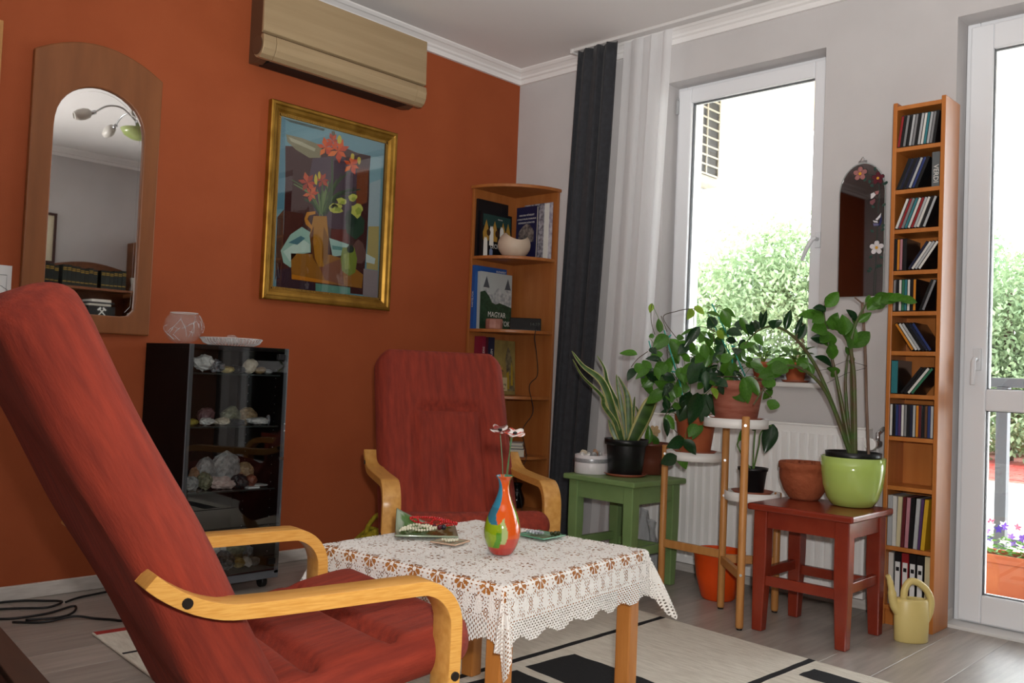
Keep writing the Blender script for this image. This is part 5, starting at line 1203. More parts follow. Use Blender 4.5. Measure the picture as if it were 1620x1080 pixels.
for yy_ in (0.045, 0.212): art_prism('roof_print', M('print_slate', '4a5058', 0.5), b, [(yy_ - 0.024, 0.228), (yy_, 0.29), (yy_ + 0.024, 0.228)], 0.0246)
text('title', 'MAGYAR', 0.042, whitep, b, (0.0252, 0.130, 0.082), TXR, sx=0.82); text('title', 'KASTÉLYOK', 0.042, whitep, b, (0.0252, 0.145, 0.036), TXR, sx=0.78)
T(MB().prism([(0.048 * math.cos(a) * (1 + 0.08 * math.sin(3 * a)), 0.032 * math.sin(a)) for a in [2 * PI * i / 9 for i in range(9)]], 0, 0.056, 'z').build('salt_stone', M('pink_salt', 'a0685a', 0.5, col2='b88474', ns=20, tl=0.2), loc=(0.135, -0.265, Z2), rot=(0, 0, R_(45)), bevel=0.006), 'rough pink salt stone candle holder in front of the castle book', 'stone')
dv = E('clock_radio', 'black wedge-shaped digital device with green end on the second shelf', 'clock', (0.245, -0.135, Z2), R_(44))
MB().prism([(-0.045, 0), (0.045, 0), (0.012, 0.068), (-0.012, 0.068)], -0.085, 0.085, 'x').build('casing', M('device_black', '0e0e10', 0.25), dv, bevel=0.003)
MB().prism([(-0.036, 0.006), (0.036, 0.006), (0.008, 0.060), (-0.008, 0.060)], 0.0852, 0.0862, 'x').build('side_inlay', M('device_green', '5a6a1c', 0.4), dv)
text('display_digits', '14:27', 0.024, M('display_grey', '4a5048', 0.4), dv, (0.05, -0.0305, 0.034), (R_(64), 0, 0))
T(MB().tube(catmull([(0.305, -0.090, Z2 + 0.02), (0.322, -0.130, Z2 + 0.006), (0.327, -0.145, Z2 - 0.04), (0.333, -0.128, Z2 - 0.14), (0.336, -0.122, Z2 - 0.24), (0.318, -0.162, Z2 - 0.30), (0.330, -0.137, 0.70), (0.306, -0.186, 0.60), (0.318, -0.163, 0.45), (0.290, -0.210, 0.36), (0.312, -0.175, 0.2), (0.318, -0.18, 0.005)], 6), 0.0022, 6).build('device_cable', cab_m), 'thin black cable hanging down the corner shelf from the device', 'cable')
def spine(label, col, y0, t, h, title=None, tcol=whitep, z=Z3, d=0.17, x0=0.03):
    b = E('book', label, 'book', (x0, y0, z)); MB().box(0, d, 0, 0.002, 0, h).box(0, d, t - 0.002, t, 0, h).box(d - 0.002, d, 0.002, t - 0.002, 0, h).build('cover', col, b); MB().box(0.004, d - 0.0021, 0.0021, t - 0.0021, 0.003, h - 0.004).build('pages', pages, b)
    if title: text('title', title, min(t * 0.62, 0.02), tcol, b, (d + 0.0004, t / 2, h * 0.6), (R_(90), R_(-90), R_(90)))
spine('crimson book spine on the third shelf of the corner shelf', M('print_crimson', '7a1830', 0.4), -0.305, 0.028, 0.315, 'MAGYARORSZÁG', d=0.060)
spine('thin maroon book beside the crimson book on the third shelf', M('print_maroon', '4a1420', 0.4), -0.275, 0.012, 0.31, d=0.066)
spine('navy blue book spine on the third shelf of the corner shelf', M('print_navy2', '1a2038', 0.4), -0.261, 0.040, 0.312, 'TÖRTÉNELEM', d=0.072)
b = book('yellow illustrated book with a woman in a gown on the third shelf', M('print_parchment', '9a8a50', 0.5, col2='7a6c40', ns=14), pos=(0.078, -0.232, Z3), w=0.205, h=0.300, t=0.022, rz=R_(4), lean=R_(-3))
art_prism('gown_print', M('print_gown', '3a3838', 0.5, col2='8a8260', ns=30), b, [(0.145, 0.02), (0.13, 0.12), (0.122, 0.2), (0.132, 0.245), (0.145, 0.265), (0.16, 0.245), (0.175, 0.2), (0.19, 0.10), (0.20, 0.02)], 0.0223)
art_prism('cloak_print', M('print_yellow', 'a8902c', 0.5), b, [(0.128, 0.03), (0.13, 0.12), (0.15, 0.13), (0.155, 0.03)], 0.0226); art_prism('cloak_print', MATS['print_yellow'], b, [(0.165, 0.05), (0.17, 0.19), (0.182, 0.15), (0.186, 0.05)], 0.0226)
art_prism('figures_print', M('print_figures', 'b8924a', 0.5, col2='4a4030', ns=40), b, [(0.02, 0.11), (0.02, 0.16), (0.05, 0.19), (0.10, 0.15), (0.11, 0.11)], 0.0223)
art_prism('title_panel', M('print_cream', 'c8bc94', 0.5), b, [(0.015, 0.02), (0.135, 0.02), (0.135, 0.095), (0.015, 0.095)], 0.0228)
for i_, s_ in enumerate(('Régi', 'Magyarország', 'térképeken')): text('title', s_, 0.019, blackp, b, (0.0236, 0.074, 0.080 - i_ * 0.023), TXR)
for k, (w_, d_, z_, h_, col, rot_, lb) in enumerate(((0.20, 0.14, Z4, 0.040, '8a8c90', 44, 'thick grey book at the bottom of the pile on the fourth corner shelf'), (0.18, 0.13, Z4 + 0.041, 0.016, '3c4044', 50, 'thin dark grey book in the pile on the fourth corner shelf'), (0.19, 0.12, Z4 + 0.058, 0.014, 'b0b2b4', 40, 'pale thin book on top of the pile on the fourth corner shelf'))):
    b = E('book', lb, 'book', (0.20, -0.20, z_), R_(rot_)); MB().box(-w_ / 2, w_ / 2, -d_ / 2, d_ / 2, 0, 0.0018).box(-w_ / 2, w_ / 2, -d_ / 2, d_ / 2, h_ - 0.0018, h_).box(-w_ / 2, -w_ / 2 + 0.002, -d_ / 2, d_ / 2, 0.0018, h_ - 0.0018).build('cover', M('cover_' + col, col, 0.4), b); MB().box(-w_ / 2 + 0.0021, w_ / 2 - 0.003, -d_ / 2 + 0.003, d_ / 2 - 0.003, 0.0019, h_ - 0.0019).build('pages', pages, b)
T(MB().lathe([(0.001, 0.002), (0.035, 0), (0.045, 0.02), (0.044, 0.05), (0.030, 0.085), (0.022, 0.105), (0.030, 0.125), (0.034, 0.132), (0.031, 0.132), (0.018, 0.105), (0.001, 0.10)], 32).build('black_vase', M('black_gloss', '08080a', 0.06), loc=(0.20, -0.10, Z5)), 'small glossy black vase on the lowest visible corner shelf', 'vase')
# yellow crochet bag hanging low between cabinet and armchair
yb = M('mustard_crochet', '8a7a10', 0.9, col2='a8961c', ns=60, bump=0.8, bs=90)
bag = E('crochet_bag', 'mustard yellow crochet bag on floor behind the facing armchair', 'bag', (0.42, -1.235, 0))
def bagf(u, v):
    a = 2 * PI * u; z = 0.20 * v; R = 0.175 * math.sin(PI * (0.22 + 0.66 * v)) * (1 - 0.28 * v) + 0.006 * math.sin(9 * a + 4 * v); return (0.55 * R * math.cos(a) * 1.0, R * math.sin(a), 0.002 + z * (1 - 0.12 * abs(math.sin(a)) ** 2 * v))
MB().grid(bagf, 40, 18, wrap=True).build('bag_body', yb, bag, solid=0.006)
MB().tube(catmull([(0.0, -0.045, 0.175), (0.01, -0.035, 0.22), (0.0, 0.02, 0.255), (0.0, 0.07, 0.22), (0.0, 0.085, 0.17)], 6), 0.010, 8).build('handle', yb, bag)
MB().lathe([(0.001, 0.0), (0.08, 0.003), (0.09, 0.05), (0.07, 0.13), (0.001, 0.15)], 16, X=Matrix.Scale(0.5, 4, (1, 0, 0))).build('filling', M('bag_inside', '2a2c3a', 0.9), bag)

# ================================================================ PLANTS AND POTS
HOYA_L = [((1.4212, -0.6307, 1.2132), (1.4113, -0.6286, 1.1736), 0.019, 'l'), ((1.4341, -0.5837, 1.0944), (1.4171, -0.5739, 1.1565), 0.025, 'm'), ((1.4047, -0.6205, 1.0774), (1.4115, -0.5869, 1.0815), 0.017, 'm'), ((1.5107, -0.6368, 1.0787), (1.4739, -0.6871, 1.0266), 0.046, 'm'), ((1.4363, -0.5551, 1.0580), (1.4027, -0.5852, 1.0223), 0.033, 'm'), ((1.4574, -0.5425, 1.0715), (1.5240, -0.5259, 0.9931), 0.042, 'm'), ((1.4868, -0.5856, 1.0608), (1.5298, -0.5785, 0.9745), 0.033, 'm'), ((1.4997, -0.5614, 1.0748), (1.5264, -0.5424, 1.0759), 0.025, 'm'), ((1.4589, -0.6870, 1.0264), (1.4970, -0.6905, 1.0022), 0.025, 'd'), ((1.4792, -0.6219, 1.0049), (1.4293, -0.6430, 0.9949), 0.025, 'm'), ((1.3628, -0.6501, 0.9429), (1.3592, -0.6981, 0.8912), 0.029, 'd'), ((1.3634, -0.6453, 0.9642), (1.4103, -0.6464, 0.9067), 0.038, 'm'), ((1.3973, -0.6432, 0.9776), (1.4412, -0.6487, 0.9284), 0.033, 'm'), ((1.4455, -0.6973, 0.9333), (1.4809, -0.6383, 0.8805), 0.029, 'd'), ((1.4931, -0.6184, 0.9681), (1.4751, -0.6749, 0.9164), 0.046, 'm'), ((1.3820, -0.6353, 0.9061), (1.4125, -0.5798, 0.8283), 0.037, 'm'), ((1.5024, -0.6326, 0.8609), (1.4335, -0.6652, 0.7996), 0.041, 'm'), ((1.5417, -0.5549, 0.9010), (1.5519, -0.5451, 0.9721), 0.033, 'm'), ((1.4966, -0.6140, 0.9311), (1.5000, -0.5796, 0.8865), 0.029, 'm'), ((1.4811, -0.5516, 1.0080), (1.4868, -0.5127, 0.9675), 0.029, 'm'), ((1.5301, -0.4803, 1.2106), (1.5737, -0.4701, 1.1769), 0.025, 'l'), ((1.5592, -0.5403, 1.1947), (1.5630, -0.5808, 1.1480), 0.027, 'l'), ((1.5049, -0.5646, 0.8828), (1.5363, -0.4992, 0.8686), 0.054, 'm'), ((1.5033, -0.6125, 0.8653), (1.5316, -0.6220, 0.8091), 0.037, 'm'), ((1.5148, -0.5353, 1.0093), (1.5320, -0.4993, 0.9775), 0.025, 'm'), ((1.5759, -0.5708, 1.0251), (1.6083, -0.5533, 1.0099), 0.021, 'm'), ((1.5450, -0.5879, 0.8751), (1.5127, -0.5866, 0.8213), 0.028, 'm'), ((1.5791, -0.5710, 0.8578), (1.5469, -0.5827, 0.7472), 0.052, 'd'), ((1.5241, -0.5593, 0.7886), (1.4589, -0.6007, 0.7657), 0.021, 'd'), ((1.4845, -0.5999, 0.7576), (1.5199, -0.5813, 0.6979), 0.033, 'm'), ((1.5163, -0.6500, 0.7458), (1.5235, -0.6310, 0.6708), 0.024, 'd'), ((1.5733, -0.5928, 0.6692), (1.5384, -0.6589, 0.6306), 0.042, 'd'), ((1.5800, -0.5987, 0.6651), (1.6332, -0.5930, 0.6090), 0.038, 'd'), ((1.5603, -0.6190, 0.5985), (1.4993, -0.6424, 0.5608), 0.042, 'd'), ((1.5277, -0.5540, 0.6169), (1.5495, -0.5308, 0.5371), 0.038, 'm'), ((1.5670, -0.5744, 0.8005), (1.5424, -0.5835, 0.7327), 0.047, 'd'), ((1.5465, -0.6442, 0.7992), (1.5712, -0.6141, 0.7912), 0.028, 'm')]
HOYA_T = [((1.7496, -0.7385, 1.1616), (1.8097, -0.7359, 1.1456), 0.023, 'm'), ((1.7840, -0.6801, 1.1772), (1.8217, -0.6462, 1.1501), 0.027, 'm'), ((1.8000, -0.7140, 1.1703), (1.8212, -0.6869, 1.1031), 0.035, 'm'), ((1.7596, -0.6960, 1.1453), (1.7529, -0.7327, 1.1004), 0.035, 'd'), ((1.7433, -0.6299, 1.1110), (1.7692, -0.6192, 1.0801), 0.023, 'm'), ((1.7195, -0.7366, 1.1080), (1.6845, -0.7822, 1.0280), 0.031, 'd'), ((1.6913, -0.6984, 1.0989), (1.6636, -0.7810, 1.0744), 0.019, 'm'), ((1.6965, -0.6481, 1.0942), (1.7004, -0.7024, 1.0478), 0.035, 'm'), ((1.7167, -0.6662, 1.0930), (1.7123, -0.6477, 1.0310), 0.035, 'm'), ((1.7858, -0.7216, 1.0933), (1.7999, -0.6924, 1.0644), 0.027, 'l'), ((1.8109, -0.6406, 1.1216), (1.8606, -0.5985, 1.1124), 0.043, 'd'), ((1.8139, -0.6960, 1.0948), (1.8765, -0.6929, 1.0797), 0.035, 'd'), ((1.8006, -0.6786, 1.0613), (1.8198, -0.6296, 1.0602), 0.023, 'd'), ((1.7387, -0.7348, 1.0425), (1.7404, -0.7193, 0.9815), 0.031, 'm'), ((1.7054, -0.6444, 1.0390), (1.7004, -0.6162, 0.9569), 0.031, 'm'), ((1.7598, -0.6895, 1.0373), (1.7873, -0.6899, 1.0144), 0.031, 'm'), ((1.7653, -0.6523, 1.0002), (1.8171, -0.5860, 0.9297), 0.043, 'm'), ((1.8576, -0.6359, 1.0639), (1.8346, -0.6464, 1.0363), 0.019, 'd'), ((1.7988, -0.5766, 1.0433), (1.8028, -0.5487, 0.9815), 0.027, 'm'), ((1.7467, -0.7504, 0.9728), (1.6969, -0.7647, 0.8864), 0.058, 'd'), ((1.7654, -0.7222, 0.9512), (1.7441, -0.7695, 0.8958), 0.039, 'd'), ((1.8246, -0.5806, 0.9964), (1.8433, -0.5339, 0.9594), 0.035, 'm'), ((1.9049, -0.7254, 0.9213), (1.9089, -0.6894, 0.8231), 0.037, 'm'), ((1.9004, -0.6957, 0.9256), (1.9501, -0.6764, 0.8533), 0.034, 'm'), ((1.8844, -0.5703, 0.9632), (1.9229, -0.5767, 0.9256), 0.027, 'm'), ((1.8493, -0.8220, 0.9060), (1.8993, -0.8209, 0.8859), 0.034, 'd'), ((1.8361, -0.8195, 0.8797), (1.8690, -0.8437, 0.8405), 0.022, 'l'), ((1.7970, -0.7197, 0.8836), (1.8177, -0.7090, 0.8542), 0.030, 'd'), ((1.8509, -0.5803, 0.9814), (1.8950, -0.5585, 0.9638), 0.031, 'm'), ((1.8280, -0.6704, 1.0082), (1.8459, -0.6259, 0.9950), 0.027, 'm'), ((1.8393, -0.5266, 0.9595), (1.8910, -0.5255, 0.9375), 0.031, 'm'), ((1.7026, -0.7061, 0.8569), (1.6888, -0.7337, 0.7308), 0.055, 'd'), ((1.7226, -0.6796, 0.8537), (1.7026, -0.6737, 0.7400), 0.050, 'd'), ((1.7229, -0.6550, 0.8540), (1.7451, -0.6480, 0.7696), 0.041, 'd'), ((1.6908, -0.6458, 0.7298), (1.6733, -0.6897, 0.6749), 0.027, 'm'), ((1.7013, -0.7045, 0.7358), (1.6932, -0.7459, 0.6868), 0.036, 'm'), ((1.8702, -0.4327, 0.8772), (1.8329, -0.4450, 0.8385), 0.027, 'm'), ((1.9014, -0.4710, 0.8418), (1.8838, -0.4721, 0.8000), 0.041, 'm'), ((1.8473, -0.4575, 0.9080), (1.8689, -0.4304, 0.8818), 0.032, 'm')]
VINES_L = [[(1.4395, -0.6272, 1.0834), (1.4287, -0.6400, 1.1328), (1.4275, -0.6438, 1.1868), (1.4304, -0.6422, 1.2120)], [(1.5027, -0.5658, 1.0745), (1.4631, -0.6079, 1.1556), (1.5020, -0.5717, 1.1828), (1.5380, -0.5376, 1.1953), (1.5560, -0.5202, 1.1963)], [(1.4571, -0.6140, 1.1615), (1.4755, -0.5932, 1.0980)], [(1.4189, -0.6437, 1.0135), (1.3950, -0.6656, 0.9892), (1.3801, -0.6789, 0.9675), (1.3697, -0.6879, 0.9461)], [(1.5158, -0.5440, 0.8836), (1.4854, -0.5765, 0.9485), (1.4760, -0.5885, 1.0105), (1.4787, -0.5885, 1.0648)], [(1.4738, -0.5842, 0.8771), (1.4679, -0.5884, 0.8476), (1.4349, -0.6197, 0.8373)], [(1.5446, -0.6185, 0.7003), (1.5651, -0.5974, 0.6733), (1.5686, -0.5932, 0.6547), (1.5586, -0.6014, 0.6259)], [(1.5259, -0.6134, 0.7981), (1.5091, -0.6281, 0.7640), (1.5041, -0.6322, 0.7496)]]
VINES_T = [[(1.8197, -0.7670, 0.9212), (1.8576, -0.7306, 0.9233), (1.8927, -0.6966, 0.9216)], [(1.7616, -0.6578, 0.9532), (1.7499, -0.6727, 1.0302), (1.7467, -0.6796, 1.1077), (1.7546, -0.6757, 1.1859), (1.7686, -0.6625, 1.1906)], [(1.7812, -0.6385, 0.9466), (1.7665, -0.6587, 1.0700), (1.7327, -0.6929, 1.1030), (1.7074, -0.7175, 1.1093)], [(1.7953, -0.6242, 0.9318), (1.8171, -0.6081, 1.0341), (1.7831, -0.6440, 1.0982)], [(1.9263, -0.6347, 0.8865), (1.9564, -0.6039, 0.8505)]]
TRELLIS_L = [[(1.4836, -0.6273, 1.1021), (1.5325, -0.5695, 0.8838)], [(1.4957, -0.6141, 1.0718), (1.5046, -0.6062, 1.0847)], [(1.5054, -0.5982, 0.9360), (1.5323, -0.5721, 0.9313)], [(1.4216, -0.6432, 1.0574), (1.4325, -0.6302, 1.0038)], [(1.4968, -0.6037, 0.8776), (1.5150, -0.5834, 0.8208)]]
TRELLIS_T = [[(1.7417, -0.7145, 1.1558), (1.8081, -0.6426, 0.9936)], [(1.7566, -0.7160, 1.1961), (1.8031, -0.6652, 1.0736)], [(1.8234, -0.6718, 1.0387), (1.8599, -0.6311, 0.9260)], [(1.8206, -0.6745, 1.0386), (1.8317, -0.6637, 1.0373)]]
BLADES = [([(1.1623, -0.4553, 0.6229), (1.1454, -0.4827, 0.7086), (1.1067, -0.5350, 0.8734), (1.0449, -0.6051, 0.9472), (1.0126, -0.6463, 1.0105)], 0.0359), ([(1.1580, -0.4595, 0.6226), (1.1452, -0.4868, 0.7027), (1.1153, -0.5301, 0.7725), (1.1114, -0.5473, 0.8198), (1.0561, -0.6157, 0.8996), (1.0287, -0.6568, 0.9746)], 0.0203), ([(1.1752, -0.4429, 0.6236), (1.1599, -0.4487, 0.7272), (1.1055, -0.4939, 0.8622), (1.0858, -0.5027, 0.9396), (1.0553, -0.5209, 0.9957)], 0.0239), ([(1.1795, -0.4387, 0.6238), (1.1574, -0.4575, 0.7631), (1.1398, -0.4701, 0.8640), (1.1311, -0.4717, 0.9148)], 0.0215), ([(1.1860, -0.4325, 0.6242), (1.1830, -0.4422, 0.7645), (1.1739, -0.4546, 0.8417), (1.1477, -0.4832, 0.9090)], 0.0323), ([(1.1946, -0.4242, 0.6247), (1.1900, -0.4279, 0.7051), (1.1941, -0.4222, 0.7652), (1.1961, -0.4182, 0.8192)], 0.0239), ([(1.1967, -0.4222, 0.6248), (1.2308, -0.4040, 0.7136), (1.2606, -0.3895, 0.7928), (1.2862, -0.3771, 0.8299), (1.3151, -0.3609, 0.8582)], 0.0670), ([(1.1493, -0.4678, 0.6221), (1.1257, -0.4791, 0.6713), (1.1063, -0.4858, 0.7121)], 0.0299), ([(1.1967, -0.4222, 0.6248), (1.1952, -0.3997, 0.7052), (1.1918, -0.3769, 0.7409), (1.1697, -0.3722, 0.7759)], 0.0239)]
SAN_BACK = [(1.1902, -0.2885, 0.6056), (1.2032, -0.2781, 0.6493), (1.1897, -0.2932, 0.6914)]
ZZ_STEMS = [([(2.1758, -0.3690, 0.6579), (2.1031, -0.4496, 0.8753), (2.0599, -0.4970, 0.9954), (2.0178, -0.5696, 1.0810), (1.9718, -0.6296, 1.1149), (1.9314, -0.6814, 1.0930), (1.9032, -0.7201, 1.0418)], 0.0065), ([(2.1690, -0.3755, 0.6576), (2.1154, -0.4646, 0.8570), (2.0779, -0.5467, 0.9427), (2.0383, -0.6280, 0.9715), (2.0083, -0.6833, 0.9413), (1.9856, -0.7299, 0.8756), (1.9729, -0.7674, 0.8248)], 0.006), ([(2.1724, -0.3722, 0.6578), (2.1215, -0.4055, 0.9052), (2.0862, -0.4192, 1.0587), (2.0735, -0.4365, 1.1653), (2.0811, -0.4456, 1.2171)], 0.006), ([(2.1758, -0.3690, 0.6579), (2.1674, -0.3902, 0.9309), (2.1634, -0.3992, 1.0368), (2.1392, -0.4258, 1.1037), (2.1071, -0.4854, 1.1213)], 0.007), ([(2.1826, -0.3624, 0.6583), (2.1809, -0.4050, 0.9310), (2.1760, -0.4295, 1.0519), (2.1873, -0.4223, 1.1297), (2.2047, -0.3948, 1.1948), (2.2147, -0.3863, 1.2189)], 0.0075), ([(2.1656, -0.3788, 0.6574), (2.1336, -0.3649, 0.8826), (2.1321, -0.3580, 0.9975), (2.1354, -0.3562, 1.0264)], 0.006), ([(2.1622, -0.3821, 0.6572), (2.1244, -0.3853, 0.8343), (2.1015, -0.3842, 0.9287)], 0.006)]
ZZ_LEAVES = [((2.0297, -0.5576, 1.0699), (2.0486, -0.5341, 1.1325), 0.0307, 'd'), ((2.0022, -0.5997, 1.1026), (2.0172, -0.5949, 1.1801), 0.0283, 'd'), ((1.9768, -0.6247, 1.1152), (1.9639, -0.6636, 1.1290), 0.0330, 'd'), ((1.9667, -0.6345, 1.1146), (2.0005, -0.6231, 1.1362), 0.0283, 'd'), ((1.9481, -0.6660, 1.1080), (1.9367, -0.6725, 1.1684), 0.0212, 'd'), ((1.9414, -0.6722, 1.1029), (1.9695, -0.6864, 1.1714), 0.0212, 'd'), ((1.9264, -0.6861, 1.0904), (1.9207, -0.7108, 1.1285), 0.0330, 'd'), ((1.9231, -0.7026, 1.0778), (1.9107, -0.7291, 1.1180), 0.0330, 'd'), ((1.9248, -0.6603, 1.0991), (1.9047, -0.6546, 1.1397), 0.0236, 'd'), ((2.0229, -0.5650, 1.0860), (2.0461, -0.5565, 1.1615), 0.0189, 'd'), ((2.0383, -0.6280, 0.9715), (1.9716, -0.6822, 0.9749), 0.0472, 'm'), ((2.0312, -0.6623, 0.9655), (1.9805, -0.7284, 0.9278), 0.0519, 'm'), ((2.0489, -0.5896, 0.9638), (2.0769, -0.5689, 1.0023), 0.0425, 'm'), ((2.0376, -0.5868, 0.9682), (1.9973, -0.6555, 0.9857), 0.0378, 'm'), ((2.0678, -0.5569, 0.9514), (2.0499, -0.5935, 0.9961), 0.0378, 'm'), ((2.0442, -0.6640, 0.9704), (2.0129, -0.7203, 0.9404), 0.0614, 'm'), ((2.0784, -0.5321, 0.9385), (2.0601, -0.5485, 0.9888), 0.0330, 'm'), ((2.0212, -0.7123, 0.9364), (1.9865, -0.7623, 0.9249), 0.0472, 'm'), ((2.0497, -0.5609, 0.9624), (2.0742, -0.5614, 0.9747), 0.0330, 'm'), ((1.9920, -0.7243, 0.8896), (2.0219, -0.7273, 0.9315), 0.0519, 'm'), ((2.0812, -0.4446, 1.1980), (2.1158, -0.4108, 1.2598), 0.0448, 'm'), ((2.0857, -0.4537, 1.1877), (2.0615, -0.5080, 1.1909), 0.0307, 'd'), ((2.0752, -0.4355, 1.1774), (2.0598, -0.4840, 1.1977), 0.0378, 'd'), ((2.0807, -0.4571, 1.1590), (2.0173, -0.5384, 1.1609), 0.0472, 'm'), ((2.0781, -0.4451, 1.1455), (2.0566, -0.5075, 1.1792), 0.0378, 'm'), ((2.0877, -0.4489, 1.1285), (2.0611, -0.5122, 1.1080), 0.0637, 'm'), ((2.0824, -0.4257, 1.1181), (2.1138, -0.4066, 1.1813), 0.0425, 'm'), ((2.0886, -0.4324, 1.0938), (2.0711, -0.4567, 1.0614), 0.0378, 'm'), ((2.0922, -0.4278, 1.0703), (2.0354, -0.4670, 1.0822), 0.0425, 'd'), ((2.0870, -0.4042, 1.0523), (2.0894, -0.4349, 1.1080), 0.0472, 'm'), ((2.0881, -0.4156, 1.0231), (2.1065, -0.4374, 1.0674), 0.0472, 'm'), ((2.1072, -0.4240, 1.0040), (2.0984, -0.4405, 1.0577), 0.0519, 'm'), ((2.0996, -0.4161, 0.9755), (2.0597, -0.4767, 1.0128), 0.0425, 'd'), ((2.1067, -0.4074, 0.9379), (2.1117, -0.4266, 0.9755), 0.0472, 'm'), ((2.0996, -0.3872, 0.9526), (2.0844, -0.4257, 0.9701), 0.0283, 'm'), ((2.0705, -0.4276, 1.2093), (2.0947, -0.3905, 1.2504), 0.0330, 'd'), ((2.0896, -0.4765, 1.1621), (2.0678, -0.5227, 1.1355), 0.0425, 'm'), ((2.1401, -0.4389, 1.1053), (2.1234, -0.4704, 1.1621), 0.0378, 'm'), ((2.1503, -0.4285, 1.0941), (2.1505, -0.4505, 1.1703), 0.0519, 'm'), ((2.1564, -0.4077, 1.0717), (2.1632, -0.4062, 1.1474), 0.0519, 'm'), ((2.1308, -0.4623, 1.1156), (2.1086, -0.5005, 1.1414), 0.0330, 'm'), ((2.1701, -0.4213, 1.0523), (2.1893, -0.4322, 1.1220), 0.0330, 'm'), ((2.1409, -0.3962, 1.1008), (2.1252, -0.4300, 1.1461), 0.0472, 'm'), ((2.1803, -0.4388, 1.0421), (2.1767, -0.4667, 1.0872), 0.0283, 'm'), ((2.1777, -0.4276, 1.0473), (2.2203, -0.3638, 1.1121), 0.0519, 'm'), ((2.1809, -0.4257, 1.0709), (2.2080, -0.3824, 1.0616), 0.0236, 'm'), ((2.1864, -0.4101, 1.1469), (2.1600, -0.4405, 1.1897), 0.0307, 'd'), ((2.1998, -0.4247, 1.1411), (2.2400, -0.4052, 1.1793), 0.0283, 'm'), ((2.2032, -0.3693, 1.2111), (2.2095, -0.3525, 1.2503), 0.0236, 'm'), ((2.1765, -0.3908, 1.1247), (2.1704, -0.4186, 1.1653), 0.0283, 'm'), ((2.2272, -0.4145, 1.1882), (2.2683, -0.3934, 1.2402), 0.0425, 'm'), ((2.2445, -0.4126, 1.2066), (2.2907, -0.3451, 1.2486), 0.0519, 'm'), ((2.2685, -0.4038, 1.2160), (2.3246, -0.3559, 1.2419), 0.0425, 'm'), ((2.2940, -0.3934, 1.2232), (2.3454, -0.3324, 1.2365), 0.0378, 'm'), ((2.3194, -0.3831, 1.2281), (2.3693, -0.3105, 1.2215), 0.0307, 'm'), ((2.2365, -0.3919, 1.1945), (2.2680, -0.3445, 1.2258), 0.0378, 'm'), ((2.1372, -0.3543, 1.0217), (2.1266, -0.3603, 1.0549), 0.0236, 'm'), ((2.1603, -0.4000, 0.9894), (2.1691, -0.3774, 1.0141), 0.0165, 'm')]
ZZ_STICK = [(2.1747, -0.2447, 0.6535), (2.1701, -0.2579, 0.8372), (2.1655, -0.2717, 1.0306), (2.1557, -0.2908, 1.2285)]
ZZ_TWIG = [(2.1557, -0.2905, 1.2236), (2.1346, -0.3120, 1.2466)]
ZZ_TIES = [[(2.0859, -0.4289, 0.9676), (2.1406, -0.3778, 1.0017), (2.1956, -0.3238, 0.9835)], [(2.0863, -0.4260, 0.9129), (2.1409, -0.3752, 0.9541), (2.1922, -0.3268, 0.9761)], [(2.0551, -0.4582, 0.9587), (2.0928, -0.4222, 0.9656)]]
CUT_STEMS = [[(1.7825, -0.4114, 0.5882), (1.7990, -0.3984, 0.6500), (1.8054, -0.3950, 0.7065), (1.8356, -0.3673, 0.7363)], [(1.7588, -0.4349, 0.6009), (1.7417, -0.4531, 0.6373), (1.7399, -0.4562, 0.6653), (1.7548, -0.4436, 0.7036)], [(1.7706, -0.4230, 0.5922), (1.7854, -0.4119, 0.6586), (1.7885, -0.4117, 0.7149)]]
CUT_LEAVES = [((1.8406, -0.3627, 0.7412), (1.8307, -0.4083, 0.6252), 0.0585, 'd'), ((1.7632, -0.4363, 0.7181), (1.7552, -0.4833, 0.6696), 0.0328, 'm'), ((1.7885, -0.4116, 0.7125), (1.7932, -0.4510, 0.7576), 0.0281, 'm')]
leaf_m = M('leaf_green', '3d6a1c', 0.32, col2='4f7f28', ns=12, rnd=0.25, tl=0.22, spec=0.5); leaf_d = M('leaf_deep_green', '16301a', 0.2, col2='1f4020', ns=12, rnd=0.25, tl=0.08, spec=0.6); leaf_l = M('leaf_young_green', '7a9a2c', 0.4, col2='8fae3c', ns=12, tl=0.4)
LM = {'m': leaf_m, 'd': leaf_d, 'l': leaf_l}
stem_g = M('stem_green', '4a6a2c', 0.5, col2='5c7c38', ns=20); stem_b = M('vine_brown', '4a3c2a', 0.6); zz_stem = M('zz_stem', '46602c', 0.4, col2='5a4a34', ns=18)
def leafmesh(name, mat, fold=0.12, droop=0.10, pw=0.75, n=9):
    # unit leaf: base at origin, tip at +X 1, half width 0.5 along Y
    m = MB(); vs = []
    for i in range(n + 1):
        t = i / n; w = 0.5 * (math.sin(PI * t ** pw)) ** 0.85 if 0 < i < n else 0.0
        if i == 0: w = 0.03
        z = -droop * (t - 0.35) ** 2 * 2 + droop * 0.24
        vs += [(t, -w, z + fold * w), (t, -w * 0.5, z + fold * w * 0.25), (t, 0, z), (t, w * 0.5, z + fold * w * 0.25), (t, w, z + fold * w)]
    fs = []
    for i in range(n):
        for j in range(4): a = i * 5 + j; fs.append((a, a + 5, a + 6, a + 1))
    m.add(vs, fs, 0, True); me = m.mesh(name, mat, fix=False); return me
hoya_leaf = {k: leafmesh('leaf', LM[k]) for k in LM}; zz_leaf = {k: leafmesh('leaf', LM[k], 0.25, 0.08, 0.85) for k in LM}
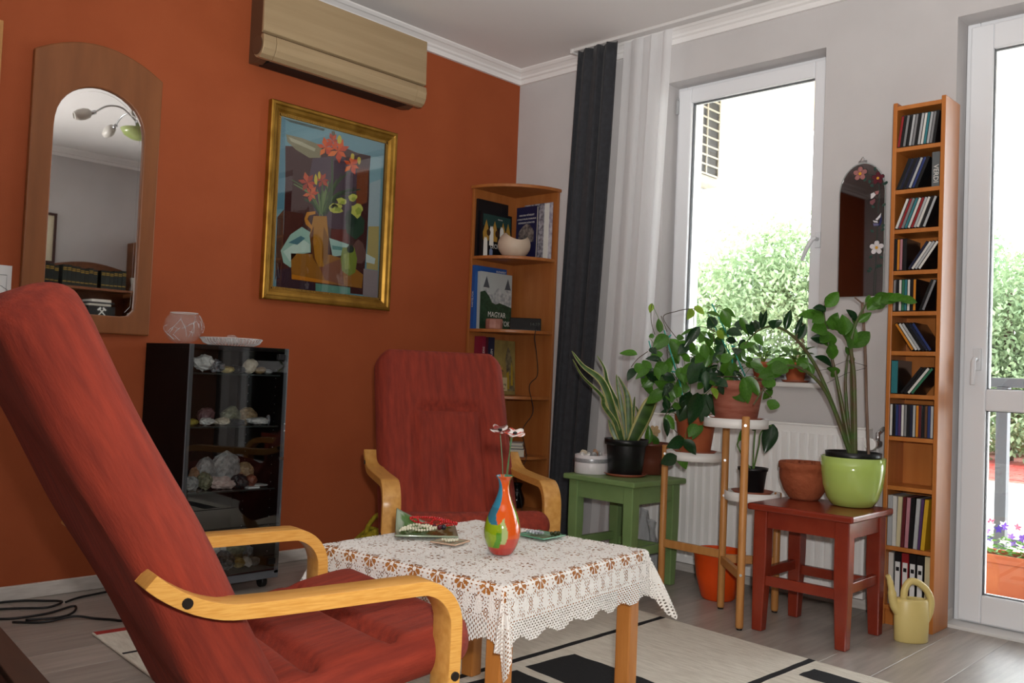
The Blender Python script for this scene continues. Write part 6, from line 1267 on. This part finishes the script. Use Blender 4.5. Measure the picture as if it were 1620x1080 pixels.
def put_leaf(me, parent, a, b, w, rnd, origin, face=Vector((0.66, -0.70, 0.25))):
    a = Vector(a); b = Vector(b); x = b - a; L = x.length; x.normalize()
    n = face + Vector((rnd.uniform(-.4, .4), rnd.uniform(-.4, .4), rnd.uniform(-.2, .5))); n = (n - x * n.dot(x)).normalized(); y = n.cross(x)
    o = D.objects.new('leaf', me); COL.objects.link(o); o.parent = parent
    mt = Matrix.Identity(4)
    for i in range(3): mt[i][0] = x[i] * L; mt[i][1] = y[i] * w * 1.08; mt[i][2] = n[i] * min(L, 0.1); mt[i][3] = a[i] - origin[i]
    o.matrix_local = mt; return o
def rel(P, o): return [tuple(Vector(p) - Vector(o)) for p in P]
def pot(name, label, cat, loc, prof, mat, n=40, soil=None, rim=None):
    p = E(name, label, cat, loc); MB().lathe(prof, n).build('pot_body', mat, p)
    if soil: MB().lathe([(0.001, soil[1] + 0.004), (soil[0] * .6, soil[1] + 0.003), (soil[0], soil[1])], 24).build('soil', M('potting_soil', '2b2019', 0.95, col2='3c2e22', ns=60, bump=0.8, bs=120), p)
    return p
def wall_prof(pts, t=0.004):
    inner = [(max(r - t, 0.001), z) for r, z in reversed(pts)]; inner[-1] = (inner[-1][0], pts[0][1] + t)
    return [(0.001, pts[0][1])] + pts + inner + [(0.001, pts[0][1] + t)]
def saucer(label, loc, r, mat, h=0.012): return T(MB().lathe([(0.001, 0.0), (r * 0.82, 0.0), (r, h), (r - 0.004, h), (r * 0.80, 0.004), (r * 0.5, 0.004), (0.001, 0.004)], 36).build('saucer', mat, loc=loc), label, 'saucer')
def plant(name, label, loc): return E(name, label, 'plant', loc)
terr2 = M('terracotta_glazed', '8e4a34', 0.5, col2='9c573e', ns=5); black_pot = M('black_pot_plastic', '101214', 0.35); lime = M('lime_glazed_pot', 'aac264', 0.14, coat=0.5); orange_pot = M('orange_plastic_pot', 'd8480a', 0.25); brownp = M('brown_fade_pot', '4a2218', 0.35, col2='6e3a2a', ns=3)

# -- green stool: sansevieria, gift box, brown pot
G0 = Vector((1.174, -0.437, 0.4685))
saucer('terracotta saucer under the black snake plant pot', G0, 0.098, terr2)
pot('plant_pot', 'black plastic pot of the snake plant on the green stool', 'pot', G0 + Vector((0, 0, 0.0045)), wall_prof([(0.070, 0), (0.074, 0.006), (0.088, 0.13), (0.088, 0.132), (0.096, 0.133), (0.098, 0.158)]), black_pot, soil=(0.086, 0.135))
sn = plant('snake_plant', 'variegated snake plant with cream-edged blades in the black pot', G0 + Vector((0, 0, 0.14)))
so = G0 + Vector((0, 0, 0.14)); bmat = attrmat('sansevieria_blade', 0.35, 0.0, 0.15)
for k, (P, w) in enumerate(BLADES):
    C_ = catmull(P, 6); n = len(C_); m = MB(); vs = []; cols = []
    C_ = [tuple(Vector(p) - so) for p in C_]; C_[0] = (C_[0][0] * 0.6, C_[0][1] * 0.6, -0.012)
    side0 = Vector((0.72, 0.69, 0)); r = random.Random(k)
    tw = r.uniform(-0.5, 0.5)
    for i in range(n):
        t = i / (n - 1); p = Vector(C_[i]); tg = (Vector(C_[min(i + 1, n - 1)]) - Vector(C_[max(i - 1, 0)])).normalized()
        s_ = (side0 - tg * side0.dot(tg)).normalized(); nn = tg.cross(s_); a = tw * t
        s2_ = s_ * math.cos(a) + nn * math.sin(a); n2 = tg.cross(s2_)
        ww = w * 0.5 * (0.55 + 0.45 * math.sin(PI * min(1, t * 1.2 + 0.1))) * (1 - t ** 5) + 0.0008
        for q in (-1, -0.72, -0.66, 0, 0.66, 0.72, 1): vs.append(p + s2_ * ww * q + n2 * (-0.18 * ww * (1 - q * q)))
    fs = [(i * 7 + j, i * 7 + j + 1, i * 7 + j + 8, i * 7 + j + 7) for i in range(n - 1) for j in range(6)]
    m.add(vs, fs, 0, True); o = m.build('leaf', bmat, sn, solid=0.0025, fix=False)
    at = o.data.color_attributes.new('tint', 'FLOAT_COLOR', 'POINT')
    for i in range(n):
        for j in range(7):
            e = j in (0, 1, 5, 6); g = ('3f5f28', '4f7030', '355222')[int(i * 1.7 + k + 0.5 * math.sin(i)) % 3]
            at.data[i * 7 + j].color = lin('bdb878' if e else g)
gx = E('gift_box', 'round white box with ribbon on the green stool', 'box', (1.036, -0.506, 0.4685))
MB().lathe([(0.001, 0), (0.074, 0), (0.076, 0.003), (0.076, 0.082), (0.073, 0.083), (0.072, 0.06), (0.001, 0.06)], 44).build('box_body', M('satin_white', 'd6d2d4', 0.35), gx)
MB().lathe([(0.0764, 0.050), (0.0768, 0.052), (0.0768, 0.066), (0.0764, 0.068)], 44).build('ribbon', M('silver_ribbon', '8e9094', 0.3, 0.3, col2='b4b6ba', ns=300), gx)
r = random.Random(9)
for k in range(11):
    a = r.uniform(0, 6.28); q = r.uniform(0.008, 0.052); cl = ('white', 'cream', 'grey', 'peach', 'white')[k % 5]
    cz2 = 0.4685 + 0.0605
    o = inst('mineral', rock(300 + k, r.uniform(.03, .045), r.uniform(.03, .042), r.uniform(.030, .048), M('mineral_' + cl, rcol[cl][0], 0.35, col2=rcol[cl][1], ns=60), 0.4), None, (1.036 + q * math.cos(a), -0.506 + q * math.sin(a), cz2), (0, 0, a))
    T(o, 'small pale crystal in the round white gift box', 'mineral', 'crystals in the gift box')
pot('plant_pot', 'brown ceramic pot behind the snake plant on the green stool', 'pot', (1.185, -0.262, 0.4685), wall_prof([(0.060, 0), (0.068, 0.004), (0.080, 0.06), (0.088, 0.128), (0.094, 0.130), (0.096, 0.142)]), brownp, soil=(0.084, 0.12))
pot('plant_pot', 'small terracotta pot half hidden behind the snake plant', 'pot', (1.065, -0.315, 0.4685), wall_prof([(0.045, 0), (0.050, 0.004), (0.062, 0.12), (0.068, 0.122), (0.070, 0.145)]), terr2, soil=(0.058, 0.12))
wf = E('wooden_flower', 'pale wooden flower ornament stuck in the brown pot', 'ornament', (1.20, -0.262, 0.592))
MB().tube([(0, 0, 0), (0, 0, 0.06)], 0.002, 6).build('stick', M('raw_wood', 'b89a70', 0.7), wf)
m = MB()
for i in range(6): m.prism(petal(0, 0.072, 2 * PI * i / 6, 0.028, 0.011), -0.002, 0.002, 'y', X=Matrix.Rotation(R_(44), 4, 'Z'))
m.tube([(0.003, -0.003, 0.072), (0.001, -0.001, 0.072)], 0.008, 10); o = m.build('flower_head', MATS['raw_wood'], wf); o['kind'] = 'stuff'
bp = plant('small_plant', 'single-leaved plant in the brown pot', (1.215, -0.255, 0.592)); r = random.Random(1)
put_leaf(hoya_leaf['m'], bp, SAN_BACK[0], SAN_BACK[2], 0.035, r, Vector((1.215, -0.255, 0.592))); put_leaf(hoya_leaf['m'], bp, (1.215, -0.255, 0.60), SAN_BACK[1], 0.03, r, Vector((1.215, -0.255, 0.592)))
# crumpled bubble wrap under the green stool
bwm = M('bubble_wrap', 'c8ccd0', 0.15, alpha=0.45, bump=1.0, bs=60)
def bwf(u, v): return (1.12 + 0.20 * (u - .5), -0.225 + 0.022 * math.sin(7 * u + 5 * v) + 0.015 * math.sin(23 * u), 0.005 + 0.33 * v * (0.85 + 0.1 * math.sin(5 * u)) + 0.004 * math.sin(30 * u + 20 * v))
T(MB().grid(bwf, 30, 30).build('bubble_wrap', bwm, solid=0.004), 'crumpled clear bubble wrap standing under the green stool', 'plastic')

# -- plant stand: two hoyas and a cutting
PA = Vector((1.555, -0.480, 0.6035)); PB = Vector((1.8025, -0.5895, 0.7565)); PC = Vector((1.798, -0.438, 0.4655))
saucer('terracotta saucer on the left tray of the plant stand', PA, 0.090, terr2)
pot('plant_pot', 'terracotta pot on the left tray of the plant stand', 'pot', PA + Vector((0, 0, 0.0045)), wall_prof([(0.060, 0), (0.063, 0.004), (0.080, 0.125), (0.084, 0.126), (0.088, 0.155)]), terr, soil=(0.076, 0.13))
saucer('dark terracotta saucer on the top tray of the plant stand', PB, 0.104, terr2)
pot('plant_pot', 'wide terracotta pot on the top tray of the plant stand', 'pot', PB + Vector((0, 0, 0.0045)), wall_prof([(0.076, 0), (0.080, 0.006), (0.090, 0.07), (0.096, 0.112), (0.100, 0.114), (0.104, 0.148)]), M('terracotta_dusty', '8c4a38', 0.7, col2='a26250', ns=14, st=(1, 1, 4)), soil=(0.092, 0.125))
saucer('terracotta saucer on the low right tray of the plant stand', PC, 0.082, terr2)
pot('plant_pot', 'small black pot on the low right tray of the plant stand', 'pot', PC + Vector((0, 0, 0.0045)), wall_prof([(0.042, 0), (0.044, 0.004), (0.054, 0.085), (0.058, 0.086), (0.060, 0.098)]), black_pot, soil=(0.052, 0.082))
teal = M('teal_plastic', '2a9a8c', 0.3)
for key, LV, VN, o0, lab, trl in (('l', HOYA_L, VINES_L, PA + Vector((0, 0, 0.13)), 'leafy trailing hoya in the left terracotta pot of the stand', TRELLIS_L), ('t', HOYA_T, VINES_T, PB + Vector((0, 0, 0.13)), 'bushy trailing hoya in the top terracotta pot of the stand', TRELLIS_T)):
    hp = plant('hoya_plant', lab, o0); r = random.Random(17)
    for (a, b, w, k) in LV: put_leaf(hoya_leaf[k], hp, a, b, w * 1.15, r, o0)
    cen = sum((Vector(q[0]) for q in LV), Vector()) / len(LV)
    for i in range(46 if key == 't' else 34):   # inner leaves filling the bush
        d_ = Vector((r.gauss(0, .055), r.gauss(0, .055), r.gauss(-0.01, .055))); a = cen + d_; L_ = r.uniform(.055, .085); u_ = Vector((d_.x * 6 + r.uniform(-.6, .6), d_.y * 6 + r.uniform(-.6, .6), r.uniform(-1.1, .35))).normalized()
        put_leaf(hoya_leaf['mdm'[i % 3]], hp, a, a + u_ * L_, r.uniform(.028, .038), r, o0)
    for P in VN: MB().tube(catmull(rel(P, o0), 5), 0.0016, 6).build('vine', stem_b, hp)
    # short petioles to the nearest upright vine so that the leaves hang together
    hub = [Vector((r.uniform(-.05, .05), r.uniform(-.05, .05), 0)) for _ in range(8)]
    for i, (a, b, w, k) in enumerate(LV):
        if i % 2: continue
        q = Vector(a) - o0; h = hub[i % 8]; mid = h.lerp(q, 0.55) + Vector((0, 0, 0.03)); MB().tube(catmull([tuple(h), tuple(mid), tuple(q)], 4), 0.0013, 5).build('petiole', stem_g, hp)
    tl_ = E('plant_trellis', 'teal plastic plant support in the %s hoya pot' % ('left' if key == 'l' else 'top'), 'plant support', o0)
    for i, P in enumerate(trl): MB().tube(rel(P, o0), 0.0028, 8).build('stake' if i == 0 else 'rung', teal, tl_)
    q0 = Vector(trl[0][-1]) - o0; MB().tube([tuple(q0), (q0.x * 0.4, q0.y * 0.4, -0.02)], 0.0028, 8).build('stake', teal, tl_)
o0 = PC + Vector((0, 0, 0.088)); cu = plant('rooted_cutting', 'young cutting with one large glossy leaf in the small black pot', o0); r = random.Random(3)
for P in CUT_STEMS: MB().tube(catmull([(0, 0, -0.006)] + rel(P, o0)[1:], 5), 0.0032, 7).build('stem', stem_g, cu)
for (a, b, w, k) in CUT_LEAVES: put_leaf(hoya_leaf[k], cu, a, b, w, r, o0)

# -- orange pot on the floor behind the stand
pot('plant_pot', 'bright orange empty pot on the floor behind the plant stand', 'pot', (1.605, -0.345, 0.0), wall_prof([(0.062, 0), (0.070, 0.008), (0.092, 0.09), (0.104, 0.178), (0.106, 0.182), (0.108, 0.20)]), orange_pot, soil=(0.09, 0.10))

# -- red stool: bowl and lime pot with the zz plant
pot('clay_bowl', 'rough terracotta bowl with crumbled rim on the red stool', 'bowl', (1.985, -0.375, 0.4625), [(0.001, 0.002), (0.052, 0), (0.058, 0.006), (0.078, 0.035), (0.093, 0.075), (0.095, 0.100), (0.094, 0.114), (0.099, 0.118), (0.099, 0.138), (0.095, 0.143), (0.090, 0.136), (0.001, 0.128)], M('raw_clay', '8c4526', 0.85, col2='9e5434', ns=12, bump=0.5, bs=50), n=48)
for k in range(7):
    a = 0.9 * k; T(inst('clay_crumb', rock(400 + k, .03, .03, .016, MATS['raw_clay'], .2), None, (1.985 + 0.055 * math.cos(a), -0.375 + 0.055 * math.sin(a), 0.4625 + 0.131)), 'crumb of clay lying in the terracotta bowl', 'clay', 'clay crumbs in the bowl')
LZ = Vector((2.178, -0.385, 0.4625))
lp = pot('plant_pot', 'glossy lime green pot on the red stool', 'pot', LZ, wall_prof([(0.060, 0), (0.074, 0.004), (0.092, 0.03), (0.106, 0.075), (0.113, 0.13), (0.115, 0.182)], 0.005), lime, n=56)
ip = pot('inner_pot', 'black inner nursery pot inside the lime pot', 'pot', LZ + Vector((0, 0, 0.008)), wall_prof([(0.060, 0), (0.070, 0.01), (0.094, 0.165), (0.098, 0.172), (0.100, 0.192)]), black_pot, soil=(0.092, 0.17))
zo = LZ + Vector((0, 0, 0.18)); zp = plant('zz_plant', 'tall arching zz plant in the lime green pot', zo); r = random.Random(23)
for (P, rad) in ZZ_STEMS:
    Q = rel(P, zo); Q[0] = (Q[0][0] * 0.7, Q[0][1] * 0.4, -0.01); Q = catmull(Q, 6); n = len(Q)
    MB().tube(Q, [rad * (1.35 - 0.95 * i / (n - 1)) for i in range(n)], 8).build('stem', zz_stem, zp)
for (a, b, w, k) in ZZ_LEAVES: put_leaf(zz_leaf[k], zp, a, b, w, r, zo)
sk = E('support_stick', 'brown wooden stick tied to the zz plant', 'stick', zo)
Q = rel(ZZ_STICK, zo); Q[0] = (0.03, 0.07, -0.01); MB().tube(catmull(Q, 5), 0.0058, 8).build('stick', M('stick_bark', '6e5646', 0.8, col2='80685a', ns=30, st=(1, 1, 0.2)), sk); MB().tube(rel(ZZ_TWIG, zo), 0.003, 6).build('twig', MATS['stick_bark'], sk)
for P in ZZ_TIES: MB().tube(rel(P, zo), 0.0009, 5).build('tie_string', cab_m, sk)

# -- african violets on the sill
vm = M('violet_leaf', '4a6e34', 0.6, col2='66884a', ns=25, tl=0.3, bump=0.3, bs=120)
vleaf = leafmesh('leaf', vm, 0.2, 0.18, 0.95)
def violet(label, loc, n, seed, R, H, blossoms=2, plab=''):
    r = random.Random(seed); base = Vector(loc)
    saucer('terracotta saucer under the %s' % plab, base, 0.062, terr2, 0.010)
    pot('plant_pot', 'small terracotta pot of the %s' % plab, 'pot', base + Vector((0, 0, 0.0045)), wall_prof([(0.034, 0), (0.036, 0.004), (0.048, 0.066), (0.051, 0.067), (0.053, 0.082)]), terr, soil=(0.046, 0.07))
    o0 = base + Vector((0, 0, 0.076)); p = plant('african_violet', label, o0)
    for i in range(n):
        a = 2.4 * i + r.uniform(-.2, .2); q = R * (0.55 + 0.45 * ((i * 7) % n) / n); zt = H * r.uniform(0.45, 1.0)
        a0 = Vector((math.cos(a) * q * .45, math.sin(a) * q * .35, zt * 0.75)); b0 = Vector((math.cos(a) * q, math.sin(a) * q * .62, zt + r.uniform(-.02, .02)))
        MB().tube(catmull([(0, 0, 0), tuple(a0 * 0.6 + Vector((0, 0, 0.012))), tuple(a0)], 3), 0.0018, 5).build('petiole', leaf_l, p)
        put_leaf(vleaf, p, o0 + a0, o0 + b0, 0.036, r, o0, Vector((0.3, -0.4, 0.9)))
    for k in range(blossoms):
        c_ = Vector((r.uniform(-.03, .03), r.uniform(-.02, .01), H + 0.015)); m = MB()
        for i in range(5): a = 2 * PI * i / 5; m.add([(c_.x, c_.y, c_.z), (c_.x + .007 * math.cos(a - .5), c_.y + .007 * math.sin(a - .5), c_.z + .004), (c_.x + .012 * math.cos(a), c_.y + .012 * math.sin(a), c_.z + .004), (c_.x + .007 * math.cos(a + .5), c_.y + .007 * math.sin(a + .5), c_.z + .004)], [(0, 1, 2, 3)])
        m.tube([tuple(c_), (0, 0, 0)], 0.001, 4); m.build('blossom', M('violet_petal', '9a7ac8', 0.6, tl=0.3), p)
violet('african violet on the sill nearest the wall-side of the window', (1.735, 0.028, 0.9125), 16, 1, 0.105, 0.075, 0, 'right sill violet')
violet('african violet on the sill behind the bushy hoya', (1.575, 0.03, 0.9125), 15, 2, 0.10, 0.085, 2, 'middle sill violet')
violet('small african violet on the sill behind the teal support', (1.255, 0.03, 0.9125), 10, 3, 0.075, 0.06, 1, 'left sill violet')

# -- pale yellow watering can
yc = M('cream_yellow_plastic', 'd4c07c', 0.35)
wc = E('watering_can', 'pale yellow plastic watering can on the floor by the disc rack', 'watering can', (2.378, -0.318, 0), R_(44))
def oval(r, n=36, c=(0, 0), sx=1.0, sy=0.62): return [(c[0] + sx * r * math.cos(2 * PI * i / n), c[1] + sy * r * math.sin(2 * PI * i / n)) for i in range(n)]
def loft(m, rings, closed_bottom=True):
    n = len(rings[0][0]); vs = []; fs = []
    for pts, z in rings: vs += [(p[0], p[1], z) for p in pts]
    for k in range(len(rings) - 1):
        for i in range(n): fs.append((k * n + i, k * n + (i + 1) % n, (k + 1) * n + (i + 1) % n, (k + 1) * n + i))
    if closed_bottom: fs.append(tuple(reversed(range(n))))
    m.add(vs, fs, 0, True); return m
b_ = loft(MB(), [(oval(0.056), 0.0), (oval(0.060), 0.004), (oval(0.062), 0.08), (oval(0.058), 0.145), (oval(0.054), 0.152), (oval(0.042, c=(0.008, 0)), 0.153), (oval(0.040, c=(0.008, 0)), 0.150), (oval(0.050), 0.135), (oval(0.054), 0.02), (oval(0.01), 0.012)]); b_.build('can_body', yc, wc)
MB().tube(catmull([(-0.045, 0, 0.10), (-0.066, 0, 0.135), (-0.074, 0, 0.18), (-0.082, 0, 0.215), (-0.090, 0, 0.232)], 5), [0.018] * 5 + [0.015] * 5 + [0.011] * 5 + [0.009] * 5 + [0.008], 12).build('spout', yc, wc)
MB().tube(catmull([(-0.030, 0, 0.148), (-0.026, 0, 0.185), (-0.008, 0, 0.212), (0.022, 0, 0.208), (0.052, 0, 0.184), (0.068, 0, 0.15), (0.066, 0, 0.11), (0.052, 0, 0.075)], 6), 0.0125, 12).build('handle', yc, wc)

# ================================================================ DISCS, FILMS AND TAPES IN THE RACK
RKX = 2.303; RKY = -0.085; inner0 = RKX - RW + 0.0165; inner1 = RKX + RW - 0.0165
hexes = dict(black='0e0e10', white='cfcdc8', grey='7a7a7c', red='8a1a1e', blue='24346a', navy='141a34', green='2c6a4c', teal='2a7078', orange='c47a1c', cream='c8bc98', pink='b07a84', purple='4a2c5c', silver='a8aaac', maroon='5a1a20', brown='5a3a24', yellow='c49a20')
cases = {}
def case(col, t, h, d):
    key = (col, t, h)
    if key not in cases:
        m = MB().box(0, t, -d, 0, 0, h); cases[key] = (m.mesh('case', M('case_shell', '1a1a1c', 0.2, spec=0.6) if h < 0.16 else M('spine_' + col, hexes[col], 0.4)), MB().box(0.0010, t - 0.0010, -d - 0.0007, -d + 0.001, 0.003, h - 0.003).mesh('spine_label', M('spine_' + col, hexes[col], 0.4)))
    return cases[key]
SH = ['top', 'second', 'third', 'fourth', 'fifth', 'sixth', 'seventh', 'eighth', 'ninth', 'tenth', 'eleventh']
def shelf_row(si, items, kind, grp):
    # items: (x offset of foot, lean degrees, colour, thickness, height, depth)
    z = RSZ[si + 1]; n = 0
    for k, (x, lean, col, t, h, d) in enumerate(items):
        cm_, sp = case(col, t, h, d); a = R_(lean)
        zz_ = z + 0.0006 + (t * math.sin(abs(a)) if lean < 0 else 0) * 0
        o = inst('%s' % kind.replace(' ', '_'), cm_, None, (inner0 + x, RKY + 0.072 - 0.006 - random.uniform(0, 0.004), zz_ + (t * math.sin(a) if a > 0 else 0)), (0, a, 0))
        inst('spine_label', sp, o)
        T(o, '%s %s, %s from the left on the %s shelf of the disc rack' % (col, kind, ORD[k], SH[si]), kind, grp)
CDT, CDH, CDD = 0.0104, 0.125, 0.141
def run(cols, x0, lean, t=CDT, h=CDH, d=CDD, step=None):
    st = step or (t / math.cos(R_(lean)) + 0.0004); return [(x0 + i * st, lean, c, t, h, d) for i, c in enumerate(cols)]
shelf_row(0, run(['red', 'black', 'grey', 'black', 'silver', 'grey', 'black', 'silver', 'white', 'teal', 'silver', 'grey', 'black'], 0.001, 7), 'disc case', 'disc cases in the rack')
shelf_row(1, run(['black', 'navy', 'black', 'navy', 'silver', 'blue', 'black'], 0.002, 21), 'disc case', 'disc cases in the rack')
shelf_row(2, run(['white', 'red', 'grey', 'teal', 'white', 'red', 'silver', 'white', 'black', 'silver'], 0.001, 20), 'disc case', 'disc cases in the rack')
shelf_row(3, [(0.001, 0, 'black', CDT, CDH, CDD), (0.0118, 0, 'orange', CDT, CDH, CDD), (0.0226, 0, 'pink', CDT, CDH, CDD), (0.034, 0, 'black', 0.014, CDH, CDD)] + run(['navy', 'white', 'silver', 'white'], 0.052, 33), 'disc case', 'disc cases in the rack')
shelf_row(4, run(['grey', 'black', 'white', 'green', 'teal', 'white', 'black', 'orange'], 0.001, 0) + run(['black', 'grey'], 0.098, 20), 'disc case', 'disc cases in the rack')
def lean_left(cols, x1, lean): # tops to the left
    a = R_(lean); st = CDT / math.cos(a) + 0.0004; return [(x1 - (len(cols) - 1 - i) * st - CDT, -lean, c, CDT, CDH, CDD) for i, c in enumerate(cols)]
shelf_row(5, lean_left(['orange', 'white', 'silver', 'black', 'navy', 'blue'], 0.152, 33), 'disc case', 'disc cases in the rack')
shelf_row(6, [(0.001, 0, 'teal', 0.026, 0.130, CDD)] + run(['black', 'black', 'white', 'green'], 0.036, 37), 'disc case', 'disc cases in the rack')
shelf_row(7, run(['white', 'black', 'blue', 'purple', 'white', 'grey', 'black', 'navy', 'silver', 'orange', 'maroon', 'black', 'brown', 'blue', 'silver'], 0.001, 0), 'disc case', 'disc cases in the rack')
shelf_row(9, [(0.002, 0, 'silver', 0.017, 0.192, 0.138), (0.020, 0, 'white', 0.014, 0.190, 0.138), (0.035, 1.5, 'cream', 0.015, 0.190, 0.138), (0.052, 2, 'maroon', 0.012, 0.190, 0.138), (0.066, 2, 'pink', 0.013, 0.190, 0.138), (0.081, 2, 'black', 0.015, 0.190, 0.138), (0.098, 3, 'silver', 0.014, 0.190, 0.138), (0.114, 3.5, 'purple', 0.009, 0.19, 0.138), (0.125, 4, 'yellow', 0.014, 0.190, 0.138)], 'film case', 'film cases in the rack')
shelf_row(10, [(0.001, 0, 'white', 0.018, 0.196, 0.115), (0.022, 0, 'black', 0.026, 0.200, 0.115), (0.050, 0, 'red', 0.026, 0.200, 0.115), (0.078, 0, 'black', 0.026, 0.200, 0.115), (0.106, 0, 'black', 0.026, 0.200, 0.115), (0.135, 0, 'cream', 0.026, 0.200, 0.115)], 'video tape', 'video tapes in the rack')
tapes = [o for o in D.objects if o.name.startswith('video_tape') and o.parent is None]
tlab = MB().box(0.004, 0.022, -0.1165, -0.1155, 0.018, 0.165).mesh('paper_label', paper); tmk = MB().box(0.007, 0.019, -0.1172, -0.1166, 0.13, 0.145).mesh('label_print', blackp)
for o in tapes:
    if 'black' in o['label'] or 'red' in o['label']: q = inst('paper_label', tlab, o); inst('label_print', tmk, q)
# grey box set at the right of the second shelf
vx = E('disc_box', 'grey box set lettered VERDI on the second shelf of the rack', 'disc box', (inner1 - 0.030, RKY + 0.066, RSZ[2] + 0.0005))
MB().box(0, 0.028, -0.142, 0, 0, 0.132).build('box_body', M('box_grey', '5a5e60', 0.45), vx, bevel=0.001)
text('title', 'VERDI', 0.026, whitep, vx, (0.015, -0.1425, 0.048), (R_(90), R_(90), 0))
# wall socket behind the rack base is hidden; teal box cover picture
